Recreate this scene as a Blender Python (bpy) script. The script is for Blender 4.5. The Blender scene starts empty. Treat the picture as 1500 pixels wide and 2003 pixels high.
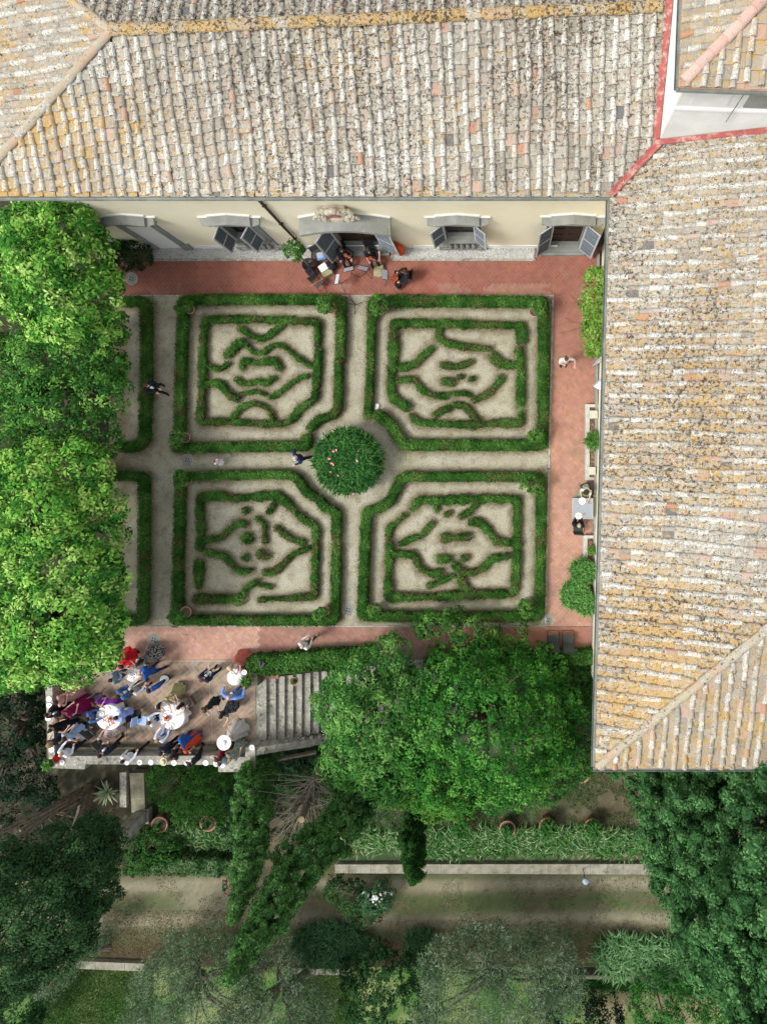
import bpy, math, random
import numpy as np
from mathutils import Vector, Matrix, Euler, noise as mnoise

# ------------------------------------------------------------------ camera, sky, sun, exposure
scene = bpy.context.scene
C = scene.collection
HC = 32.0                       # camera height over the garden, metres
cam_d = bpy.data.cameras.new('camera'); cam = bpy.data.objects.new('camera', cam_d); C.objects.link(cam)
cam.location = (0, 0, HC); cam.rotation_euler = (0, 0, 0)
cam_d.sensor_fit = 'VERTICAL'; cam_d.sensor_width = 36; cam_d.sensor_height = 36
cam_d.lens = 1280 / 2003 * 36
cam_d.shift_x = (750 - 985) / 2003; cam_d.shift_y = (905 - 1001.5) / 2003
cam_d.clip_start = 0.5; cam_d.clip_end = 2000
scene.camera = cam
SUN_EL, SUN_AZ = math.radians(52), math.radians(205)   # azimuth of the sun, counter-clockwise from +X
w = bpy.data.worlds.new('World'); scene.world = w; w.use_nodes = True
nt = w.node_tree; nt.nodes.clear()
sky = nt.nodes.new('ShaderNodeTexSky'); sky.sky_type = 'NISHITA'; sky.sun_disc = False
sky.sun_elevation = SUN_EL; sky.sun_rotation = math.pi / 2 - SUN_AZ
sky.dust_density = 1.5; sky.air_density = 1.0
hs = nt.nodes.new('ShaderNodeHueSaturation'); hs.inputs['Saturation'].default_value = 0.22
bg = nt.nodes.new('ShaderNodeBackground'); bg.inputs['Strength'].default_value = 0.148
wo = nt.nodes.new('ShaderNodeOutputWorld')
nt.links.new(sky.outputs[0], hs.inputs['Color']); nt.links.new(hs.outputs[0], bg.inputs['Color']); nt.links.new(bg.outputs[0], wo.inputs[0])
sd = bpy.data.lights.new('sun', 'SUN'); sd.energy = 1.5; sd.angle = math.radians(17); sd.color = (1, 0.975, 0.92)
sun = bpy.data.objects.new('sun', sd); C.objects.link(sun)
dv = Vector((math.cos(SUN_AZ) * math.cos(SUN_EL), math.sin(SUN_AZ) * math.cos(SUN_EL), math.sin(SUN_EL)))
sun.rotation_euler = dv.to_track_quat('Z', 'Y').to_euler(); sun.location = (0, 0, 60)
scene.view_settings.view_transform = 'Standard'; scene.view_settings.look = 'None'
scene.view_settings.exposure = 0.93; scene.view_settings.gamma = 1.0
scene.render.engine = 'CYCLES'
scene.cycles.max_bounces = 5; scene.cycles.diffuse_bounces = 3; scene.cycles.transmission_bounces = 2
scene.cycles.use_denoising = True; scene.cycles.denoiser = 'OPENIMAGEDENOISE'; scene.cycles.denoising_prefilter = 'ACCURATE'

# ------------------------------------------------------------------ helpers
rng = np.random.default_rng(7); random.seed(7)
def S(z=0.0): return 1280.0 / (HC - z)
def P(u, v, z=0.0):
    s = S(z); return Vector(((u - 985) / s, (905 - v) / s, z))
def PP(pts, z=0.0): return [tuple(P(u, v, z)[:2]) for u, v in pts]

class MB:
    """collects shapes and builds them as one mesh object"""
    def __init__(s): s.v = []; s.f = []; s.c = []; s.m = []; s.mi = 0; s.col = (1, 1, 1)
    def add(s, vs, fs, col=None):
        b = len(s.v); s.v += [tuple(p) for p in vs]; s.f += [[b + i for i in f] for f in fs]
        s.c += [col or s.col] * len(vs); s.m += [s.mi] * len(fs)
    def box(s, c, d, rz=0, col=None, rot=None, taper=1.0):
        x, y, z = d[0] / 2, d[1] / 2, d[2] / 2
        vs = [Vector((a * x * (taper if k > 0 else 1), b * y * (taper if k > 0 else 1), k * z)) for k in (-1, 1) for a, b in ((-1, -1), (1, -1), (1, 1), (-1, 1))]
        R = rot if rot is not None else Matrix.Rotation(rz, 3, 'Z')
        vs = [R @ p + Vector(c) for p in vs]
        s.add(vs, [(3, 2, 1, 0), (4, 5, 6, 7), (0, 1, 5, 4), (1, 2, 6, 5), (2, 3, 7, 6), (3, 0, 4, 7)], col)
    def bar(s, a, b, w, h, col=None):
        a, b = Vector(a), Vector(b); d = b - a
        q = d.to_track_quat('X', 'Z').to_matrix(); s.box((a + b) / 2, (d.length, w, h), col=col, rot=q)
    def tube(s, a, b, r0, r1=None, n=8, col=None, caps=True):
        a, b = Vector(a), Vector(b); r1 = r0 if r1 is None else r1
        d = b - a
        if d.length < 1e-6: return
        q = d.to_track_quat('Z', 'Y').to_matrix()
        vs = []
        for p, r in ((a, r0), (b, r1)):
            for i in range(n):
                t = 2 * math.pi * i / n; vs.append(p + q @ Vector((r * math.cos(t), r * math.sin(t), 0)))
        fs = [(i, (i + 1) % n, n + (i + 1) % n, n + i) for i in range(n)]
        if caps: fs += [tuple(range(n))[::-1], tuple(range(n, 2 * n))]
        s.add(vs, fs, col)
    def path(s, pts, rads, n=6, col=None):
        pts = [Vector(p) for p in pts]
        if not hasattr(rads, '__len__'): rads = [rads] * len(pts)
        vs = []
        for k, p in enumerate(pts):
            d = (pts[min(k + 1, len(pts) - 1)] - pts[max(k - 1, 0)]); q = d.to_track_quat('Z', 'Y').to_matrix()
            for i in range(n):
                t = 2 * math.pi * i / n; vs.append(p + q @ Vector((rads[k] * math.cos(t), rads[k] * math.sin(t), 0)))
        fs = [(k * n + i, k * n + (i + 1) % n, (k + 1) * n + (i + 1) % n, (k + 1) * n + i) for k in range(len(pts) - 1) for i in range(n)]
        fs += [tuple(range(n))[::-1], tuple(range((len(pts) - 1) * n, len(pts) * n))]
        s.add(vs, fs, col)
    def lathe(s, prof, c=(0, 0, 0), n=20, col=None, rot=None, sx=1, sy=1):
        vs = []; c = Vector(c)
        for r, z in prof:
            for i in range(n):
                t = 2 * math.pi * i / n; p = Vector((r * sx * math.cos(t), r * sy * math.sin(t), z))
                vs.append((rot @ p if rot is not None else p) + c)
        k = len(prof)
        fs = [(j * n + i, j * n + (i + 1) % n, (j + 1) * n + (i + 1) % n, (j + 1) * n + i) for j in range(k - 1) for i in range(n)]
        fs += [tuple(range(n))[::-1], tuple(range((k - 1) * n, k * n))]
        s.add(vs, fs, col)
    def ball(s, c, r, n=10, m=7, col=None, rot=None, jit=0):
        r = r if hasattr(r, '__len__') else (r, r, r)
        vs = [];
        for j in range(m + 1):
            a = math.pi * j / m
            for i in range(n):
                t = 2 * math.pi * i / n
                k = 1 + (random.uniform(-jit, jit) if jit else 0)
                p = Vector((r[0] * math.sin(a) * math.cos(t) * k, r[1] * math.sin(a) * math.sin(t) * k, r[2] * math.cos(a) * k))
                vs.append((rot @ p if rot is not None else p) + Vector(c))
        fs = [(j * n + i, (j + 1) * n + i, (j + 1) * n + (i + 1) % n, j * n + (i + 1) % n) for j in range(m) for i in range(n)]
        s.add(vs, fs, col)
    def prism(s, poly, z0, z1, col=None):
        n = len(poly)
        if sum(poly[i][0] * poly[(i + 1) % n][1] - poly[(i + 1) % n][0] * poly[i][1] for i in range(n)) < 0: poly = poly[::-1]
        vs = [(x, y, z0) for x, y in poly] + [(x, y, z1) for x, y in poly]
        s.add(vs, [tuple(range(n))[::-1], tuple(range(n, 2 * n))] + [(i, (i + 1) % n, n + (i + 1) % n, n + i) for i in range(n)], col)
    def poly(s, vs, col=None): s.add(vs, [tuple(range(len(vs)))], col)
    def mesh(s, name='m', org=None):
        me = bpy.data.meshes.new(name)
        v = s.v if org is None else [(a - org[0], b - org[1], c - org[2]) for a, b, c in s.v]
        me.from_pydata(v, [], s.f)
        ca = me.color_attributes.new('Col', 'FLOAT_COLOR', 'POINT')
        arr = np.ones((len(s.v), 4), dtype=np.float32); arr[:, :3] = np.array(s.c, dtype=np.float32).reshape(-1, 3)
        ca.data.foreach_set('color', arr.ravel())
        if any(s.m): me.polygons.foreach_set('material_index', s.m)
        return me

def org_of(parent):
    return tuple(parent['_o']) if parent is not None and '_o' in parent else None
def obj(name, mb, mat=None, parent=None, smooth=False, mats=None):
    """one mesh object; geometry is given in the frame of the thing (world when the thing carries a base point)"""
    me = mb if isinstance(mb, bpy.types.Mesh) else mb.mesh(name, org_of(parent))
    for q in (mats or [mat]): me.materials.append(q)
    if smooth: me.polygons.foreach_set('use_smooth', [True] * len(me.polygons))
    o = bpy.data.objects.new(name, me); C.objects.link(o)
    if parent is not None:
        o.parent = parent
        if '_o' in parent: o['_o'] = list(parent['_o'])
    return o
def tag(o, label=None, cat=None, group=None, kind=None):
    if label: o['label'] = label
    if cat: o['category'] = cat
    if group: o['group'] = group
    if kind: o['kind'] = kind
    return o
def thing(name, label, cat, loc=None, group=None, rz=0):
    """an Empty; with loc given as world base point its parts are built in world coordinates"""
    o = bpy.data.objects.new(name, None); C.objects.link(o); o.empty_display_size = 0.2
    tag(o, label, cat, group)
    if loc is not None: o.location = loc; o['_o'] = list(loc)
    o.rotation_euler.z = rz
    return o
def single(name, mb, mat, label, cat, group=None, smooth=False, mats=None, base=None):
    """a thing that is one mesh, its origin at its base"""
    if base is None:
        a = np.array(mb.v); base = (float(a[:, 0].mean()), float(a[:, 1].mean()), float(a[:, 2].min()))
    me = mb.mesh(name, base); o = obj(name, me, mat, smooth=smooth, mats=mats); o.location = base
    return tag(o, label, cat, group)
def structure(name, mb, mat, smooth=False): return tag(obj(name, mb, mat, smooth=smooth), kind='structure')
def dup(root, loc, rz=0, label=None, sc=None, parent=None):
    r = root.copy(); C.objects.link(r); r.parent = parent
    if loc is not None: r.location = loc; r.rotation_euler.z = rz
    if label: r['label'] = label
    if sc: r.scale = (sc, sc, sc)
    for ch in list(root.children):
        dup(ch, None, parent=r)
    return r

# ---- materials
def mat(name, col, rough=0.85, col2=None, scale=4.0, amt=1.0, attr=False, bump=0.0, bscale=30.0, speck=None, metal=0.0, spec=0.3, lo=0.35, hi=0.65, trans=0.0, stain=None):
    m = bpy.data.materials.new(name); m.use_nodes = True; t = m.node_tree; N, L = t.nodes, t.links
    b = N['Principled BSDF']; b.inputs['Roughness'].default_value = rough; b.inputs['Metallic'].default_value = metal
    b.inputs['Specular IOR Level'].default_value = spec
    tc = N.new('ShaderNodeTexCoord'); co = tc.outputs['Object']
    def ns(sc, det=4, rg=0.6, d=0.0):
        n = N.new('ShaderNodeTexNoise'); n.inputs['Scale'].default_value = sc; n.inputs['Detail'].default_value = det; n.inputs['Roughness'].default_value = rg
        n.inputs['Distortion'].default_value = d; L.new(co, n.inputs['Vector']); return n.outputs['Fac']
    def ramp(f, a, bb):
        r = N.new('ShaderNodeMapRange'); r.inputs[1].default_value = a; r.inputs[2].default_value = bb; L.new(f, r.inputs[0]); return r.outputs[0]
    def mix(f, a, bb, mode='MIX'):
        x = N.new('ShaderNodeMix'); x.data_type = 'RGBA'; x.blend_type = mode
        for i, val in ((0, f), (6, a), (7, bb)):
            if isinstance(val, bpy.types.NodeSocket): L.new(val, x.inputs[i])
            elif i == 0: x.inputs[0].default_value = val
            else: x.inputs[i].default_value = (*val, 1)
        return x.outputs[2]
    c = tuple(col)
    if col2 is not None:
        f = ramp(ns(scale), lo, hi)
        if amt != 1.0:
            mm = N.new('ShaderNodeMath'); mm.operation = 'MULTIPLY'; L.new(f, mm.inputs[0]); mm.inputs[1].default_value = amt; f = mm.outputs[0]
        c = mix(f, c, col2)
    for st in (stain or []):     # (colour, scale, lo, hi, distortion)
        c = mix(ramp(ns(st[1], 6, 0.7, st[4] if len(st) > 4 else 0), st[2], st[3]), c, st[0])
    if speck: c = mix(ramp(ns(speck[1], 2, 0.5), speck[2], speck[3]), c, speck[0])
    if attr:
        a = N.new('ShaderNodeAttribute'); a.attribute_name = 'Col'; c = mix(1.0, c, a.outputs['Color'], 'MULTIPLY')
    if isinstance(c, bpy.types.NodeSocket): L.new(c, b.inputs['Base Color'])
    else: b.inputs['Base Color'].default_value = (*c, 1)
    if bump:
        bp = N.new('ShaderNodeBump'); bp.inputs['Strength'].default_value = bump; bp.inputs['Distance'].default_value = 0.03
        L.new(ns(bscale, 5), bp.inputs['Height']); L.new(bp.outputs[0], b.inputs['Normal'])
    if trans:
        tr = N.new('ShaderNodeBsdfTranslucent'); ms = N.new('ShaderNodeMixShader'); ms.inputs[0].default_value = trans
        if isinstance(c, bpy.types.NodeSocket): L.new(c, tr.inputs[0])
        else: tr.inputs[0].default_value = (*c, 1)
        L.new(b.outputs[0], ms.inputs[1]); L.new(tr.outputs[0], ms.inputs[2]); L.new(ms.outputs[0], N['Material Output'].inputs[0])
    return m

def tile_material():
    """weathered clay: per-tile tint from Col, white, ochre and black lichen from noise; Li = how much of each"""
    m = bpy.data.materials.new('clay_tile'); m.use_nodes = True; t = m.node_tree; N, L = t.nodes, t.links
    b = N['Principled BSDF']; b.inputs['Roughness'].default_value = 0.95; b.inputs['Specular IOR Level'].default_value = 0.1
    tc = N.new('ShaderNodeTexCoord'); co = tc.outputs['Object']
    A = N.new('ShaderNodeAttribute'); A.attribute_name = 'Col'; Li = N.new('ShaderNodeAttribute'); Li.attribute_name = 'Li'
    sep = N.new('ShaderNodeSeparateColor'); L.new(Li.outputs['Color'], sep.inputs[0])
    def ns(sc, det=5, rg=0.65, d=0.0, off=0.0):
        n = N.new('ShaderNodeTexNoise'); n.inputs['Scale'].default_value = sc; n.inputs['Detail'].default_value = det; n.inputs['Roughness'].default_value = rg
        n.inputs['Distortion'].default_value = d
        if off:
            mp = N.new('ShaderNodeVectorMath'); mp.operation = 'ADD'; mp.inputs[1].default_value = (off, off * 2, off * 3); L.new(co, mp.inputs[0]); L.new(mp.outputs[0], n.inputs['Vector'])
        else: L.new(co, n.inputs['Vector'])
        return n.outputs['Fac']
    def mask(noi, amount, width=0.06, base=0.62, gain=0.24):
        # threshold falls as amount rises
        a = N.new('ShaderNodeMath'); a.operation = 'MULTIPLY'; a.inputs[1].default_value = gain; L.new(amount, a.inputs[0])
        s1 = N.new('ShaderNodeMath'); s1.operation = 'ADD'; L.new(noi, s1.inputs[0]); L.new(a.outputs[0], s1.inputs[1])
        r = N.new('ShaderNodeMapRange'); r.inputs[1].default_value = base; r.inputs[2].default_value = base + width; L.new(s1.outputs[0], r.inputs[0])
        return r.outputs[0]
    def mix(f, a, c2):
        x = N.new('ShaderNodeMix'); x.data_type = 'RGBA'; L.new(f, x.inputs[0]); L.new(a, x.inputs[6])
        if isinstance(c2, tuple): x.inputs[7].default_value = (*c2, 1)
        else: L.new(c2, x.inputs[7])
        return x.outputs[2]
    c = A.outputs['Color']
    lich = N.new('ShaderNodeMix'); lich.data_type = 'RGBA'; lich.inputs[6].default_value = (0.375, 0.355, 0.295, 1); lich.inputs[7].default_value = (0.67, 0.66, 0.61, 1)
    L.new(mask(ns(12, 4, 0.7, off=4), sep.outputs[0], 0.2, 0.57, 0.06), lich.inputs[0])
    c = mix(mask(ns(5.5, 8, 0.74), sep.outputs[0], 0.08, 0.63, 0.16), c, lich.outputs[2])
    och = N.new('ShaderNodeMix'); och.data_type = 'RGBA'; och.inputs[6].default_value = (0.40, 0.22, 0.06, 1); och.inputs[7].default_value = (0.50, 0.37, 0.16, 1)
    L.new(ns(11, 2, off=9), och.inputs[0])
    c = mix(mask(ns(6, 6, 0.75, off=2), sep.outputs[1], 0.12, 0.63, 0.13), c, och.outputs[2])
    c = mix(mask(ns(8.5, 7, 0.78, off=5), sep.outputs[2], 0.035, 0.59, 0.075), c, (0.075, 0.055, 0.035))
    c = mix(mask(ns(34, 2, 0.5, off=7), sep.outputs[0], 0.05, 0.74, 0.1), c, (0.76, 0.74, 0.69))
    L.new(c, b.inputs['Base Color'])
    bp = N.new('ShaderNodeBump'); bp.inputs['Strength'].default_value = 0.9; bp.inputs['Distance'].default_value = 0.03
    L.new(ns(16, 6, 0.7), bp.inputs['Height']); L.new(bp.outputs[0], b.inputs['Normal'])
    return m

M = {}
M['tile'] = tile_material()
M['leaf'] = mat('leaf', (1, 1, 1), 0.75, attr=True, trans=0.25, spec=0.06)
M['bark'] = mat('bark', (0.11, 0.085, 0.06), 0.95, (0.24, 0.2, 0.15), 6, bump=0.8, bscale=20)
M['twig'] = mat('twig', (0.2, 0.15, 0.1), 0.95, (0.09, 0.065, 0.045), 3)
M['stone'] = mat('stone', (0.42, 0.4, 0.35), 0.9, (0.26, 0.25, 0.2), 2.2, bump=0.5, bscale=14, stain=[((0.62, 0.6, 0.54), 6, 0.56, 0.66), ((0.12, 0.11, 0.08), 4, 0.54, 0.64, 1.0), ((0.3, 0.24, 0.12), 2.5, 0.6, 0.7)])
M['serena'] = mat('grey_sandstone', (0.27, 0.275, 0.25), 0.85, (0.2, 0.205, 0.185), 1.4, bump=0.25, bscale=12, stain=[((0.36, 0.35, 0.31), 3, 0.6, 0.75)])
M['plaster'] = mat('cream_plaster', (0.81, 0.74, 0.56), 0.92, (0.75, 0.68, 0.5), 0.6, bump=0.12, bscale=6, stain=[((0.62, 0.55, 0.4), 1.4, 0.6, 0.82, 1.5), ((0.82, 0.75, 0.58), 2.5, 0.6, 0.8)])
M['white'] = mat('white_render', (0.74, 0.73, 0.69), 0.9, (0.62, 0.61, 0.57), 0.9, bump=0.2, stain=[((0.36, 0.36, 0.33), 1.2, 0.62, 0.85, 1.0)])
M['whitetrim'] = mat('white_trim', (0.78, 0.77, 0.73), 0.8)
M['metal'] = mat('grey_metal', (0.23, 0.25, 0.22), 0.6, (0.15, 0.16, 0.14), 2.0, metal=0.2)
M['shutter'] = mat('grey_shutter_paint', (0.47, 0.49, 0.49), 0.7, (0.38, 0.4, 0.4), 3)
M['slat'] = mat('shutter_slat', (0.13, 0.15, 0.17), 0.7, (0.09, 0.105, 0.12), 4)
M['wood'] = mat('dark_wood', (0.055, 0.028, 0.018), 0.55, (0.035, 0.02, 0.014), 5)
M['glass'] = mat('dark_glass', (0.02, 0.022, 0.025), 0.15, spec=0.6)
M['red'] = mat('red_flashing', (0.38, 0.10, 0.085), 0.9, (0.27, 0.07, 0.06), 2, stain=[((0.5, 0.33, 0.28), 3.5, 0.5, 0.68), ((0.2, 0.1, 0.08), 9, 0.62, 0.72)])
M['gravel'] = mat('gravel', (0.385, 0.355, 0.262), 0.98, (0.465, 0.44, 0.34), 0.7, attr=True, bump=0.9, bscale=60, stain=[((0.25, 0.215, 0.14), 1.6, 0.5, 0.72), ((0.47, 0.43, 0.34), 5, 0.57, 0.7), ((0.2, 0.17, 0.11), 13, 0.6, 0.68), ((0.6, 0.56, 0.46), 17, 0.64, 0.7)], speck=((0.12, 0.1, 0.07), 30, 0.61, 0.66))
M['pebble'] = mat('white_pebbles', (0.62, 0.61, 0.57), 0.9, (0.36, 0.36, 0.33), 24, bump=1.0, bscale=40)
M['brick'] = mat('terracotta_paver', (1, 1, 1), 0.88, (0.8, 0.8, 0.78), 3.0, attr=True, bump=0.25, bscale=40, stain=[((1.25, 1.2, 1.15), 1.1, 0.6, 0.8), ((0.72, 0.74, 0.72), 1.7, 0.6, 0.78, 1.5)])
M['mortar'] = mat('mortar', (0.5, 0.4, 0.3), 0.95, (0.38, 0.3, 0.22), 3)
M['mortar_red'] = mat('red_mortar', (0.34, 0.15, 0.105), 0.95, (0.42, 0.24, 0.18), 2)
M['terracotta'] = mat('terracotta', (0.42, 0.2, 0.12), 0.85, (0.5, 0.3, 0.2), 5)
M['soil'] = mat('soil', (0.08, 0.065, 0.042), 0.98, (0.13, 0.105, 0.07), 5, bump=1.0, bscale=25)
M['bark_mulch'] = mat('bark_mulch', (0.16, 0.085, 0.05), 0.95, (0.3, 0.19, 0.12), 18, bump=1.0, bscale=30)
M['cloth'] = mat('white_cloth', (0.8, 0.8, 0.78), 0.9)
M['china'] = mat('white_china', (0.82, 0.82, 0.8), 0.3, spec=0.5)
M['black'] = mat('black_fabric', (0.014, 0.014, 0.017), 0.85)
M['blackmetal'] = mat('black_metal', (0.02, 0.02, 0.02), 0.5)
M['chairfab'] = mat('dark_grey_fabric', (0.06, 0.065, 0.06), 0.9)
M['paper'] = mat('sheet_music_paper', (0.62, 0.62, 0.72), 0.9)
M['violin'] = mat('varnished_wood', (0.25, 0.05, 0.015), 0.3, spec=0.5)
M['bow'] = mat('bow_wood', (0.5, 0.36, 0.22), 0.5)
M['col'] = mat('coloured', (1, 1, 1), 0.85, attr=True)
M['greytable'] = mat('grey_table_top', (0.3, 0.33, 0.36), 0.5, (0.27, 0.3, 0.33), 3)

# ---- clipping helpers
def clip_poly(poly, region):
    """Sutherland-Hodgman; region convex, counter-clockwise"""
    out = poly
    n = len(region)
    for i in range(n):
        ax, ay = region[i]; bx, by = region[(i + 1) % n]
        inp, out = out, []
        if not inp: return []
        def side(p): return (bx - ax) * (p[1] - ay) - (by - ay) * (p[0] - ax)
        for k in range(len(inp)):
            p, q = inp[k], inp[(k + 1) % len(inp)]
            sp, sq = side(p), side(q)
            if sp >= 0: out.append(p)
            if (sp >= 0) != (sq >= 0):
                t = sp / (sp - sq); out.append((p[0] + t * (q[0] - p[0]), p[1] + t * (q[1] - p[1])))
    return out
def ccw(poly):
    n = len(poly)
    return poly if sum(poly[i][0] * poly[(i + 1) % n][1] - poly[(i + 1) % n][0] * poly[i][1] for i in range(n)) > 0 else poly[::-1]
def area(poly):
    n = len(poly); return abs(sum(poly[i][0] * poly[(i + 1) % n][1] - poly[(i + 1) % n][0] * poly[i][1] for i in range(n))) / 2
def inside(p, poly):
    c = False; n = len(poly); x, y = p
    for i in range(n):
        x0, y0 = poly[i]; x1, y1 = poly[i - 1]
        if (y0 > y) != (y1 > y) and x < (x1 - x0) * (y - y0) / (y1 - y0) + x0: c = not c
    return c

def fast_mesh(name, V, nper, col, extra=None):
    """numpy mesh of K polygons with nper corners each"""
    K = len(V) // nper
    me = bpy.data.meshes.new(name)
    me.vertices.add(len(V)); me.vertices.foreach_set('co', V.astype(np.float32).ravel())
    me.loops.add(len(V)); me.loops.foreach_set('vertex_index', np.arange(len(V), dtype=np.int32))
    me.polygons.add(K); me.polygons.foreach_set('loop_start', np.arange(0, len(V), nper, dtype=np.int32))
    me.update(calc_edges=True)
    ca = me.color_attributes.new('Col', 'FLOAT_COLOR', 'POINT')
    a = np.ones((len(V), 4), dtype=np.float32); a[:, :3] = np.repeat(col, nper, axis=0); ca.data.foreach_set('color', a.ravel())
    return me

def leaf_mesh(name, pos, nrm, ln, wd, col, org=None, up=None):
    """one diamond-shaped leaf per position"""
    n = len(pos)
    nrm = nrm / (np.linalg.norm(nrm, axis=1, keepdims=True) + 1e-9)
    r = rng.normal(size=(n, 3)) if up is None else up + 0.35 * rng.normal(size=(n, 3))
    t = r - nrm * (r * nrm).sum(1, keepdims=True); t /= (np.linalg.norm(t, axis=1, keepdims=True) + 1e-9)
    b = np.cross(nrm, t)
    ln = np.broadcast_to(ln, (n,))[:, None]; wd = np.broadcast_to(wd, (n,))[:, None]
    V = np.empty((n, 4, 3)); droop = nrm * ln * 0.12
    V[:, 0] = pos - t * ln * 0.5 - droop; V[:, 1] = pos - b * wd * 0.5 - t * ln * 0.05; V[:, 2] = pos + t * ln * 0.5 - droop; V[:, 3] = pos + b * wd * 0.5 - t * ln * 0.05
    V = V.reshape(-1, 3)
    if org is not None: V = V - np.array(org)
    return fast_mesh(name, V, 4, np.clip(col, 0, 1))

def lerp(a, b, t): return np.asarray(a) * (1 - t) + np.asarray(b) * t

def crown_points(lobes, density, rc=0.35, k=26, flat=0.6, fill=0.25):
    """lobes: (x,y,z,rx,ry,rz). returns leaf positions, normals, clump id noise"""
    Ps, Ns, Cs = [], [], []
    for li, (x, y, z, rx, ry, rz) in enumerate(lobes):
        sa = 4 * math.pi * ((((rx * ry) ** 1.6 + (rx * rz) ** 1.6 + (ry * rz) ** 1.6) / 3) ** (1 / 1.6))
        n = max(6, int(sa * density))
        d = rng.normal(size=(n, 3)); d /= np.linalg.norm(d, axis=1, keepdims=True)
        ph = rng.uniform(0, 6.28, 3)
        bump = 1 + 0.10 * np.sin(d[:, 0] * 5 + ph[0]) * np.sin(d[:, 1] * 6 + ph[1]) + 0.07 * np.sin(d[:, 2] * 9 + d[:, 0] * 7 + ph[2])
        rad = bump * np.where(rng.random(n) < fill, rng.uniform(0.6, 0.95, n), rng.uniform(0.9, 1.06, n))
        c = np.array([x, y, z]) + d * rad[:, None] * np.array([rx, ry, rz])
        keep = np.ones(n, bool)
        for lj, q in enumerate(lobes):
            if lj == li: continue
            e = (((c - np.array(q[:3])) / np.array(q[3:6])) ** 2).sum(1); keep &= e > 0.55
        keep &= ~((d[:, 2] < -0.55))
        c, d = c[keep], d[keep]; n = len(c)
        if n == 0: continue
        no = d / np.array([rx, ry, rz]); no /= np.linalg.norm(no, axis=1, keepdims=True)
        sz = rc * rng.uniform(0.6, 1.25, n)
        off = rng.normal(size=(n, k, 3)) * 0.5; off *= sz[:, None, None]
        dn = (off * no[:, None, :]).sum(2, keepdims=True); off -= dn * no[:, None, :] * (1 - flat)
        r2 = np.linalg.norm(off, axis=2, keepdims=True)
        pos = c[:, None, :] + off - no[:, None, :] * (r2 ** 2) / (sz[:, None, None] + .01) * 0.6
        nn = no[:, None, :] * 0.8 + np.array([0, 0, 0.55]) + off / (sz[:, None, None]) * 0.7 + rng.normal(size=(n, k, 3)) * 0.45
        Ps.append(pos.reshape(-1, 3)); Ns.append(nn.reshape(-1, 3)); Cs.append(np.repeat(rng.random(n), k))
    return np.concatenate(Ps), np.concatenate(Ns), np.concatenate(Cs)

def leaf_cols(cl, cols, jitter=0.25):
    n = len(cl); t = np.clip(cl + rng.normal(size=n) * 0.12, 0, 0.999) * (len(cols) - 1); i = t.astype(int); f = (t - i)[:, None]
    cc = np.array(cols); c = cc[i] * (1 - f) + cc[np.minimum(i + 1, len(cols) - 1)] * f
    return c * rng.uniform(1 - jitter, 1 + jitter, (n, 1))

def crown(name, lobes, cols, parent, density=5.0, rc=0.35, k=26, ln=0.16, wd=0.08, flat=0.6, fill=0.25):
    p, n, c = crown_points(lobes, density, rc, k, flat, fill)
    me = leaf_mesh(name, p, n, ln * rng.uniform(0.7, 1.3, len(p)), wd * rng.uniform(0.7, 1.3, len(p)), leaf_cols(c, cols), org_of(parent))
    o = obj(name, me, M['leaf'], parent); return o

def limbs(mb, base, lobes, r0=0.25, n=2):
    for (x, y, z, rx, ry, rz) in lobes:
        for q in range(n):
            a = random.uniform(0, 6.28); tgt = Vector((x + math.cos(a) * rx * .5, y + math.sin(a) * ry * .5, z + rz * random.uniform(-.2, .5)))
            b = Vector(base); m1 = b.lerp(tgt, 0.35) + Vector((random.uniform(-.3, .3), random.uniform(-.3, .3), 0.3)); m2 = b.lerp(tgt, 0.7) + Vector((0, 0, .25))
            mb.path([b, m1, m2, tgt], [r0 * .6, r0 * .42, r0 * .26, .03], 6)
# ------------------------------------------------------------------ ground levels
def vn(x, y, s, seed=0):
    x = x * s + seed * 17.3; y = y * s + seed * 9.1
    xi, yi = np.floor(x), np.floor(y); fx, fy = x - xi, y - yi
    fx = fx * fx * (3 - 2 * fx); fy = fy * fy * (3 - 2 * fy)
    h = lambda a, b: np.modf(np.abs(np.sin(a * 127.1 + b * 311.7 + seed * 7.7) * 43758.5453))[0]
    return (h(xi, yi) * (1 - fx) + h(xi + 1, yi) * fx) * (1 - fy) + (h(xi, yi + 1) * (1 - fx) + h(xi + 1, yi + 1) * fx) * fy
def fbm(x, y, s, seed=0): return (vn(x, y, s, seed) * .5 + vn(x, y, s * 2.1, seed + 1) * .27 + vn(x, y, s * 4.3, seed + 2) * .15 + vn(x, y, s * 9, seed + 3) * .08)

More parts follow.
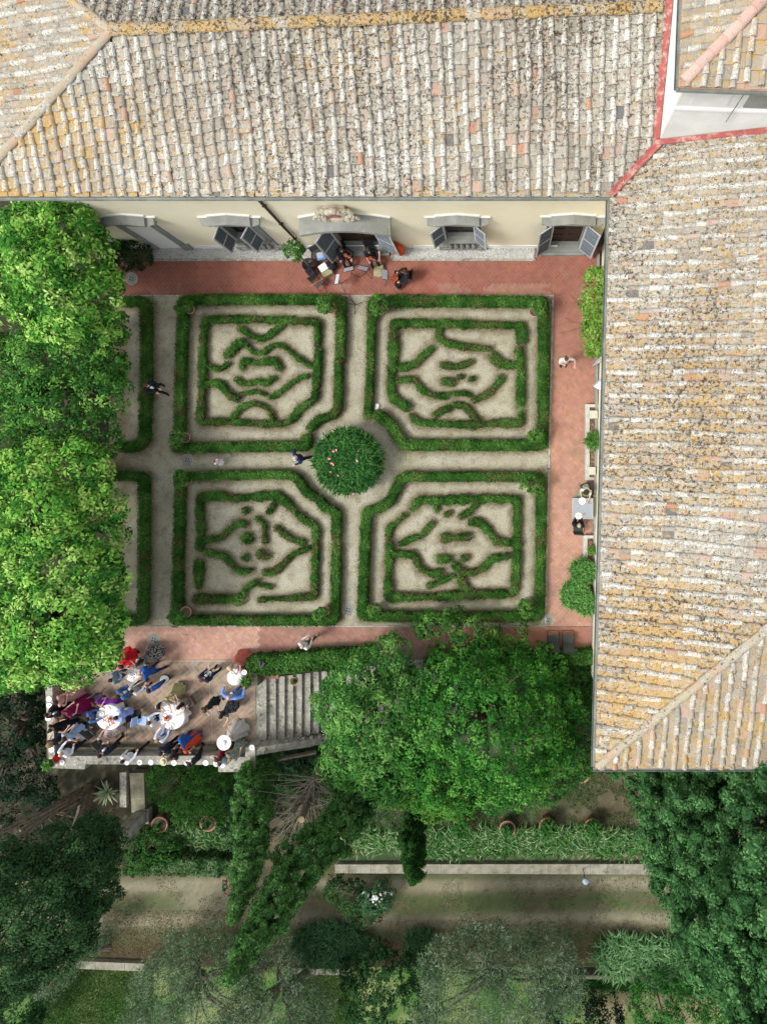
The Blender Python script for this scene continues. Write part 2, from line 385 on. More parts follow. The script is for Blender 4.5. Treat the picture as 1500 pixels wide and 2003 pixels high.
def grid(name, x0, x1, y0, y1, z, step, colf, m, relief=0.0):
    nx, ny = max(2, int((x1 - x0) / step) + 1), max(2, int((y1 - y0) / step) + 1)
    X, Y = np.meshgrid(np.linspace(x0, x1, nx), np.linspace(y0, y1, ny)); X, Y = X.ravel(), Y.ravel()
    Z = np.full_like(X, z) + (relief * (fbm(X, Y, 1.5, 5) - .5) if relief else 0)
    me = bpy.data.meshes.new(name); V = np.stack([X, Y, Z], 1)
    i = (np.arange(ny - 1)[:, None] * nx + np.arange(nx - 1)[None, :]).ravel()
    F = np.stack([i, i + 1, i + 1 + nx, i + nx], 1)
    me.vertices.add(len(V)); me.vertices.foreach_set('co', V.astype(np.float32).ravel())
    me.loops.add(F.size); me.loops.foreach_set('vertex_index', F.astype(np.int32).ravel())
    me.polygons.add(len(F)); me.polygons.foreach_set('loop_start', np.arange(0, F.size, 4, dtype=np.int32)); me.update(calc_edges=True)
    ca = me.color_attributes.new('Col', 'FLOAT_COLOR', 'POINT'); a = np.ones((len(V), 4), dtype=np.float32); a[:, :3] = colf(X, Y); ca.data.foreach_set('color', a.ravel())
    if relief: me.polygons.foreach_set('use_smooth', [True] * len(F))
    o = obj(name, me, m); tag(o, kind='structure'); return o

M['earth'] = mat('earth', (1, 1, 1), 0.98, (0.62, 0.62, 0.6), 26, attr=True, bump=1.0, bscale=30, speck=((1.5, 1.4, 1.2), 34, 0.66, 0.72))
L1, L2, L3 = -4.0, -5.2, -6.2
YW1, YW2 = -22.25, -28.7          # the two low garden walls
b = MB(); b.prism([(-200, -200), (200, -200), (200, 200), (-200, 200)], -9, L3 - .02)
structure('terrain', b, M['soil'])
b = MB(); b.prism([(-60, YW2), (60, YW2), (60, 60), (-60, 60)], -8, L2 - .02); structure('middle_ground', b, M['soil'])
b = MB(); b.prism([(-60, YW1), (60, YW1), (60, 60), (-60, 60)], -8, L1 - .02); structure('lower_ground', b, M['soil'])
TX0, TX1, TY0, TY1 = P(92, 0)[0], P(505, 0)[0], P(0, 1484)[1], P(0, 1290)[1]
plat = [(-40, 40), (-40, TY1), (TX0, TY1), (TX0, TY0), (TX1, TY0), (TX1, TY1), (P(1160, 0)[0], TY1), (40, TY1), (40, 40)]
b = MB(); b.prism(plat, L1 - 1, -.002); structure('ground', b, M['soil'])

def col_l1(x, y):
    n = fbm(x, y, .35, 1)[:, None]; n2 = fbm(x, y, 1.6, 2)[:, None]; n3 = fbm(x, y, 5, 9)[:, None]
    green = np.array([0.04, 0.09, 0.03]); brown = np.array([0.125, 0.105, 0.06]); tan = np.array([0.22, 0.19, 0.12])
    g = np.clip((n - .44) * 7 + (n2 - .5) * 3, 0, 1); east = np.clip((x - 4.2) / 3, 0, 1)[:, None]
    band = np.clip((-18.6 - y) / 1.0, 0, 1)[:, None]
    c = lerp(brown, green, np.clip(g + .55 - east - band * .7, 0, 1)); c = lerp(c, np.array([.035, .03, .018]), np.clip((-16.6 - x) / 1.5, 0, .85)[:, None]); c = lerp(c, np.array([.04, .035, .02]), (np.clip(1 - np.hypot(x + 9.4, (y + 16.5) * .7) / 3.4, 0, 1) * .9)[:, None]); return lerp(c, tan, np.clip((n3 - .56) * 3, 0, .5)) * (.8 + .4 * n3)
def col_l2(x, y):
    n = fbm(x, y * 1.6, .3, 4)[:, None]; n2 = fbm(x * .5, y * 2, 1.2, 6)[:, None]; n3 = fbm(x, y, 6, 8)[:, None]
    brown = np.array([0.135, 0.12, 0.068]); tan = np.array([0.31, 0.28, 0.19]); green = np.array([0.085, 0.12, 0.04]); dark = np.array([0.09, 0.055, 0.035])
    c = lerp(brown, green, np.clip((n2 - .4) * 5, 0, .85))
    for yc, wd in ((-24.0, .35), (-26.0, .38)):
        t = np.exp(-((y - yc - .12 * np.sin(x * .35)) / wd) ** 2)[:, None]; c = lerp(c, tan, np.clip(t * (.35 + 1.3 * n2), 0, .9))
    blot = np.exp(-(((x + 16.2) / 2.6) ** 2 + ((y + 24.8) / .9) ** 2))[:, None]; c = lerp(c, tan, np.clip(blot * (n * 1.8), 0, .85))
    c = lerp(c, dark, np.clip((-26.9 - y) / .8, 0, 1)[:, None] * np.clip(.2 + (n - .4) * 3, 0, .8))
    return c * (.7 + .6 * n3)
def col_l3(x, y):
    n = fbm(x, y, .5, 11)[:, None]; n2 = fbm(x, y, 3, 12)[:, None]
    c = lerp(np.array([0.07, 0.17, 0.03]), np.array([0.23, 0.27, 0.1]), np.clip((n - .45) * 4, 0, 1))
    e = np.clip((x - 4) / 1.5, 0, 1)[:, None]; c = lerp(c, np.array([0.24, 0.19, 0.12]), e * np.clip(.5 + (n2 - .5) * 3, 0, 1)); return c * (.7 + .6 * n2)
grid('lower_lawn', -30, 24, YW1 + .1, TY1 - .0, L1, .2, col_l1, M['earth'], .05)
grid('garden_track', -32, 26, YW2 + .1, YW1 - .35, L2, .2, col_l2, M['earth'], .05)
grid('bottom_lawn', -36, 30, -46, YW2 - .35, L3, .3, col_l3, M['earth'], .05)

# ------------------------------------------------------------------ hedge lines (measured per parterre; photo pixels)
def zt(ox, oy, s, pts): return [(ox + x / s, oy + y / s) for x, y in pts]
TLq, TRq, BLq, BRq = (220, 560, 3.125), (690, 560, 2.83), (220, 880, 3.125), (690, 880, 2.83)
# (quadrant, half-name, width in zoomed px, height m, label, points)
HED = [
 (TLq, 58, .5, 'long box hedge on the west, north and upper east sides of the upper left parterre', [(405, 895), (412, 600), (418, 350), (428, 200), (430, 78), (900, 76), (1392, 78), (1393, 250), (1388, 440)]),
 (TLq, 48, .45, 'lower east side hedge of the upper left parterre bending in towards the round flowering bush', [(1380, 455), (1378, 600), (1376, 740), (1340, 792), (1260, 812), (1205, 868)]),
 (TLq, 60, .5, 'straight box hedge along the south side of the upper left parterre', [(385, 990), (520, 985), (800, 982), (1185, 980), (1182, 925)]),
 (TLq, 48, .34, 'inner angular hedge on the west and north sides within the upper left parterre', [(548, 550), (550, 400), (562, 205), (700, 200), (830, 200), (1000, 205), (1150, 212), (1252, 215), (1252, 350)]),
 (TLq, 46, .34, 'inner chamfered hedge on the south and east sides within the upper left parterre', [(548, 580), (540, 700), (535, 830), (700, 828), (900, 842), (1060, 840), (1100, 810), (1140, 745), (1235, 690), (1245, 560), (1250, 470), (1258, 390)]),
 (TLq, 36, .3, 'hooked hedge curl touching the north inner border of the upper left parterre', [(778, 255), (850, 305), (910, 322), (955, 300), (990, 270), (1040, 230)]),
 (TLq, 52, .3, 'plump leaf shaped box clump in the north west of the upper left parterre', [(700, 420), (730, 385), (770, 345), (795, 338)]),
 (TLq, 30, .28, 'long wavy hedge ribbon running to the east border in the upper left parterre', [(818, 362), (850, 400), (910, 412), (945, 385), (980, 352), (1040, 362), (1080, 395), (1110, 425), (1180, 470), (1235, 495)]),
 (TLq, 27, .26, 'thin sagging hedge wisp by the west border of the upper left parterre', [(590, 490), (640, 510), (680, 495), (705, 470)]),
 (TLq, 38, .3, 'upper of the two arched moustache hedges at the middle of the upper left parterre', [(788, 495), (800, 445), (860, 472), (920, 462), (985, 448), (1018, 498)]),
 (TLq, 34, .28, 'lower of the two arched moustache hedges at the middle of the upper left parterre', [(758, 568), (790, 600), (850, 592), (890, 575), (935, 602), (960, 570), (988, 560)]),
 (TLq, 40, .3, 'bent hedge running off the west border into the south west of the upper left parterre', [(560, 592), (655, 592), (690, 640), (720, 672), (760, 690)]),
 (TLq, 26, .25, 'ragged little hedge strip above the half round arch in the upper left parterre', [(780, 660), (870, 640), (935, 662)]),
 (TLq, 30, .28, 'diagonal hedge rising to the east border in the upper left parterre', [(965, 682), (1010, 655), (1080, 600), (1140, 555), (1190, 548)]),
 (TLq, 30, .28, 'half round hedge arch on the south border of the upper left parterre', [(738, 800), (770, 745), (850, 712), (930, 732), (970, 780), (985, 835)]),
 (TRq, 62, .5, 'long box hedge bordering the upper right parterre on its north, east and south sides', [(108, 165), (108, 80), (500, 78), (1055, 82), (1055, 300), (1052, 500), (1050, 880), (700, 880), (280, 880), (245, 830), (210, 765), (140, 712)]),
 (TRq, 42, .42, 'thin straight hedge on the west side of the upper right parterre', [(100, 200), (97, 400), (90, 550), (82, 715)]),
 (TRq, 50, .34, 'inner hedge around the west and north sides within the upper right parterre', [(300, 668), (215, 618), (205, 540), (220, 400), (225, 205), (480, 205), (700, 210), (930, 218), (935, 300)]),
 (TRq, 46, .34, 'short straight inner hedge by the east side of the upper right parterre', [(915, 350), (932, 430), (928, 500), (925, 660)]),
 (TRq, 42, .32, 'inner hedge along the south side within the upper right parterre', [(325, 720), (360, 755), (560, 765), (700, 768), (790, 755), (930, 762), (930, 705)]),
 (TRq, 38, .3, 'stepped hedge dropping from the north inner border of the upper right parterre', [(480, 225), (468, 290), (520, 312), (620, 335), (750, 345)]),
 (TRq, 42, .3, 'curved hedge fin rising from the west border of the upper right parterre', [(258, 448), (330, 440), (380, 390), (432, 345)]),
 (TRq, 34, .28, 'short eyebrow shaped hedge at the centre of the upper right parterre', [(495, 435), (560, 447), (620, 430), (655, 415)]),
 (TRq, 48, .3, 'thick hedge stub by the east border of the upper right parterre', [(770, 382), (815, 430), (905, 438)]),
 (TRq, 50, .28, 'round box clump in the middle of the upper right parterre', [(505, 525), (545, 530)]),
 (TRq, 26, .26, 'tiny box ball right of the round clump in the upper right parterre', [(590, 500), (605, 500)]),
 (TRq, 26, .26, 'tiny box ball furthest right of the centre clumps in the upper right parterre', [(650, 512), (665, 512)]),
 (TRq, 36, .3, 'wavy hedge tail sweeping down from the west border of the upper right parterre', [(255, 520), (335, 510), (385, 578), (440, 605), (510, 607)]),
 (TRq, 28, .26, 'small broken hedge strip below the centre clumps of the upper right parterre', [(540, 595), (585, 592), (620, 590), (648, 602)]),
 (TRq, 38, .3, 'curved hedge arm reaching up to the right in the upper right parterre', [(672, 628), (740, 600), (790, 550), (822, 505)]),
 (TRq, 42, .28, 'short fat hedge sprig beside the south border of the upper right parterre', [(455, 712), (490, 685), (530, 676)]),
 (TRq, 32, .28, 'drooping hedge tail meeting the south border of the upper right parterre', [(560, 655), (620, 660), (660, 710), (690, 745)]),
 (BLq, 55, .5, 'long box hedge turning down at both ends north of the lower left parterre', [(402, 540), (405, 330), (412, 165), (700, 155), (1090, 152), (1140, 190), (1180, 260), (1225, 285)]),
 (BLq, 56, .48, 'short thick hedge by the north east corner of the lower left parterre', [(1262, 305), (1295, 355), (1368, 385), (1365, 540)]),
 (BLq, 58, .5, 'long box hedge bordering the lower left parterre on its west, south and east sides', [(400, 565), (395, 750), (390, 1045), (800, 1048), (1355, 1048), (1362, 800), (1365, 585)]),
 (BLq, 50, .34, 'inner hedge with a chamfered corner on the north side within the lower left parterre', [(532, 600), (540, 480), (530, 380), (532, 292), (650, 280), (730, 300), (850, 290), (1000, 278), (1060, 322), (1130, 400), (1220, 460)]),
 (BLq, 44, .34, 'inner hedge down the east side within the lower left parterre', [(1240, 480), (1240, 600), (1232, 760), (1232, 900), (1105, 910)]),
 (BLq, 48, .32, 'short upright inner hedge by the west side of the lower left parterre', [(525, 690), (525, 830)]),
 (BLq, 60, .34, 'thick straight inner hedge in the south west corner of the lower left parterre', [(512, 915), (640, 915), (780, 918)]),
 (BLq, 30, .24, 'thin worn inner hedge on the south side of the lower left parterre', [(895, 920), (980, 912), (1080, 912)]),
 (BLq, 44, .28, 'small box ball near the north border of the lower left parterre', [(808, 372), (817, 372)]),
 (BLq, 74, .34, 'large box ball left of centre in the lower left parterre', [(815, 540), (825, 550)]),
 (BLq, 42, .28, 'small box ball below the large ball in the lower left parterre', [(804, 660), (813, 660)]),
 (BLq, 58, .3, 'oval box clump right of centre in the lower left parterre', [(900, 638), (935, 652)]),
 (BLq, 40, .28, 'stubby hedge hanging off the north border of the lower left parterre', [(955, 380), (985, 335)]),
 (BLq, 38, .3, 'swelling hedge arm curving up from the west border of the lower left parterre', [(562, 556), (660, 540), (710, 490), (770, 442), (810, 458)]),
 (BLq, 34, .28, 'upright ragged hedge at the middle of the lower left parterre', [(885, 420), (930, 455), (925, 510), (930, 568)]),
 (BLq, 36, .28, 'bead like diagonal hedge towards the east border of the lower left parterre', [(1000, 475), (1040, 510), (1080, 542), (1165, 572)]),
 (BLq, 44, .32, 'thick wavy hedge sweeping down from the west border in the lower left parterre', [(572, 630), (680, 648), (740, 722), (790, 752), (838, 740)]),
 (BLq, 40, .3, 'curved hedge arm rising to the east border in the lower left parterre', [(930, 752), (980, 758), (1050, 690), (1100, 637), (1195, 606)]),
 (BLq, 36, .28, 'pale curved sprig near the south border of the lower left parterre', [(795, 890), (812, 850), (880, 808)]),
 (BLq, 22, .22, 'tiny hedge remnant right of the pale sprig in the lower left parterre', [(900, 825), (970, 842)]),
 (BRq, 54, .5, 'continuous box hedge ring around the lower right parterre with a chamfered corner', [(1038, 600), (1042, 150), (700, 148), (272, 150), (238, 210), (205, 285), (135, 328), (72, 345), (62, 600), (50, 925), (500, 928), (1032, 925), (1037, 620)]),
 (BRq, 50, .36, 'inner hedge ring open at its north west within the lower right parterre', [(200, 525), (192, 700), (195, 820), (480, 815), (700, 802), (890, 800), (905, 640), (908, 275), (680, 272), (450, 285), (365, 275), (330, 325)]),
 (BRq, 34, .28, 'line of small shaggy box clumps at the open corner of the lower right parterre', [(285, 362), (240, 405), (198, 432), (196, 490)]),
 (BRq, 28, .28, 'short hedge spur below the north border on the left of the lower right parterre', [(448, 300), (465, 335)]),
 (BRq, 38, .3, 'leaning hedge spur below the north border on the right of the lower right parterre', [(598, 370), (650, 342), (680, 305)]),
 (BRq, 36, .26, 'lone little box tuft under the north border of the lower right parterre', [(520, 357), (532, 353)]),
 (BRq, 32, .26, 'small slanted hedge piece upper left of centre in the lower right parterre', [(390, 460), (440, 405)]),
 (BRq, 38, .28, 'oval hedge piece near the west border of the lower right parterre', [(265, 520), (330, 490), (370, 485)]),
 (BRq, 56, .32, 'left one of the paired box balls at the centre of the lower right parterre', [(508, 490), (525, 490)]),
 (BRq, 62, .32, 'wider right one of the paired box balls at the centre of the lower right parterre', [(580, 488), (630, 484)]),
 (BRq, 46, .32, 'thick hedge wave running down to the east border of the lower right parterre', [(655, 402), (700, 400), (750, 450), (790, 510), (870, 518)]),
 (BRq, 42, .32, 'long hedge tail sweeping down from the west border of the lower right parterre', [(232, 578), (338, 585), (372, 660), (430, 690), (488, 685)]),
 (BRq, 50, .3, 'oval box clump below the paired balls of the lower right parterre', [(480, 605), (530, 606)]),
 (BRq, 42, .28, 'small box clump right of the oval one in the lower right parterre', [(612, 602), (628, 598)]),
 (BRq, 44, .3, 'curling hedge arm low in the lower right parterre reaching its east border', [(562, 640), (600, 680), (670, 682), (730, 650), (762, 605), (850, 592)]),
 (BRq, 36, .28, 'left leg of the crossed hedges by the south border of the lower right parterre', [(422, 755), (490, 730), (550, 702)]),
 (BRq, 42, .3, 'right leg of the crossed hedges by the south border of the lower right parterre', [(590, 708), (605, 740), (630, 775)]),
]
HEDW = []
for q, wz, h, lab, pts in HED:
    HEDW.append((PP(zt(*q, pts), h * .8), wz / q[2] / S(h * .8), h, lab))
HEDW.append((PP([(238, 588), (262, 588), (284, 592), (284, 740), (281, 862), (262, 874), (236, 876)], .4), .48, .5, 'shaded box hedge of the upper narrow bed beside the western trees'))
HEDW.append((PP([(222, 932), (250, 930), (280, 934), (280, 1080), (278, 1214), (256, 1216), (240, 1216)], .4), .46, .5, 'shaded box hedge of the lower narrow bed beside the western trees'))

segs = []
for pl, wd, h, lab in HEDW:
    for a_, b_ in zip(pl[:-1], pl[1:]): segs.append((*a_, *b_, wd / 2))
segs = np.array(segs)
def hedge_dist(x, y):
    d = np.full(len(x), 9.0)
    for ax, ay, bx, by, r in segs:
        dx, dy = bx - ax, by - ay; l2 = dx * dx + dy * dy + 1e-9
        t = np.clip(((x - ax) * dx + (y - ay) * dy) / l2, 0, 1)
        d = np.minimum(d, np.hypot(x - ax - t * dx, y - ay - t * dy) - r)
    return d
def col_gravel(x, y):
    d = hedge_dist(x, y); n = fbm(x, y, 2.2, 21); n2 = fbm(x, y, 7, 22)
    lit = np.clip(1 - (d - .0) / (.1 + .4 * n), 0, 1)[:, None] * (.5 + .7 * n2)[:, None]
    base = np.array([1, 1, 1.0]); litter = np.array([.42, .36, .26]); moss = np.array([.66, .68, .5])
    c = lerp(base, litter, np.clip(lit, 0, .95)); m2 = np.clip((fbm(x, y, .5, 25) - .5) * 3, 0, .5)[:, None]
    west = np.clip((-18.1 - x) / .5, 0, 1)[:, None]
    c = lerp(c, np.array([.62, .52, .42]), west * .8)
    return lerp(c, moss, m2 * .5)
gx0, gy1 = P(200, 0)[0], P(0, 577)[1]
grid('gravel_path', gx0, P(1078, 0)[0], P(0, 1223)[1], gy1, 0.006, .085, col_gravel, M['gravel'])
b = MB(); b.prism(PP([(-60, 385), (214, 385), (214, 1290), (-60, 1290)]), 0.0, .008); structure('west_soil', b, mat('humus', (.025, .022, .014), .98, (.05, .045, .025), 4))

# ------------------------------------------------------------------ herringbone paving, real pavers over a bed of mortar
def herring(name, regions, bl, bw, ang, cf, zb, mortar, gap=.012, th=.006):
    mb = MB(); bed = MB()
    ca, sa = math.cos(ang), math.sin(ang)
    for reg in regions:
        reg = ccw(reg); bed.poly([(x, y, zb) for x, y in reg])
        xs = [x * ca + y * sa for x, y in reg]; ys = [-x * sa + y * ca for x, y in reg]
        u = bw; x0, x1, y0, y1 = min(xs) / u - 4, max(xs) / u + 4, min(ys) / u - 4, max(ys) / u + 4
        for j in range(int((x0 + y0) / 4) - 1, int((x1 + y1) / 4) + 2):
            i0 = int((x0 - 2 * j)) - 1; i1 = int(x1 - 2 * j) + 2
            for i in range(i0, i1):
                ox, oy = i + 2 * j, -i + 2 * j
                if oy < y0 or oy > y1: continue
                for r in ((0, 0, 2, 1), (2, 0, 3, 2)):
                    g = gap / 2
                    q = [((ox + r[0]) * u + g, (oy + r[1]) * u + g), ((ox + r[2]) * u - g, (oy + r[1]) * u + g), ((ox + r[2]) * u - g, (oy + r[3]) * u - g), ((ox + r[0]) * u + g, (oy + r[3]) * u - g)]
                    q = [(a * ca - c * sa, a * sa + c * ca) for a, c in q]
                    p = clip_poly(q, reg)
                    if len(p) < 3 or area(p) < .0006: continue
                    cx, cy = sum(a for a, c in p) / len(p), sum(c for a, c in p) / len(p)
                    zz = zb + th + random.uniform(0, .003)
                    mb.add([(a, c, zz) for a, c in p], [tuple(range(len(p)))], cf(cx, cy))
    structure(name + '_joints', bed, mortar); structure(name, mb, M['brick'])
def vary(c, a): 
    k = random.uniform(1 - a, 1 + a); return (c[0] * k, c[1] * k * random.uniform(.95, 1.05), c[2] * k * random.uniform(.92, 1.08))
def f1(x, y): return float(fbm(np.array([x]), np.array([y]), .35, 31)[0])
def cf_north(x, y):
    c = lerp((.345, .125, .088), (.29, .115, .085), np.clip((f1(x, y) - .35) * 3, 0, 1))
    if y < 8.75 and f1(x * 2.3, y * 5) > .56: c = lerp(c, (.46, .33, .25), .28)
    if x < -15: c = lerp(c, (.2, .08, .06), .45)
    return vary(c, .07)
def cf_east(x, y):
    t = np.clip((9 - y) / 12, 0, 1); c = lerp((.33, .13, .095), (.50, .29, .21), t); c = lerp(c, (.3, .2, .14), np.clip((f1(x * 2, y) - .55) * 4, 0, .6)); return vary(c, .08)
def cf_south(x, y):
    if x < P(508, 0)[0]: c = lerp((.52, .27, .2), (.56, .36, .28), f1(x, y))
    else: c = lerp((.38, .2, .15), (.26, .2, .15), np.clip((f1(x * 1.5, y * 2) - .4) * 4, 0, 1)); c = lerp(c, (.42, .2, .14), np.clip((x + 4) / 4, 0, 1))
    return vary(c, .12)
def cf_terr(x, y):
    c = random.choice([(.4, .255, .18), (.35, .235, .17), (.45, .31, .235), (.28, .22, .165), (.4, .29, .22), (.37, .29, .23)])
    u = 985 + x * 40
    if u > 415 or u < 160: c = lerp(c, (.33, .26, .19), .45)
    return vary(c, .1)
A45 = math.radians(45)
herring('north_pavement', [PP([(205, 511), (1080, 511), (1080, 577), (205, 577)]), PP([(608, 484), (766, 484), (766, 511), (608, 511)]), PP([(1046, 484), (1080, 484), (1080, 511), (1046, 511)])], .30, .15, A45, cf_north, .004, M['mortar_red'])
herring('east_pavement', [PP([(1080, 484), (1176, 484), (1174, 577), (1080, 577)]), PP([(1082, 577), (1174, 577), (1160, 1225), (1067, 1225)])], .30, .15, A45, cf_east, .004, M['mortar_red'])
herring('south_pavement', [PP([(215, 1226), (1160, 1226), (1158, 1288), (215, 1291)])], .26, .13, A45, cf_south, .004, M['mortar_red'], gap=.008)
T_ = [(97, 1294), (243, 1294), (246, 1476), (97, 1476)], [(247, 1294), (407, 1294), (417, 1478), (250, 1478)], [(410, 1294), (500, 1294), (502, 1478), (420, 1478)]
herring('terrace_paving', [PP(t) for t in T_], .38, .19, math.radians(40), cf_terr, .004, M['mortar'], gap=.028)

# thin light kerbs
b = MB()
def strip(mb, a, c, wd, h, z=0):
    a, c = P(*a, z), P(*c, z); mb.bar((a[0], a[1], z + h / 2), (c[0], c[1], z + h / 2), wd, h)
strip(b, (1081, 577), (1066, 1224), .09, .06); strip(b, (232, 578.5), (1080, 578.5), .07, .035); strip(b, (236, 1224.5), (1066, 1224.5), .07, .035)
structure('garden_kerb', b, M['stone'])
b = MB(); strip(b, (97, 1292.5), (505, 1292.5), .07, .02); strip(b, (245, 1294), (248, 1476), .06, .02); strip(b, (408.5, 1294), (418.5, 1476), .06, .02)
structure('terrace_edging', b, M['mortar'])
# pebble beds along the north wall
b = MB(); k = MB()
for u0, u1 in ((304, 607), (768, 1043)):
    b.prism(PP([(u0, 484), (u1, 484), (u1, 507), (u0, 507)]), 0, .05)
    k.prism(PP([(u0 - 3, 507.2), (u1 + 3, 507.2), (u1 + 3, 511), (u0 - 3, 511)]), 0, .09)
    for e in (u0 - 3, u1 + .2): k.prism(PP([(e, 485), (e + 2.8, 485), (e + 2.8, 507), (e, 507)]), 0, .088)
structure('pebble_bed', b, M['pebble']); structure('pebble_kerb', k, M['stone'])
n = 5200; pc = np.empty((n, 3)); kx = rng.random(n) < .52
ua = np.where(kx, rng.uniform(306, 605, n), rng.uniform(770, 1041, n)); va = rng.uniform(485, 506, n)
pc[:, 0] = (ua - 985) / 40; pc[:, 1] = (905 - va) / 40; pc[:, 2] = .056
me = leaf_mesh('loose_pebbles', pc, np.tile([0, 0, 1.0], (n, 1)) + .5 * rng.normal(size=(n, 3)), .06, .05, np.repeat(rng.choice([.9, .75, .55, .3], (n, 1)), 3, 1) * np.array([.8, .79, .75]))
tag(obj('loose_pebbles', me, M['col']), kind='stuff')

# ------------------------------------------------------------------ roofs
SL = .325; EZ = 8.1; PW, RP = .43, .37
def tiled(A, d, up, z0, sl, poly, zone, name, parent, cover_r=.107, seed=0, inset=.12):
    """rows of flat pans with half-round covers on one roof plane, clipped to its plan polygon"""
    rs = random.Random(seed); A = np.array(A); d = np.array(d, float); up = np.array(up, float); poly = ccw(poly)
    loc = [((p[0] - A[0]) * d[0] + (p[1] - A[1]) * d[1], (p[0] - A[0]) * up[0] + (p[1] - A[1]) * up[1]) for p in poly]
    a0, a1 = min(q[0] for q in loc), max(q[0] for q in loc); b0, b1 = min(q[1] for q in loc), max(q[1] for q in loc)
    V, F, CO, LI = [], [], [], []
    nrm = np.array([-sl * up[0], -sl * up[1], 1.0]); nrm /= np.linalg.norm(nrm)
    def W(a, bb, h=0.0):
        return (A[0] + a * d[0] + bb * up[0], A[1] + a * d[1] + bb * up[1], z0 + sl * bb + h)
    def put(vs, fs, c, li):
        k = len(V); V.extend(vs); F.extend([[k + i for i in f] for f in fs]); CO.extend([c] * len(vs)); LI.extend([li] * len(vs))
    tints = [(.35, .32, .26), (.31, .285, .235), (.37, .34, .285), (.29, .265, .22), (.36, .30, .24), (.38, .315, .26), (.27, .245, .205)]
    fresh = [(.42, .28, .21), (.44, .31, .24), (.16, .155, .15), (.46, .34, .29), (.42, .23, .15)]
    i = 0
    a = a0 - PW
    wl = rs.uniform(0, 6)
    while a < a1 + PW:
        ph = rs.uniform(0, 6.28); amp = rs.uniform(.015, .05); j = 0; bb = b0 - rs.uniform(0, .12) if True else b0
        rb = b0 - rs.uniform(0, .3)
        off_prev = 0
        while rb < b1:
            wob = amp * math.sin(rb * 1.3 + ph) + .05 * math.sin(rb * .5 + wl)
            # pan
            aa = a + wob + rs.uniform(-.022, .022); lift = .045 + rs.uniform(-.008, .012); lo = rb - .03 + rs.uniform(-.015, .015); hi = rb + RP + .02
            lo = max(lo, b0)
            q = [W(aa - .195, lo)[:2], W(aa + .195, lo)[:2], W(aa + .195, hi)[:2], W(aa - .195, hi)[:2]]
            q = ccw([tuple(t) for t in q]); p = clip_poly(q, poly)
            wc = W(aa, rb + .18); li = zone(wc[0], wc[1], rs)
            c = rs.choice(tints); 
            if rs.random() < .022: c = rs.choice(fresh); li = (li[0] - .9, li[1] - .3, li[2] - .6)
            k_ = rs.uniform(.88, 1.1); c = tuple(x * k_ for x in c)
            if len(p) >= 3 and area(p) > .004:
                def hz(pt):
                    pb = (pt[0] - A[0]) * up[0] + (pt[1] - A[1]) * up[1]
                    return z0 + sl * pb + lift * (1 - (pb - lo) / (hi - lo)) + .004
                top = [(x, y, hz((x, y))) for x, y in p]
                put(top, [tuple(range(len(top)))], c, li)
                if len(p) == 4 and area(p) > .12:     # front lip
                    l0, l1 = W(aa - .195, lo, lift + .004), W(aa + .195, lo, lift + .004)
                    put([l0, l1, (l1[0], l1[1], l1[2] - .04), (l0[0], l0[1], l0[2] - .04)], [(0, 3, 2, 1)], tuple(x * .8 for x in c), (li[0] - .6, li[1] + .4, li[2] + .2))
            # cover
            ac = a + PW / 2 + wob + rs.uniform(-.016, .016); skew = rs.uniform(-.026, .026)
            lo2, hi2 = rb - .03 + rs.uniform(-.03, .03), rb + RP + .03
            lo2 = max(lo2, b0 - .02)
            cen = W(ac, rb + .18)
            ok = all(inside(W(ac + s_, rb + .18 + t_)[:2], poly) for s_, t_ in ((inset, 0), (-inset, 0), (0, .14)))
            if ok:
                r0, r1 = cover_r * rs.uniform(.95, 1.1), cover_r * rs.uniform(.74, .86); h0, h1 = .075 + rs.uniform(-.01, .015), .028; ns_ = 7
                vs = []
                for (pb, r, h, sk) in ((lo2, r0, h0, skew), (hi2, r1, h1, -skew)):
                    for s_ in range(ns_):
                        t = math.pi * s_ / (ns_ - 1); vs.append(W(ac + sk - r * math.cos(t), pb, h + r * .95 * math.sin(t) - .02))
                fs = [(s_, s_ + 1, ns_ + s_ + 1, ns_ + s_) for s_ in range(ns_ - 1)]
                c2 = rs.choice(tints); k_ = rs.uniform(.9, 1.15); c2 = tuple(x * k_ for x in c2)
                li2 = (li[0] + .8 + rs.uniform(-1.0, .4), li[1] - .6 + rs.uniform(-.6, .7), li[2] + rs.uniform(-.3, .35))
                if rs.random() < .03: c2 = rs.choice(fresh[:2] + fresh[3:]); li2 = (li2[0] - .9, li2[1], li2[2] - .5)
                put(vs, fs, c2, li2)
                rim = vs[:ns_]; inner = [W(ac + skew - (r0 - .025) * math.cos(math.pi * s_ / (ns_ - 1)), lo2, h0 + (r0 - .025) * .9 * math.sin(math.pi * s_ / (ns_ - 1)) - .03) for s_ in range(ns_)]
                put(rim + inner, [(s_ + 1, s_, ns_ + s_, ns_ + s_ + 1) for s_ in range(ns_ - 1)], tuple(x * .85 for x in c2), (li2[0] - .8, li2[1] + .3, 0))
            rb += RP; j += 1
        a += PW; i += 1
    og = org_of(parent)
    if og: V = [(x - og[0], y - og[1], z - og[2]) for x, y, z in V]
    me = bpy.data.meshes.new(name); me.from_pydata(V, [], F)
    for nm, arr in (('Col', CO), ('Li', LI)):
        ca_ = me.color_attributes.new(nm, 'FLOAT_COLOR', 'POINT'); q = np.ones((len(V), 4), np.float32); q[:, :3] = np.array(arr); ca_.data.foreach_set('color', q.ravel())
    return obj(name, me, M['tile'], parent)

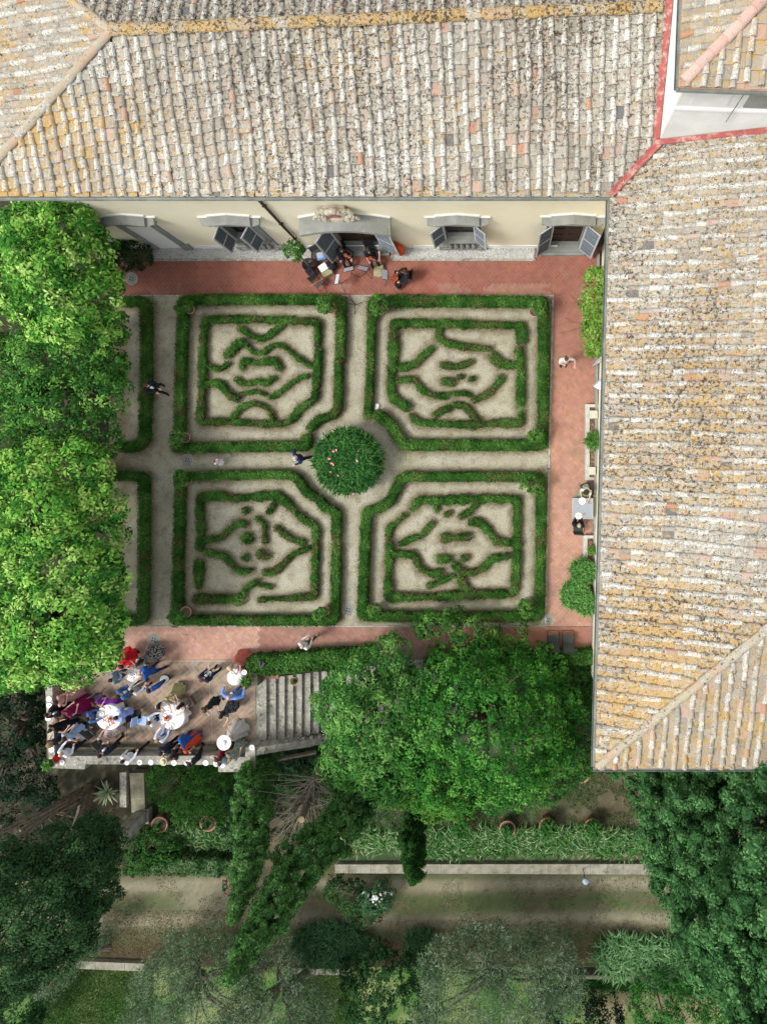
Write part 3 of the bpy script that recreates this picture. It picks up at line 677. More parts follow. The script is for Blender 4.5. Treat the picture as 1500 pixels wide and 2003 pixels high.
def caps(name, parent, p0, p1, r=.17, seed=1, step=.46, li=(.4, .9, .1), pal=None):
    """overlapping ridge or hip tiles laid along a line"""
    rs = random.Random(seed); p0, p1 = Vector(p0), Vector(p1); L = (p1 - p0).length; n = int(L / step); D = (p1 - p0) / n
    V, F, CO, LI = [], [], [], []; q = D.to_track_quat('Y', 'Z').to_matrix(); ns_ = 8
    for k in range(n):
        c = rs.choice(pal or [(.42, .37, .27), (.4, .35, .26), (.44, .33, .24)]); l_ = (li[0] + rs.uniform(-.7, .5), li[1] + rs.uniform(-.9, .5), li[2] + rs.uniform(-.2, .4))
        base = p0 + D * k; vs = []
        dd = Vector((rs.uniform(-.02, .02), rs.uniform(-.02, .02), 0))
        for (t0, rr, hh) in ((-.04, r * 1.06, .03), (1.06, r * .9, .0)):
            for s_ in range(ns_):
                t = math.pi * s_ / (ns_ - 1); vs.append(tuple(base + D * t0 + dd + q @ Vector((-rr * math.cos(t), 0, hh + rr * .75 * math.sin(t) - .03))))
        b0_ = len(V); V += vs; F += [[b0_ + s_, b0_ + s_ + 1, b0_ + ns_ + s_ + 1, b0_ + ns_ + s_] for s_ in range(ns_ - 1)]; F.append([b0_ + s_ for s_ in range(ns_)][::-1]); F.append([b0_ + ns_ + s_ for s_ in range(ns_)])
        CO += [c] * len(vs); LI += [l_] * len(vs)
    og = org_of(parent)
    if og: V = [(x - og[0], y - og[1], z - og[2]) for x, y, z in V]
    me = bpy.data.meshes.new(name); me.from_pydata(V, [], F)
    for nm, arr in (('Col', CO), ('Li', LI)):
        ca_ = me.color_attributes.new(nm, 'FLOAT_COLOR', 'POINT'); qq = np.ones((len(V), 4), np.float32); qq[:, :3] = np.array(arr); ca_.data.foreach_set('color', qq.ravel())
    return obj(name, me, M['tile'], parent)

def nz(x, y, s, sd): return float(fbm(np.array([x]), np.array([y]), s, sd)[0])
def zone_north(x, y, rs):
    west = np.clip((-11 - x) / 5, 0, 1); eave = np.clip((10.4 - y) / .9, 0, 1); n = nz(x, y, .5, 41)
    return (.9 + (nz(x, y, .7, 44) - .5) * 1.6, .6 + .75 * west * (.5 + n) + eave * .8 + (n - .5) * 1.8, .6 - west * .8 + (nz(x, y, .35, 42) - .45) * 1.5)
def zone_east(x, y, rs):
    south = np.clip((-3 - y) / 6, 0, 1); n = nz(x, y, .5, 51)
    return (.95 + (n - .5) * .9, 1.0 + south * .8 + (nz(x, y, .4, 53) - .5) * 1.6 + np.clip((6.0 - abs(y - 3)) / 6, 0, .4) * .3, .65 - south * .5 + (nz(x, y, .4, 52) - .42) * 1.6)
def zone_south(x, y, rs): return (.6, 1.3 + (nz(x, y, 1.2, 54) - .5) * 1.5, .1)
def zone_west(x, y, rs): return (.9, 1.0 + (nz(x, y, .9, 56) - .5) * 1.6, .25)
def zone_tower(x, y, rs): return (.6, 1.2, -.3)
def zone_back(x, y, rs): return (.7, .5, 1.1)

wcx, ecx = -19.6, 3.86
north = thing('villa', 'cream walled villa wing with grey pedimented windows under a long lichened tile roof', 'building', (-7, 15, 0))
RW, RE_ = (-13.3, 14.7), (5.6, 15.35)
tiled((wcx, 9.71), (1, 0), (0, 1), EZ, SL, [(wcx, 9.71), (ecx, 9.71), (5.62, 11.45), (5.62, 15.35), RW], zone_north, 'roof', north, seed=3)
slw = (RW[1] - 9.71) * SL / (RW[0] - wcx)
tiled((wcx, 9.71), (0, 1), (1, 0), EZ, slw, [(wcx, 19.7), (wcx, 9.71), RW], zone_west, 'roof', north, seed=4)
tiled((wcx, 19.9), (1, 0), (0, -1), EZ, (SL * 4.99) / (19.9 - 14.7), [(-18.2, 18.6), RW, (5.62, 15.35), (5.62, 18.6)], zone_back, 'roof', north, seed=5)
zr = EZ + SL * (14.7 - 9.71); zr2 = EZ + SL * (15.35 - 9.71)
caps('ridge_cap', north, (RW[0], RW[1], zr + .06), (5.3, 15.35, zr2 + .06), .21, 6, .5, (.75, 1.75, .9))
caps('ridge_cap', north, (wcx + .1, 9.79, EZ + .07), (RW[0], RW[1], zr + .07), .15, 7, .42, (.8, .8, -.2))
caps('ridge_cap', north, (-18.2, 18.6, EZ + .3), (RW[0], RW[1], zr + .06), .15, 8, .42, (.5, 1.2, .2))
# decking under the tiles, thick enough to read as a roof edge
b = MB()
def deck(poly, zf, th=.12):
    poly = ccw(poly); n = len(poly); top = [(x, y, zf(x, y) - .012) for x, y in poly]; bot = [(x, y, z - th) for x, y, z in top]
    b.add(top + bot, [tuple(range(n)), tuple(range(n, 2 * n))[::-1]] + [(i, n + i, n + (i + 1) % n, (i + 1) % n) for i in range(n)])
deck([(wcx, 9.75), (ecx - .02, 9.75), (5.6, 11.47), (5.6, 15.35), RW], lambda x, y: EZ + SL * (y - 9.71))
deck([(wcx, 19.7), (wcx, 9.75), RW], lambda x, y: EZ + slw * (x - wcx))
deck([(-19.6, 19.9), RW, (5.6, 15.35), (5.6, 19.9)], lambda x, y: EZ + (SL * 4.99) / 5.2 * (19.9 - y) if y > 16 else EZ + SL * (y - 9.71))
obj('roof_deck', b, M['wood'], north)
caps('eave_gutter', north, (wcx, 9.66, EZ - .1), (ecx + .05, 9.66, EZ - .1), .01, 9, 4)  # placeholder replaced below
bpy.data.objects.remove(north.children[-1])
def gutter(parent, p0, p1, r=.075):
    p0, p1 = Vector(p0), Vector(p1); g = MB(); q = (p1 - p0).to_track_quat('Y', 'Z').to_matrix(); ns_ = 9; vs = []
    for p in (p0, p1):
        for rr in (r, r - .012):
            for s_ in range(ns_):
                t = math.pi + math.pi * s_ / (ns_ - 1); vs.append(p + q @ Vector((rr * math.cos(t), 0, rr * math.sin(t))))
    n2 = 2 * ns_
    g.add(vs, [(s_, s_ + 1, n2 + s_ + 1, n2 + s_) for s_ in range(ns_ - 1)] + [(ns_ + s_ + 1, ns_ + s_, n2 + ns_ + s_, n2 + ns_ + s_ + 1) for s_ in range(ns_ - 1)] + [(0, ns_, n2 + ns_, n2), (ns_ - 1, n2 + ns_ - 1, n2 + 2 * ns_ - 1, 2 * ns_ - 1)])
    return obj('gutter', g, M['metal'], parent)
gutter(north, (wcx, 9.645, EZ - .02), (ecx + .1, 9.645, EZ - .02))

# ---- north wall with real openings
YN = 10.5
def hole_wall(mb, x0, x1, z0, z1, holes, y, depth=.32, to=None):
    xs = sorted({x0, x1, *[h[0] for h in holes], *[h[1] for h in holes]}); zs = sorted({z0, z1, *[h[2] for h in holes], *[h[3] for h in holes]})
    for i in range(len(xs) - 1):
        for j in range(len(zs) - 1):
            cx, cz = (xs[i] + xs[i + 1]) / 2, (zs[j] + zs[j + 1]) / 2
            if any(h[0] < cx < h[1] and h[2] < cz < h[3] for h in holes): continue
            mb.add([(xs[i], y, zs[j]), (xs[i + 1], y, zs[j]), (xs[i + 1], y, zs[j + 1]), (xs[i], y, zs[j + 1])], [(0, 1, 2, 3)])
    for h in holes:
        a, c, e, g = h; Y2 = y + depth
        to_ = MB() if to is not None else mb
        if to is not None: to.append(to_)
        to_.add([(a, y, e), (a, Y2, e), (a, Y2, g), (a, y, g), (c, y, e), (c, Y2, e), (c, Y2, g), (c, y, g)], [(0, 1, 2, 3), (4, 7, 6, 5), (3, 2, 6, 7), (0, 4, 5, 1)])
WIN = dict(blind=(-16.75, -15.55, .25, 3.55), win2=(-12.4, -11.1, 1.55, 3.55), door=(-7.75, -5.85, .35, 3.35), win4=(-2.65, -1.33, 1.55, 3.55), door5=(2.2, 3.62, .3, 3.5))
RV = []; b = MB(); hole_wall(b, -18.6, 4.5, 0, 8.05, [WIN[k] for k in ('win2', 'door', 'win4', 'door5')], YN, to=RV)
b.add([(-18.6, YN, 0), (-18.6, 19, 0), (-18.6, 19, 8.05), (-18.6, YN, 8.05)], [(3, 2, 1, 0)])
b.add([(-18.6, 19, 0), (4.5, 19, 0), (4.5, 19, 8.05), (-18.6, 19, 8.05)], [(3, 2, 1, 0)])
obj('wall', b, M['plaster'], north); [obj('reveal', q_, M['serena'], north) for q_ in RV]
b = MB(); b.box((-7, 10.52 + .0, 8.0), (23.2, .1, .16)); b.box((-18.64, 10.75, 3.2), (.1, .5, 6.4)); obj('cornice', b, M['whitetrim'], north)
b = MB(); b.box((-12.2, YN - .012, .2), (12.6 - .2, .03, .4)); b.box((-.9, YN - .012, .2), (7.0, .03, .4)); obj('base_band', b, M['whitetrim'], north)
# soffit battens
for k in range(40): b = MB(); b.box((-19.2 + k * .58, 10.1, EZ - .06 + .12), (.09, .78, .1), rot=Matrix.Rotation(math.atan(SL), 3, 'X')); obj('rafter_tail', b, M['wood'], north)

def slatted(mb, org, dirx, wd, z0, z1, th=.045):
    """a shutter leaf: frame (slot 0) and slats (slot 1)"""
    d = Vector((dirx[0], dirx[1], 0)).normalized(); o = Vector((org[0], org[1], 0)); fw = .075; ang = math.atan2(d[1], d[0])
    mb.mi = 0
    def bx(s0, s1, za, zb, t): 
        c = o + d * (s0 + s1) / 2; mb.box((c[0], c[1], (za + zb) / 2), (s1 - s0, t, zb - za), rz=ang)
    bx(0, fw, z0, z1, th); bx(wd - fw, wd, z0, z1, th); bx(fw, wd - fw, z1 - fw, z1, th - .004); bx(fw, wd - fw, z0, z0 + fw * 1.3, th - .004); bx(fw, wd - fw, (z0 + z1) / 2 - .04, (z0 + z1) / 2 + .04, th - .006)
    mb.mi = 1; n = int((z1 - z0 - .2) / .085)
    for k in range(n):
        z = z0 + .14 + k * .085
        if abs(z - (z0 + z1) / 2) < .06: continue
        c = o + d * wd / 2; mb.box((c[0], c[1], z), (wd - 2 * fw, .05, .014), rot=Matrix.Rotation(ang, 3, 'Z') @ Matrix.Rotation(math.radians(38), 3, 'X'))
    bx(fw, wd - fw, z0 + .1, z1 - .08, .008)
def window(key, label, cx, halfw, top, leaf, shl=None, shr=None, wd=.68, arch=False, sill=True, blind=False, proj=.42):
    x0, x1, z0, z1 = WIN[key]; sw = .3
    f = MB(); zb = .02 if key != 'blind' else .1
    f.box(((x0 - sw / 2), YN - .05, (zb + z1) / 2), (sw, .1, z1 - zb)); f.box(((x1 + sw / 2), YN - .05, (zb + z1) / 2), (sw, .1, z1 - zb)); f.box(((x0 + x1) / 2, YN - .055, z1 + .16), (x1 - x0 + 2 * sw, .11, .32))
    for sx, xx in ((-1, x0 - sw), (1, x1 + sw)): f.box((xx - sx * .05, YN - .075, zb + .3), (.42, .14, .55)); f.box((xx - sx * .03, YN - .07, z1 + .12), (.36, .13, .36))
    if z0 > 1: f.box(((x0 + x1) / 2, YN - .035, z0 / 2), (x1 - x0, .06, z0 - .1))
    o = obj('window' if z0 > 1 or blind else 'door', f, M['serena'], north)
    p = MB(); zt_ = top
    if not arch:
        prof = [(-halfw, zt_ - .34), (-halfw, zt_ - .2), (-halfw * .72, zt_ - .2), (-halfw * .72, zt_ - .08), (0, zt_ + .1), (halfw * .72, zt_ - .08), (halfw * .72, zt_ - .2), (halfw, zt_ - .2), (halfw, zt_ - .34)]
    else:
        prof = [(-halfw, zt_ - .5)] + [(-halfw + halfw * 2 * t / 10, zt_ - .32 + .55 * math.sin(math.pi * t / 10)) for t in range(11)] + [(halfw, zt_ - .5)] + [(halfw - halfw * 2 * t / 10, zt_ - .55 + .5 * math.sin(math.pi * t / 10)) for t in range(1, 10)]
    n = len(prof); pr = proj
    if not arch:
        vs = [(cx + a, YN - .002, z + .04) for a, z in prof] + [(cx + a, YN - pr * (1 if abs(a) < halfw * .8 else .72), z - .06) for a, z in prof]
        p.add(vs, [tuple(range(n)), tuple(range(n, 2 * n))[::-1]] + [(i, n + i, n + (i + 1) % n, (i + 1) % n) for i in range(n)])
        p.box((cx, YN - pr * .36, zt_ - .38), (halfw * 1.8, pr * .7, .1)); 
    else:
        for t in range(10):
            a0 = -halfw + halfw * 2 * t / 10; a1 = a0 + halfw * .2 + .001; s0, s1 = .55 * math.sin(math.pi * t / 10), .55 * math.sin(math.pi * (t + 1) / 10)
            q = [(a0, zt_ - .5 + s0), (a1, zt_ - .5 + s1), (a1, zt_ - .3 + s1), (a0, zt_ - .3 + s0)]
            vs = [(cx + a, YN - .002, z + .03) for a, z in q] + [(cx + a, YN - pr, z - .08) for a, z in q]
            p.add(vs, [(0, 1, 2, 3), (7, 6, 5, 4), (0, 4, 5, 1), (1, 5, 6, 2), (2, 6, 7, 3), (3, 7, 4, 0)])
        p.box((cx, YN - .12, zt_ - .62), (halfw * 1.7, .24, .16))
    obj('pediment', p, M['serena'], o)
    wl = MB()
    if not arch:
        for a, c in (((-halfw - .1, zt_ - .16), (-halfw * .7, zt_ - .14)), ((-halfw * .74, zt_ - .02), (0, zt_ + .17)), ((0, zt_ + .17), (halfw * .74, zt_ - .02)), ((halfw * .7, zt_ - .14), (halfw + .1, zt_ - .16))): wl.bar((cx + a[0], YN - .03, a[1]), (cx + c[0], YN - .03, c[1]), .06, .09)
    else:
        for t in range(10):
            a0 = -halfw + halfw * .2 * t; a1 = a0 + halfw * .2; wl.bar((cx + a0, YN - .03, zt_ - .24 + .55 * math.sin(math.pi * t / 10)), (cx + a1, YN - .03, zt_ - .24 + .55 * math.sin(math.pi * (t + 1) / 10)), .06, .09)
    for xx in (x0 - sw - .05, x1 + sw + .05): wl.box((xx, YN - .01, (z1 + .5) / 2), (.09, .024, z1 - .5))
    obj('white_lining', wl, M['whitetrim'], o)
    if blind:
        q = MB(); q.box(((x0 + x1) / 2, YN - .01, (z0 + z1) / 2), (x1 - x0, .02, z1 - z0)); obj('blind_panel', q, M['whitetrim'], o)
        return o
    d = MB(); d.mi = 0; yd = YN + .26; xm = (x0 + x1) / 2
    for s_ in (-1, 1):
        xa = xm + s_ * (x1 - x0) / 4; hw = (x1 - x0) / 2 - .012
        d.mi = 0
        for xx in (xa - hw / 2 + .05, xa + hw / 2 - .05): d.box((xx, yd, (z0 + z1) / 2), (.1, .07, z1 - z0 - .02))
        nr = 3 if z1 - z0 < 2.2 else 4; hz_ = (z1 - z0) / nr
        for k in range(nr + 1): d.box((xa, yd - .002, z0 + .045 + k * (z1 - z0 - .09) / nr), (hw - .2, .066, .09))
        d.mi = 1
        for k in range(nr): d.box((xa, yd + .015, z0 + hz_ * (k + .5)), (hw - .2, .02, hz_ - .1))
    obj('casement', d, None, o, mats=[M['wood'], M['glass'] if z0 > 1 else M['wood']])
    s = MB(); s.box((xm, YN - .1, z0 - .06), (x1 - x0 + .5, .36, .1))
    if z0 > 1:
        s.box((xm, YN - .08, .35), (x1 - x0 + .5, .24, .12))
        for k in range(5): s.lathe([(.05, .42), (.1, .6), (.11, .75), (.05, 1.0), (.08, 1.2), (.06, 1.48)], (x0 + .1 + k * (x1 - x0 - .2) / 4, YN - .14, 0), 8)
    else: s.box((xm, YN - .2, .1), (x1 - x0 + .6, .42, .18))
    obj('sill', s, M['serena'], o)
    for side, dr in ((0, shl), (1, shr)):
        if dr is None: continue
        m = MB(); slatted(m, (x0 + .0 if side == 0 else x1, YN - .13), dr, wd, z0 + .02, z1 - .02); obj('shutter', m, None, o, mats=[M['shutter'], M['slat']])
    return o
window('blind', '', -16.15, 1.2, 4.25, None, blind=True)
window('win2', '', -11.7, 1.25, 4.25, None, (-.34, -.94), (-.47, -.88), .7)
dd = window('door', '', -6.8, 1.95, 4.3, None, (-.56, -.83), (.9, -.42), .92, arch=True, proj=.75)
window('win4', '', -1.98, 1.3, 4.25, None, (-.8, -.6), (.75, -.66), .7)
window('door5', '', 2.95, 1.32, 4.3, None, (-.83, -.55), (.77, -.64), .78)
# carved stone crest with red field over the door
b = MB(); cx, cz = -6.95, 5.0
for k in range(26):
    a = k / 26 * 2 * math.pi; r = 1 + .15 * math.sin(5 * a); b.ball((cx + .62 * r * math.cos(a), YN - .28 + .05 * math.sin(3 * a), cz + .42 * r * math.sin(a)), random.uniform(.09, .15), 8, 6, jit=.12)
for s_ in (-1, 1):
    for k in range(14):
        a = k * .5; r = .3 - k * .018; b.ball((cx + s_ * (.62 + r * math.cos(a)), YN - .36, cz - .2 + r * math.sin(a)), .075, 7, 5)
b.box((cx, YN - .14, cz), (.9, .28, .7)); b.box((cx, YN - .2, cz - .5), (.5, .4, .4)); b.ball((cx, YN - .3, cz + .5), (.2, .14, .16), 9, 6, jit=.1)
cr = obj('carved_crest', b, mat('carved_stone', (.56, .5, .4), .9, (.4, .35, .27), 5, bump=.6), dd)
b = MB(); b.box((cx - .02, YN - .3, cz + .12), (.42, .08, .55)); obj('crest_field', b, M['red'], dd)
# downpipe
b = MB(); b.path([(-9.55, 9.7, 8.0), (-9.6, 10.3, 7.3), (-9.7, 10.42, 6.8), (-9.72, 10.42, 3), (-9.72, 10.42, .15), (-9.72, 10.3, .05)], .06, 8)
for z in (1.5, 3.4, 5.4): b.box((-9.72, 10.44, z), (.18, .12, .05))
obj('downpipe', b, M['wood'], north)

# ---- east wing
tv = Vector((.54, 20.86)).normalized(); uv = (tv[1], -tv[0]); tvv = (tv[0], tv[1]); E2 = (3.32, -11.15)
east = thing('villa_wing', 'villa wing on the east side under a broad roof of white lichened clay tiles', 'building', (10, 0, L1))
tiled(E2, tvv, uv, EZ, SL, [E2, (10.3, -4.2), (10.7, 12.0), (5.62, 11.42), (3.86, 9.71)], zone_east, 'roof', east, seed=13)
tiled(E2, (1, 0), (0, 1), EZ, SL, [(3.32, -11.15), (17.2, -11.15), (10.28, -4.2)], zone_south, 'roof', east, seed=14)
caps('ridge_cap', east, (3.42, -11.05, EZ + .07), (10.28, -4.2, EZ + SL * 6.95 + .07), .16, 15, .44, (.9, .3, .2))
caps('ridge_cap', east, (10.28, -4.2, EZ + SL * 6.95 + .07), (10.7, 12, EZ + SL * 6.95 + .07), .16, 16, .44, (.9, .3, .2))
b = MB(); fz = lambda x, y: EZ + SL * ((x - E2[0]) * uv[0] + (y - E2[1]) * uv[1])
deck([(3.36, -11.11), (10.28, -4.2), (10.7, 12.0), (5.62, 11.4), (3.88, 9.73)], fz); deck([(3.36, -11.11), (17.2, -11.11), (10.28, -4.2)], lambda x, y: EZ + SL * (y + 11.15))
rz_ = EZ + SL * 6.95
b.add([(10.28, -4.2, rz_), (17.2, -11.11, EZ), (17.8, 16, EZ), (10.8, 16, rz_), (10.28, -4.2, rz_ - .1), (17.2, -11.11, EZ - .1), (17.8, 16, EZ - .1), (10.8, 16, rz_ - .1)], [(0, 1, 2, 3), (7, 6, 5, 4), (1, 5, 6, 2), (2, 6, 7, 3)])
obj('roof_deck', b, M['terracotta'], east)
gutter(east, (3.32 - .07, -11.15, EZ - .02), (3.86 - .07, 9.6, EZ - .02)); gutter(east, (17.2, -11.22, EZ - .02), (3.26, -11.22, EZ - .02))
WA, WB = (4.25, -10.3), (4.77, 10.5)
b = MB()
b.add([(WA[0], WA[1], L1), (WB[0], WB[1], L1), (WB[0], WB[1], 8.02), (WA[0], WA[1], 8.02)], [(0, 3, 2, 1)])
b.add([(WA[0], WA[1], L1), (16.3, WA[1], L1), (16.3, WA[1], 8.02), (WA[0], WA[1], 8.02)], [(0, 1, 2, 3)])
b.add([(16.3, WA[1], L1), (16.6, 16, L1), (16.6, 16, 8.02), (16.3, WA[1], 8.02)], [(0, 1, 2, 3)])
obj('wall', b, M['plaster'], east)
b = MB(); strip(b, (1168, 500), (1158, 1262), .12, .35); obj('base_band', b, M['serena'], east)
for vv, dr in ((706, (-.8, -.45)), (768, (-.8, .45))):
    m = MB(); q = P(1176, vv); slatted(m, (q[0] + .05, q[1]), dr, .62, .3, 2.9); obj('shutter', m, None, east, mats=[M['shutter'], M['whitetrim']])
b = MB(); q0, q1 = P(1173, 698), P(1172, 776); b.box(((q0[0] + .02), (q0[1] + q1[1]) / 2, 1.6), (.06, abs(q1[1] - q0[1]), 3.2)); b.box((q0[0] + .0, (q0[1] + q1[1]) / 2, 3.3), (.3, 2.3, .2)); obj('door_surround', b, M['serena'], east)
# south eave has a bare rafter edge
# ---- valley and flashings in red painted metal
def zN(y): return EZ + SL * (y - 9.71)
b = MB(); w2 = .13
vs = []
for k in range(9):
    t = k / 8 * 1.78; x, y = 3.86 + t, 9.71 + t; z = zN(y) + .17 - .02 * math.sin(k)
    vs += [(x - w2 * .7, y + w2 * .7, z + .03), (x, y, z - .02), (x + w2 * .7, y - w2 * .7, z + .03)]
b.add(vs, [(3 * k + i, 3 * k + i + 1, 3 * k + i + 4, 3 * k + i + 3) for k in range(8) for i in (0, 1)])
obj('valley_flashing', b, M['red'], east)

# ---- tower
TWX, TWY, TR_ = 5.62, 11.42, math.radians(-2.2)
tw = thing('tower', 'square white rendered tower with its own lichened tile roof above the red flashing', 'building', (8.6, 14.6, 8.0))
TZ = 12.6; TH = 3.35
cen = Vector((TWX + 3.0, TWY + 3.0 - .1)); c0 = cen - Vector((3.0, 3.0))
R2 = lambda x, y: (cen[0] + (x * math.cos(TR_) - y * math.sin(TR_)), cen[1] + (x * math.sin(TR_) + y * math.cos(TR_)))
b = MB(); b.prism([R2(-3, -3), R2(3, -3), R2(3, 3), R2(-3, 3)], 8.0, TZ - .05); obj('wall', b, M['white'], tw)
b = MB()
for (x0, x1, z0, z1, m_) in ((-2.6, -1.45, 11.2, 12.2, 0), (-.9, .85, 11.15, 12.1, 1), (1.2, 2.5, 11.2, 12.2, 0)):
    b.mi = m_; p0, p1 = R2(x0, -3.02), R2(x1, -3.02); b.bar((*p0, (z0 + z1) / 2), (*p1, (z0 + z1) / 2), .06, z1 - z0)
b.mi = 2; p0, p1 = R2(-3.04, -3.03), R2(3.04, -3.03); b.bar((*p0, 10.95), (*p1, 10.95), .08, .1)
for xx in (-1.18, 1.6): b.mi = 3; p = R2(xx, -3.12); b.tube((*p, 10.4), (*p, TZ), .016)
obj('wall_panel', b, None, tw, mats=[M['white'], M['serena'], M['whitetrim'], M['metal']])
ov = 3.32
cs = [R2(-ov, -ov), R2(ov, -ov), R2(ov, ov), R2(-ov, ov)]; ap = (cen[0], cen[1]); ts = .36
dx, dy = (math.cos(TR_), math.sin(TR_)), (-math.sin(TR_), math.cos(TR_))
tiled(cs[0], dx, dy, TZ, ts, [cs[0], cs[1], ap], zone_tower, 'roof', tw, seed=21); tiled(cs[0], dy, dx, TZ, ts, [cs[3], cs[0], ap], zone_tower, 'roof', tw, seed=22)
b = MB(); za = TZ + ts * ov
for i in range(4):
    a_, c_ = cs[i], cs[(i + 1) % 4]; b.add([(*a_, TZ - .01), (*c_, TZ - .01), (*ap, za - .01)], [(0, 1, 2)])
b.add([(*c, TZ - .1) for c in cs] + [(*c, TZ - .01) for c in cs], [(3, 2, 1, 0)] + [(i, (i + 1) % 4, 4 + (i + 1) % 4, 4 + i) for i in range(4)])
obj('roof_deck', b, M['terracotta'], tw)
caps('ridge_cap', tw, (cs[0][0] + .15, cs[0][1] + .15, TZ + .08), (*ap, za + .08), .17, 23, .5, (.2, .2, -.6), [(.55, .36, .3), (.58, .4, .33), (.5, .3, .24)])
g0 = R2(-ov - .06, -ov - .06); g1 = R2(ov, -ov - .06); g2 = R2(-ov - .06, ov)
gutter(tw, (*g1, TZ - .01), (*g0, TZ - .01), .08); gutter(tw, (*g0, TZ - .01), (*g2, TZ - .01), .08)
b = MB()
a0, a1 = R2(-3.1, -3.0), R2(-3.1, 3); 
for k in range(8):
    t0, t1 = k / 8, (k + 1) / 8; pa = (a0[0] + (a1[0] - a0[0]) * t0, a0[1] + (a1[1] - a0[1]) * t0); pb = (a0[0] + (a1[0] - a0[0]) * t1, a0[1] + (a1[1] - a0[1]) * t1)
    if pb[1] > 16: break
    zz = lambda y: min(zN(y), zr2 + .02) + .12
    b.add([(pa[0] - .1 + .03 * math.sin(k * 2.3), pa[1], zz(pa[1]) - .02), (pb[0] - .15, pb[1], zz(pb[1]) - .02), (pb[0] + .07, pb[1], zz(pb[1]) + .15), (pa[0] + .07, pa[1], zz(pa[1]) + .15)], [(0, 3, 2, 1)])
s0, s1 = R2(-3.1, -3.02), R2(3.0, -3.02)
b.add([(s0[0] - .1, s0[1] - .13, fz(*s0) + .13), (s1[0], s1[1] - .13, fz(*s1) + .11), (s1[0], s1[1] - .0, fz(*s1) + .26), (s0[0] - .1, s0[1] - .0, fz(*s0) + .26)], [(0, 1, 2, 3)])
obj('flashing', b, M['red'], tw)
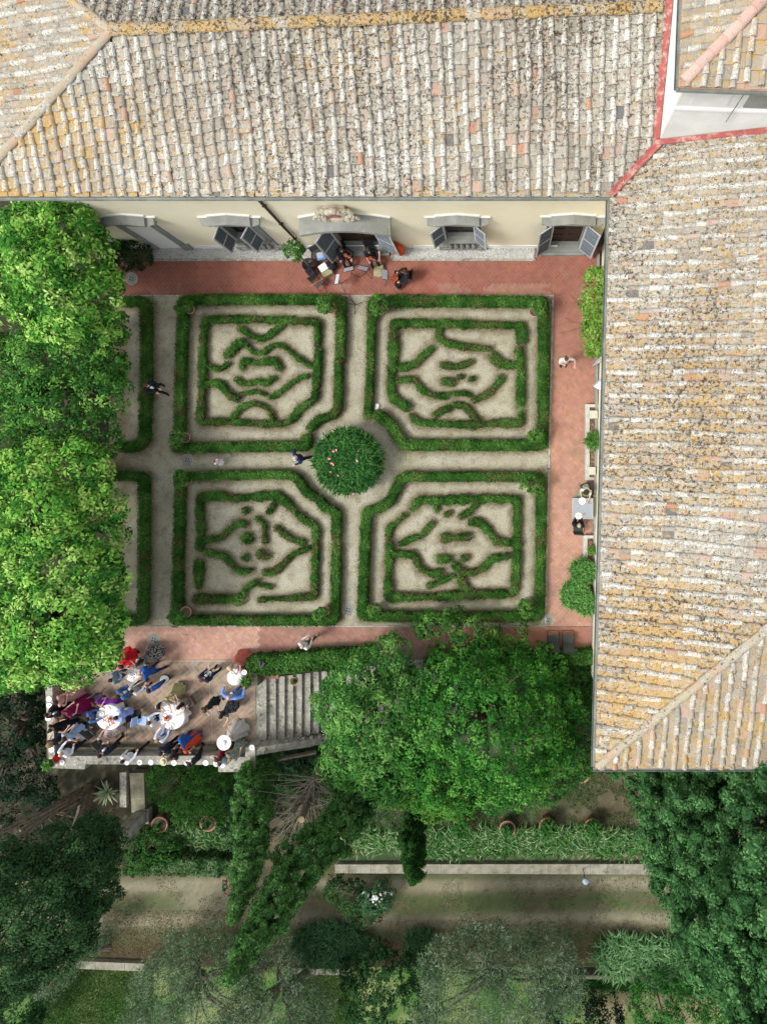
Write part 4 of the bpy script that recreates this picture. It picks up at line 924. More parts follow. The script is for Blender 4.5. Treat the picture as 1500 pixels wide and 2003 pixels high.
# ------------------------------------------------------------------ box hedges
BOX = [(.026, .082, .014), (.045, .13, .022), (.075, .185, .034), (.13, .26, .06)]
def resample(pl, st):
    pts = [Vector((*p, 0)) for p in pl]; out = []
    for a, c in zip(pts[:-1], pts[1:]):
        n = max(1, int((c - a).length / st)); out += [a.lerp(c, k / n) for k in range(n)]
    out.append(pts[-1]); return out
def hedge(name, pl, wd, h, label, cat='hedge', group=None, z0=0.0, cols=BOX, dens=620, ll=.085, lw=.05, ragged=.12):
    pts = resample(pl, .1)
    if len(pts) < 3: pts = [pts[0], pts[0].lerp(pts[-1], .5), pts[-1]]
    # rounded corners
    for _ in range(2): pts = [pts[0]] + [(pts[i - 1] + pts[i] * 2 + pts[i + 1]) / 4 for i in range(1, len(pts) - 1)] + [pts[-1]]
    n = len(pts); sd_ = random.uniform(0, 50); base = pts[n // 2].copy(); base = (base[0], base[1], z0)
    T = []; 
    for i in range(n):
        d = pts[min(i + 1, n - 1)] - pts[max(i - 1, 0)]; d = d.normalized() if d.length > 1e-6 else Vector((1, 0, 0)); T.append((d, Vector((-d[1], d[0], 0))))
    ws = [wd * (.45 if h > .4 else .39) * (1 + ragged * (mnoise.noise(Vector((i * .23, sd_, 0))) * 1.6 + mnoise.noise(Vector((i * .9, sd_, 9))) * 1.3)) for i in range(n)]
    hs_ = [h * (1 + .5 * ragged * mnoise.noise(Vector((i * .3, sd_, 5)))) for i in range(n)]
    wd = wd * .9; prof = [(-.92, 0), (-.96, .5), (-.93, .86), (-.6, .98), (0, 1), (.6, .98), (.93, .86), (.96, .5), (.92, 0)]
    mb = MB(); vs = []
    cc = [cols[1]]
    for i in range(n):
        e = min(1, .55 + .45 * min(i, n - 1 - i) / 1.5) if n > 3 else .9
        for px_, pz in prof:
            j = 1 + .09 * mnoise.noise(Vector((pts[i][0] * 4 + px_ * 2, pts[i][1] * 4, pz * 3 + sd_)))
            p = pts[i] + T[i][1] * px_ * (ws[i] - .02) * j * e; vs.append((p[0], p[1], z0 + pz * (hs_[i] - .03) * j * (.9 + .1 * e)))
    k = len(prof); fs = [(i * k + j, i * k + j + 1, (i + 1) * k + j + 1, (i + 1) * k + j) for i in range(n - 1) for j in range(k - 1)]
    fs += [tuple(range(k)), tuple(range((n - 1) * k, n * k))[::-1]]
    # caps of the ends in leaves as well
    L_ = sum((pts[i + 1] - pts[i]).length for i in range(n - 1)); m = int((L_ + wd) * (wd + 2 * h * .75) * dens)
    t = rng.uniform(-wd * .42, L_ + wd * .42, m); ti = np.clip(t / max(L_, .01), 0, 1) * (n - 1); i0 = ti.astype(int).clip(0, n - 2); f = (ti - i0)[:, None]
    PA = np.array([tuple(p) for p in pts]); TA = np.array([tuple(x[0]) for x in T]); NA = np.array([tuple(x[1]) for x in T]); WA_ = np.array(ws); HA = np.array(hs_)
    ctr = PA[i0] * (1 - f) + PA[i0 + 1] * f; nx = NA[i0] * (1 - f) + NA[i0 + 1] * f; tx = TA[i0]; wv = WA_[i0]; hv = HA[i0]
    over = np.where(t < 0, t, np.where(t > L_, t - L_, 0))
    s = rng.uniform(-1, 1, m) * (wv + h * .75); side = np.abs(s) > wv
    ox = np.where(side, np.sign(s) * wv, s); oz = np.where(side, hv - (np.abs(s) - wv) / .75 * 1.0, hv - .03 * (np.abs(s) / wv) ** 6)
    sh = np.sqrt(np.clip(1 - (over / (wd * .5)) ** 2, .02, 1)); ox = ox * sh
    pos = ctr + nx * ox[:, None] + tx * over[:, None]; pos[:, 2] = z0 + oz.clip(.02, 9) * (.75 + .25 * sh) + rng.normal(size=m) * .03
    pos[:, :2] += rng.normal(size=(m, 2)) * .028
    nr = np.where(side[:, None], nx * np.sign(s)[:, None] + np.array([0, 0, .35]), np.array([0, 0, 1.0]) + nx * (s / wv)[:, None] * .3) + rng.normal(size=(m, 3)) * .55
    cl = (fbm(pos[:, 0], pos[:, 1], 1.8, 61) * 2.2 - .6).clip(0, 1)
    lc = leaf_cols(cl, cols, .3)
    if name == 'box_hedge':
        br = (fbm(pos[:, 0], pos[:, 1], 1.3, 88) > (.64 if h > .4 else .58)) & (rng.random(m) < .45); lc[br] = np.array([.17, .12, .06]) * rng.uniform(.6, 1.3, (br.sum(), 1))
    me = leaf_mesh(name, pos, nr, ll * rng.uniform(.6, 1.35, m), lw, lc, base)
    o = obj(name, me, M['leaf']); o.location = base
    tag(o, label, cat, group)
    mb.add([(a - base[0], c - base[1], d - base[2]) for a, c, d in vs], fs, cc[0]); obj('inner_growth', mb, M['leaf'], o)
    return o
GRP = {TLq: 'box hedges of the upper left parterre', TRq: 'box hedges of the upper right parterre', BLq: 'box hedges of the lower left parterre', BRq: 'box hedges of the lower right parterre'}
for i, (pl, wd, h, lab) in enumerate(HEDW):
    g = GRP[HED[i][0]] if i < len(HED) else 'box hedges of the narrow west beds'
    hedge('box_hedge', pl, wd, h, lab, group=g, ragged=.1 if h > .4 else .42)

# ------------------------------------------------------------------ round oleander in the middle of the garden
def blades(n, c, r, cols, parent=None, name='foliage', ln=.3, wd=.04, zr=(0, .3), up=.8, spread=1.0, org=None):
    """strap leaves arching out of a patch"""
    a = rng.uniform(0, 2 * np.pi, n); q = np.sqrt(rng.random(n)) * 1.0
    bx = c[0] + r[0] * q * np.cos(a); by = c[1] + r[1] * q * np.sin(a); bz = c[2] + rng.uniform(*zr, n)
    th = rng.uniform(0, 2 * np.pi, n); L_ = ln * rng.uniform(.6, 1.25, n); dx, dy = np.cos(th) * spread, np.sin(th) * spread
    V = np.zeros((n, 2, 4, 3)); sx, sy = -np.sin(th), np.cos(th); w_ = wd * rng.uniform(.7, 1.2, n)
    p0 = np.stack([bx, by, bz], 1); p1 = p0 + np.stack([dx * L_ * .55, dy * L_ * .55, L_ * up * .6], 1); p2 = p0 + np.stack([dx * L_ * 1.1, dy * L_ * 1.1, L_ * up * .45], 1)
    sv = np.stack([sx, sy, 0 * sx], 1) * w_[:, None] / 2
    V[:, 0, 0] = p0 - sv * .7; V[:, 0, 1] = p0 + sv * .7; V[:, 0, 2] = p1 + sv; V[:, 0, 3] = p1 - sv
    V[:, 1, 0] = p1 - sv; V[:, 1, 1] = p1 + sv; V[:, 1, 2] = p2 + sv * .15; V[:, 1, 3] = p2 - sv * .15
    V = V.reshape(-1, 3)
    if org is not None: V = V - np.array(org)
    elif parent is not None and org_of(parent): V = V - np.array(org_of(parent))
    col = np.repeat(leaf_cols(rng.random(n), cols, .2), 2, axis=0)
    return fast_mesh(name, V, 4, col.clip(0, 1))
q = P(681, 902, 1.0)
ol = thing('oleander', 'large round flowering bush with pink blossoms at the centre of the garden', 'bush', (q[0], q[1], 0))
OLC = [(.016, .065, .016), (.035, .125, .028), (.075, .2, .045)]
b = MB(); 
for k in range(14):
    a = k * .9; b.path([(q[0], q[1], 0), (q[0] + .6 * math.cos(a), q[1] + .6 * math.sin(a), .8), (q[0] + 1.1 * math.cos(a), q[1] + 1.1 * math.sin(a), 1.3)], [.05, .035, .01], 5)
obj('stem', b, M['twig'], ol)
obj('foliage', blades(9000, (q[0], q[1], .35), (1.45, 1.42), OLC, ol, ln=.34, wd=.055, zr=(.0, .95), up=.9), M['leaf'], ol)
obj('crown', blades(4500, (q[0], q[1], 1.15), (1.1, 1.1), OLC, ol, ln=.32, wd=.055, zr=(.0, .35), up=1.0), M['leaf'], ol)
b = MB()
for k in range(34):
    a = random.uniform(0, 6.28); r = 1.66 * math.sqrt(random.uniform(.08, 1)); z = 1.75 - max(0, r - .6) * .75
    for j in range(4): b.ball((q[0] + r * math.cos(a) + random.uniform(-.05, .05), q[1] + r * math.sin(a) + random.uniform(-.05, .05), z + random.uniform(-.03, .05)), (.035, .035, .02), 5, 3, col=random.choice([(.8, .35, .38), (.85, .5, .5), (.75, .22, .3)]))
obj('blossoms', b, M['col'], ol)

# ------------------------------------------------------------------ potted citrus around the parterres
CIT = [(.045, .12, .022), (.075, .19, .035), (.11, .25, .05)]
def potmesh(b, c, r, h, col=None):
    b.lathe([(r * .62, 0), (r * .68, .02), (r * .92, h * .82), (r * 1.04, h * .83), (r * 1.06, h), (r * .93, h), (r * .88, h * .88), (0.01, h * .88)], c, 18, col)
def citrus(seed):
    t = thing('potted_citrus', '', 'potted tree'); b = MB(); potmesh(b, (0, 0, 0), .26, .42); obj('pot', b, M['terracotta'], t, smooth=True)
    b = MB(); b.lathe([(.225, .36), (.225, .375)], (0, 0, 0), 14); obj('soil', b, M['soil'], t)
    b = MB(); b.path([(0, 0, .36), (.02, .01, .7), (0, .02, 1.0)], [.03, .025, .02], 6)
    for k in range(6): a = k * 1.05; b.path([(0, .02, .85), (.22 * math.cos(a), .22 * math.sin(a), 1.1), (.36 * math.cos(a), .36 * math.sin(a), 1.25)], [.015, .01, .004], 4)
    obj('trunk', b, M['twig'], t)
    lob = [(random.uniform(-.18, .18), random.uniform(-.18, .18), 1.12 + random.uniform(-.1, .15), .32, .3, .26) for _ in range(4)]
    crown('crown', lob, CIT, t, density=16, rc=.17, k=16, ln=.13, wd=.075); return t
cits = [citrus(k) for k in range(3)]
LITN = 16000; lx = rng.uniform(-18.9, 2.2, LITN * 3); ly = rng.uniform(-7.9, 8.1, LITN * 3); ld = hedge_dist(lx, ly); lk = (ld > 0) & (ld < .12 + .5 * rng.random(LITN * 3) ** 3); lx, ly = lx[lk], ly[lk]; lp = np.stack([lx, ly, np.full(len(lx), .015)], 1)
me = leaf_mesh('leaf_litter', lp, rng.normal(size=lp.shape) * .4 + np.array([0, 0, 1.0]), .06, .035, np.array([(.16, .12, .07), (.28, .22, .13), (.09, .07, .04), (.1, .13, .05)])[rng.integers(0, 4, len(lx))]); tag(obj('leaf_litter', me, M['col']), kind='stuff')
CP = [((357, 597), (372, 604), 'potted citrus tree at the north west corner of the upper left parterre', .85),
 ((640, 597), (650, 604), 'potted citrus tree at the north east corner of the upper left parterre', 1.0),
 ((348, 855), (362, 862), 'potted citrus tree at the south west corner of the upper left parterre', .95),
 ((742, 597), (748, 604), 'potted citrus tree at the north west corner of the upper right parterre', 1.0),
 ((1047, 602), (1048, 612), 'potted citrus tree at the north east corner of the upper right parterre', 1.05),
 ((1045, 852), (1044, 857), 'potted citrus tree at the south east corner of the upper right parterre', .95),
 ((352, 938), (362, 938), 'potted citrus tree at the north west corner of the lower left parterre', .9),
 ((350, 1204), (364, 1200), 'potted citrus tree at the south west corner of the lower left parterre', 1.0),
 ((627, 1201), (633, 1197), 'potted citrus tree at the south east corner of the lower left parterre', .9),
 ((1040, 948), (1038, 950), 'potted citrus tree at the north east corner of the lower right parterre', 1.1),
 ((731, 1199), (734, 1196), 'potted citrus tree at the south west corner of the lower right parterre', .85),
 ((1028, 1192), (1026, 1186), 'potted citrus tree at the south east corner of the lower right parterre', 1.05)]
for i, (cr_, po, lab, sc_) in enumerate(CP):
    p = P(*cr_, 1.1); p = Vector((p[0], p[1], 0))
    if i < 3: o = cits[i]; o.location = p; o.rotation_euler.z = i * 2.1; o['label'] = lab; o.scale = (sc_,) * 3; o['group'] = 'potted citrus trees round the parterres'
    else: dup(cits[i % 3], p, i * 1.3, lab, sc_)
# laurel standard by the musicians, dark mound by the blind window
def ball_tree(name, u, v, zc, r, ub, vb, label, cols, cat='tree', pot=True, dens=14):
    bp = P(ub, vb, 0); c = P(u, v, zc); t = thing(name, label, cat, (bp[0], bp[1], 0))
    b = MB()
    if pot: potmesh(b, (bp[0], bp[1], 0), .3, .4); obj('pot', b, M['blackmetal'], t, smooth=True)
    b = MB(); b.path([(bp[0], bp[1], .2), ((bp[0] + c[0]) / 2, (bp[1] + c[1]) / 2, zc / 2), tuple(c)], [.05, .045, .03], 7); obj('trunk', b, M['bark'], t)
    crown('crown', [(c[0], c[1], zc, r, r, r * .9), (c[0] + r * .3, c[1] - r * .2, zc + r * .2, r * .7, r * .7, r * .7)], cols, t, density=dens, rc=.2, k=18, ln=.13, wd=.07); return t
DK = [(.012, .035, .014), (.025, .062, .02), (.045, .1, .03)]
ball_tree('laurel_standard', 575, 491, 2.3, .45, 608, 522, 'clipped laurel ball on a bare stem in a black pot beside the downpipe', CIT)
p = P(255, 495, .8); t = thing('laurel_bush', 'dark glossy rounded bush under the blind window at the end of the red pavement', 'bush', (p[0], p[1], 0))
b = MB(); b.path([(p[0], p[1], 0), (p[0], p[1], .8)], [.08, .05], 6); obj('stem', b, M['twig'], t)
crown('foliage', [(p[0] - .4, p[1], .75, .75, .7, .8), (p[0] + .35, p[1] - .05, .75, .7, .68, .75)], DK, t, density=14, rc=.2, k=22, ln=.12, wd=.06)
# yellow green shrub overhanging the east pavement
t = thing('wall_shrub', 'bright yellow green shrub against the east wing wall at the pavement edge', 'shrub', tuple(P(1172, 610, 0)))
YG = [(.10, .22, .03), (.17, .32, .05), (.27, .44, .09)]
lob = []
for v_ in range(545, 690, 22): lob.append((*P(1163 + random.uniform(-5, 4), v_, 1.8)[:2], 1.8 + random.uniform(-.3, .5), .62 + random.uniform(-.1, .1), .5, .7))
crown('foliage', lob, YG, t, density=13, rc=.24, k=22, ln=.14, wd=.07)
b = MB(); p = P(1172, 610, 0)
for k in range(7): b.path([(p[0], p[1] - 1.3 + k * .4, 0), (p[0] - .1, p[1] - 1.4 + k * .45, 1.0), (p[0] - .3, p[1] - 1.6 + k * .5, 2.0)], [.04, .03, .01], 5)
for (u1, v1), (u2, v2) in (((1140, 636), (1105, 622)), ((1135, 600), (1112, 572)), ((1135, 640), (1092, 652))):
    b.path([P(1150, v1, .4), P(u1, v1, .3), P((u1 + u2) / 2, (v1 + v2) / 2 + 2, .12), P(u2, v2, .04)], [.012, .01, .008, .004], 4)
obj('stem', b, M['twig'], t)
# low shrubs of the east planter
PG = [(.05, .15, .035), (.09, .24, .055), (.16, .34, .09)]
for (u, v, r, lab) in ((1139, 1117, .62, 'rounded pale green shrub nearest the small clay pot in the lower east planter'), (1124, 1163, .72, 'largest rounded shrub spilling over the kerb of the lower east planter'), (1147, 1180, .55, 'small rounded shrub tight to the wall at the south end of the lower east planter')):
    p = P(u, v, .6); t = thing('planter_shrub', lab, 'shrub', (p[0], p[1], 0), 'shrubs of the lower east planter')
    b = MB(); b.path([(p[0], p[1], 0), (p[0], p[1], .5)], [.04, .03], 5); obj('stem', b, M['twig'], t)
    me = blades(int(1500 * r), (p[0], p[1], .3), (r * .85, r * .85), PG, t, ln=.24, wd=.07, zr=(0, .45), up=1.0); obj('foliage', me, M['leaf'], t)

# ------------------------------------------------------------------ ivy mass on the terrace edge wall
IVY = [(.03, .09, .018), (.055, .15, .028), (.10, .24, .05)]
hedge('ivy_hedge', PP([(498, 1303), (540, 1301), (620, 1293), (700, 1290)], .7), 1.0, .75, 'leafy ivy hedge along the top of the stairs beside the pavement', cat='hedge', cols=IVY, dens=420, ll=.13, lw=.1, ragged=.1)
hedge('ivy_hedge', PP([(960, 1290), (1060, 1290), (1158, 1286)], .6), .75, .6, 'ivy hedge between the two folding chairs and the shaded tree', cat='hedge', cols=IVY, dens=420, ll=.13, lw=.1, ragged=.1)

# ------------------------------------------------------------------ trees
def tree(name, label, base, lobes, cols, group=None, r0=.3, top=None, **kw):
    t = thing(name, label, 'tree', tuple(base), group)
    cx = sum(l[0] for l in lobes) / len(lobes); cy = sum(l[1] for l in lobes) / len(lobes); cz = sum(l[2] for l in lobes) / len(lobes)
    b = MB(); mid = Vector((lerp(base[0], cx, .6), lerp(base[1], cy, .6), lerp(base[2], cz, .55)))
    b.path([base, Vector(base).lerp(mid, .5) + Vector((.08, -.05, 0)), mid, (cx, cy, cz)], [r0 * 1.25, r0, r0 * .8, r0 * .4], 9)
    limbs(b, mid, lobes[:10], r0, 2)
    obj('trunk', b, M['bark'], t)
    crown('crown', lobes, cols, t, **kw); return t
def lobes_px(lst): # (u, v, z, r px, height ratio)
    out = []
    for u, v, z, r, hr in lst: p = P(u, v, z); rr = r / S(z); out.append((p[0], p[1], z, rr, rr, rr * hr))
    return out
LIME = [(.02, .12, .02), (.06, .22, .03), (.14, .38, .05), (.27, .52, .09), (.46, .66, .19)]
MIDG = [(.022, .08, .018), (.04, .125, .024), (.075, .19, .035), (.14, .28, .05)]
DEEP = [(.012, .045, .016), (.022, .07, .022), (.04, .11, .03)]
tree('lime_tree', 'bright lime green tree nearest the villa corner on the west side', tuple(P(150, 560, 0)), lobes_px([(60, 450, 4.6, 55, .8), (130, 440, 5.0, 62, .8), (170, 500, 4.6, 60, .8), (95, 520, 5.6, 75, .8), (40, 560, 4.8, 75, .8), (175, 570, 4.6, 65, .8), (110, 610, 5.2, 70, .8), (30, 470, 4.4, 45, .8), (-15, 520, 4.5, 60, .8), (190, 630, 3.8, 45, .8)]), LIME, 'trees along the west side', density=6.5, rc=.42, k=34, ln=.2, wd=.085)
tree('bay_tree', 'darker green tree in the gap between the lime green western trees', tuple(P(170, 760, 0)), lobes_px([(170, 690, 2.6, 70, .8), (100, 700, 2.8, 80, .8), (190, 770, 2.6, 62, .8), (110, 800, 3.0, 80, .8), (30, 740, 2.2, 75, .8), (175, 850, 2.8, 60, .8), (210, 720, 2.0, 40, .8), (20, 830, 2.4, 70, .8), (-25, 700, 2.2, 60, .8), (225, 640, 1.2, 32, .8)]), [(.025, .095, .02), (.05, .17, .03), (.09, .26, .045), (.25, .46, .09)], 'trees along the west side', density=6.0, rc=.38, k=30, ln=.17, wd=.08)
tree('lime_tree', 'lime green tree beside the pale stone ornament in the middle of the west side', tuple(P(140, 1010, 0)), lobes_px([(150, 920, 4.2, 62, .8), (80, 930, 4.4, 70, .8), (180, 990, 4.4, 62, .8), (100, 1010, 5.2, 75, .8), (30, 1010, 4.6, 70, .8), (190, 1060, 4.2, 55, .8), (-10, 940, 4.0, 60, .8)]), LIME[:4] + [(.36, .52, .12)], 'trees along the west side', density=6.0, rc=.42, k=34, ln=.2, wd=.085)
tree('lime_tree', 'broad lime green tree overhanging the corner of the guest terrace', tuple(P(150, 1200, 0)), lobes_px([(110, 1110, 5.0, 80, .8), (180, 1140, 4.8, 68, .8), (40, 1130, 4.8, 75, .8), (120, 1210, 5.6, 85, .8), (190, 1220, 4.8, 58, .8), (40, 1240, 5.0, 80, .8), (140, 1290, 4.6, 55, .8), (195, 1270, 4.4, 46, .8), (60, 1300, 4.4, 50, .8), (10, 1310, 4.2, 45, .8), (-20, 1200, 4.6, 60, .8)]), LIME, 'trees along the west side', density=6.5, rc=.42, k=34, ln=.2, wd=.085)
# trees rising from the lower lawn beside the stairs
tree('ash_tree', 'light green leafy tree standing over the foot of the stone stairs', (-7.6, -11.8, L1), lobes_px([(712, 1338, 2.2, 66, .9), (760, 1290, 1.8, 50, .9), (660, 1390, 1.8, 50, .9), (735, 1420, 3.0, 85, .9), (690, 1480, 2.2, 65, .9), (760, 1500, 2.6, 70, .9), (800, 1380, 2.4, 62, .9), (652, 1345, 1.2, 28, .9), (700, 1400, 3.4, 60, .9)]), [(.03, .13, .025), (.06, .2, .038), (.11, .29, .06), (.2, .4, .1)], 'trees between the stairs and the east wing', density=6.5, rc=.36, k=30, ln=.2, wd=.065)
tree('camphor_tree', 'large round mid green tree between the ash and the east wing wall', (-1.6, -12.6, L1), lobes_px([(930, 1328, 1.6, 68, .9), (860, 1362, 2.0, 74, .9), (1010, 1345, 1.8, 74, .9), (930, 1405, 3.2, 108, .8), (1030, 1410, 2.2, 74, .9), (850, 1440, 2.8, 90, .9), (990, 1480, 2.8, 95, .9), (880, 1500, 3.0, 90, .9), (1070, 1460, 1.4, 60, .9), (950, 1280, .8, 36, .8), (870, 1296, .8, 38, .8), (1060, 1318, .9, 50, .8), (1090, 1380, .9, 55, .9)]), [(.02, .10, .018), (.038, .165, .024), (.065, .235, .034), (.13, .34, .06)], 'trees between the stairs and the east wing', density=7.5, rc=.3, k=30, ln=.14, wd=.075)
tree('camphor_tree', 'yellow green crown bulging lowest over the lawn below the round tree', (-3.2, -15.2, L1), lobes_px([(870, 1530, 2.6, 62, .9), (800, 1530, 2.2, 50, .9), (840, 1565, 2.0, 42, .9), (900, 1560, 1.8, 45, .9)]), [(.05, .14, .022), (.085, .21, .03), (.14, .3, .045)], 'trees between the stairs and the east wing', density=9, rc=.28, k=30, ln=.14, wd=.07)
for lst, lab in (([(840, 1222, 1.2, 34, .7), (880, 1212, 1.4, 30, .7), (925, 1232, 1.2, 34, .7), (905, 1255, 1.3, 34, .7), (985, 1262, .9, 26, .7), (960, 1240, 1.0, 24, .7)], 'loose leafy shrub reaching over the south border of the lower right parterre'), ([(1022, 1232, 1.0, 16, .7), (1020, 1262, 1.0, 20, .7), (1050, 1275, .9, 24, .7)], 'wispy shrub beside the left folding chair')):
    L_ = lobes_px(lst); t = thing('garden_shrub', lab, 'shrub', (L_[0][0], TY1 - .5, L1), 'leafy shrubs at the south pavement')
    b = MB()
    for l in L_: b.path([(L_[0][0] + random.uniform(-.3, .3), TY1 - .5, -.5), (lerp(L_[0][0], l[0], .5), lerp(TY1 - .5, l[1], .4), .5), (l[0], l[1], l[2])], [.05, .03, .008], 5)
    obj('stem', b, M['twig'], t); crown('foliage', L_, MIDG, t, density=9, rc=.24, k=18, ln=.14, wd=.08, fill=.5)
tree('shade_tree', 'dark narrow tree squeezed between the round tree and the east wing', (3.2, -12.6, L1), lobes_px([(1125, 1330, -.5, 45, 1), (1135, 1400, -.6, 50, 1), (1130, 1470, -.8, 52, 1), (1090, 1500, -1, 52, 1), (1140, 1300, -.5, 35, 1), (1060, 1530, -1.4, 48, 1)]), MIDG[:3], 'trees between the stairs and the east wing', density=8, rc=.3, k=26, ln=.13, wd=.07)

# cauliflower-crowned conifers
def conifer(name, label, base, spine, cols, n, group=None, rc=.3, ln=.085, wd=.05, k=34, trunk_r=.25):
    """spine: (x,y,z,r) from foot to tip; foliage as many small cushions on the surface"""
    t = thing(name, label, 'tree', tuple(base), group)
    b = MB(); b.path([tuple(base)] + [s[:3] for s in spine], [trunk_r * 1.2] + [max(.03, trunk_r * (1 - i / len(spine))) for i in range(len(spine))], 8); obj('trunk', b, M['bark'], t)
    sp = np.array(spine, float); seg = np.linalg.norm(np.diff(sp[:, :3], axis=0), axis=1); w_ = seg * (sp[:-1, 3] + sp[1:, 3]); w_ /= w_.sum()
    i = rng.choice(len(seg), n, p=w_); f = rng.random(n)[:, None]; c = sp[i] * (1 - f) + sp[i + 1] * f
    a = rng.uniform(0, 2 * np.pi, n); ph = 1 + .14 * np.sin(a * 3 + c[:, 2] * 1.1) + .1 * np.sin(a * 5 - c[:, 2] * 1.9 + 1)
    ph *= 1 + (.3 if spine[0][3] < 2 else .09) * np.array([mnoise.noise(Vector((q0 * .9, q1 * 1.3, spine[0][0]))) for q0, q1 in zip(np.cos(a) * 1.5 + c[:, 0], c[:, 2])]) * 1.6
    r = c[:, 3] * ph * np.where(rng.random(n) < .3, rng.uniform(.55, .9, n), rng.uniform(.88, 1.05, n))
    d = np.stack([np.cos(a), np.sin(a), 0 * a], 1); pc = c[:, :3] + d * r[:, None]
    sz = rc * rng.uniform(.6, 1.35, n); no = d + np.array([0, 0, .5]); no /= np.linalg.norm(no, axis=1, keepdims=True)
    dd = rng.normal(size=(n, k, 3)); dd /= np.linalg.norm(dd, axis=2, keepdims=True)
    s_ = (dd * no[:, None, :]).sum(2, keepdims=True); dd = np.where(s_ < -.1, -dd, dd)
    pos = pc[:, None, :] + dd * (sz * 1.0)[:, None, None] * rng.uniform(.86, 1.04, (n, k, 1)); nn = dd + rng.normal(size=(n, k, 3)) * .25
    cl = np.repeat(rng.random(n) * .75, k) + ((s_.ravel() > .4) * .2)
    ib = MB()
    for q_, z_ in zip(pc, sz): ib.ball(tuple(q_), z_ * .66, 6, 4, col=cols[1], jit=.2)
    obj('inner_growth', ib, M['leaf'], t)
    me = leaf_mesh('crown', pos.reshape(-1, 3), nn.reshape(-1, 3), ln * rng.uniform(.7, 1.4, n * k), wd, leaf_cols(cl.clip(0, 1), cols, .25), org_of(t)); obj('crown', me, M['leaf'], t)
    return t
CON = [(.03, .095, .03), (.055, .15, .048), (.09, .22, .07), (.14, .3, .10)]
conifer('cypress', 'huge clumpy cypress filling the lower right corner beside the east wing', (10.9, -16.0, L1), [(10.9, -16.0, -2.6, 3.8), (10.9, -16.0, 2, 4.1), (10.9, -16.0, 7, 4.05), (10.9, -16.0, 12, 3.9), (10.9, -16.0, 15.5, 2.6), (10.9, -16.0, 17.5, .5)], CON, 4200, rc=.34, ln=.11, wd=.07, k=80, trunk_r=.5)
CYP = [(.035, .10, .026), (.06, .16, .038), (.10, .23, .06), (.17, .31, .11)]
bs = (-8.9, -14.9, L1)
t = conifer('cypress', 'tall split cypress with bare broken stems beside the terrace', bs, [(-6.4, -15.3, -1.0, .8), (-6.7, -15.6, 1.6, .85), (-7.3, -15.8, 4.2, .9), (-8.0, -16.0, 6.0, .78), (-8.4, -16.2, 8.2, .62), (-8.65, -16.4, 10.2, .28), (-8.75, -16.5, 11.2, .08)], CYP, 900, rc=.2, ln=.1, wd=.055, k=52, trunk_r=.12)
c2 = conifer('limb', '', (-9.6, -14.8, -1.5), [(-12.1, -14.9, -.5, .85), (-11.6, -15.1, 1.8, .8), (-10.85, -15.2, 3.8, .68), (-10.25, -15.4, 5.4, .62), (-9.75, -15.8, 7.4, .36), (-9.5, -16.15, 9.0, .08)], CYP, 600, rc=.2, ln=.1, wd=.055, k=52, trunk_r=.1)
for ch in list(c2.children):
    ch.parent = t; off = Vector(c2['_o']) - Vector(bs); ch.location = off
    ch.name = 'side_crown' if ch.name.startswith('crown') else 'limb'
bpy.data.objects.remove(c2)
b = MB(); bx = Vector(bs)
b.path([bx, bx + Vector((.1, -.1, 3)), P(604, 1560, 1.9), P(590, 1603, 3.5)], [.3, .27, .2, .15], 9)
b.path([bx + Vector((0, -.1, 3.2)), P(590, 1560, 1.8), P(571, 1594, 3.2)], [.2, .14, .1], 8)
for k in range(6): a = P(598 - k * 2, 1570 + k * 5, 2.2 + k * .2); b.tube(a, a + Vector((random.uniform(.1, .35) * random.choice((-1, 1)), random.uniform(-.2, .1), .15)), .03, .015, 5)
obj('broken_stem', b, M['bark'], t)
b = MB(); b.lathe([(.15, 0), (.14, .02), (.01, .02)], P(590, 1603, 3.5), 9); obj('cut_face', b, mat('cut_wood', (.5, .38, .22), .9, (.35, .24, .14), 30), t)
b = MB()
for k in range(110):
    a = random.uniform(0, 1); st = P(lerp(615, 590, a), lerp(1520, 1590, a), random.uniform(.5, 2.4)); th = random.choice([random.uniform(-150, -75), random.uniform(-210, -60), random.uniform(-100, 40)])
    L_ = random.uniform(.9, 2.6); d = Vector((math.cos(math.radians(th)), math.sin(math.radians(th)), random.uniform(.1, .7))); pts = [st]
    for j in range(4): pts.append(pts[-1] + d * L_ / 4 + Vector((random.uniform(-.09, .09), random.uniform(-.09, .09), random.uniform(-.05, .08))))
    b.path(pts, [.028, .022, .016, .01, .004], 4)
obj('dead_branches', b, mat('dead_wood', (.15, .125, .09), .95, (.3, .26, .2), 5), t)
conifer('cypress', 'slim column shaped cypress at the gap in the border of strap leaved plants', (-4.75, -18.9, L1), [(-4.75, -18.9, -3.9, .5), (-4.6, -18.9, -1, .56), (-4.3, -18.9, .8, .48), (-4.15, -18.9, 1.8, .3), (-4.1, -18.9, 2.4, .08)], [(.02, .065, .015), (.03, .1, .02), (.05, .14, .03)], 260, rc=.2, ln=.09, wd=.05, k=50, trunk_r=.1)
LD = [(.018, .05, .018), (.035, .09, .03), (.065, .14, .048)]
tree('holm_oak', 'dark spreading tree with streaked bare trunks in the lower left corner', tuple(P(175, 1545, L1)), lobes_px([(60, 1770, 4.5, 105, .8), (140, 1700, 3.4, 85, .8), (20, 1850, 5, 95, .8), (110, 1810, 4.2, 80, .8), (-30, 1740, 5, 100, .8), (190, 1640, 2.2, 50, .8), (-20, 1900, 5, 80, .8), (185, 1740, 2.6, 48, .8)]), LD, 'dark trees west of the terrace', density=12, rc=.34, k=48, ln=.11, wd=.07)
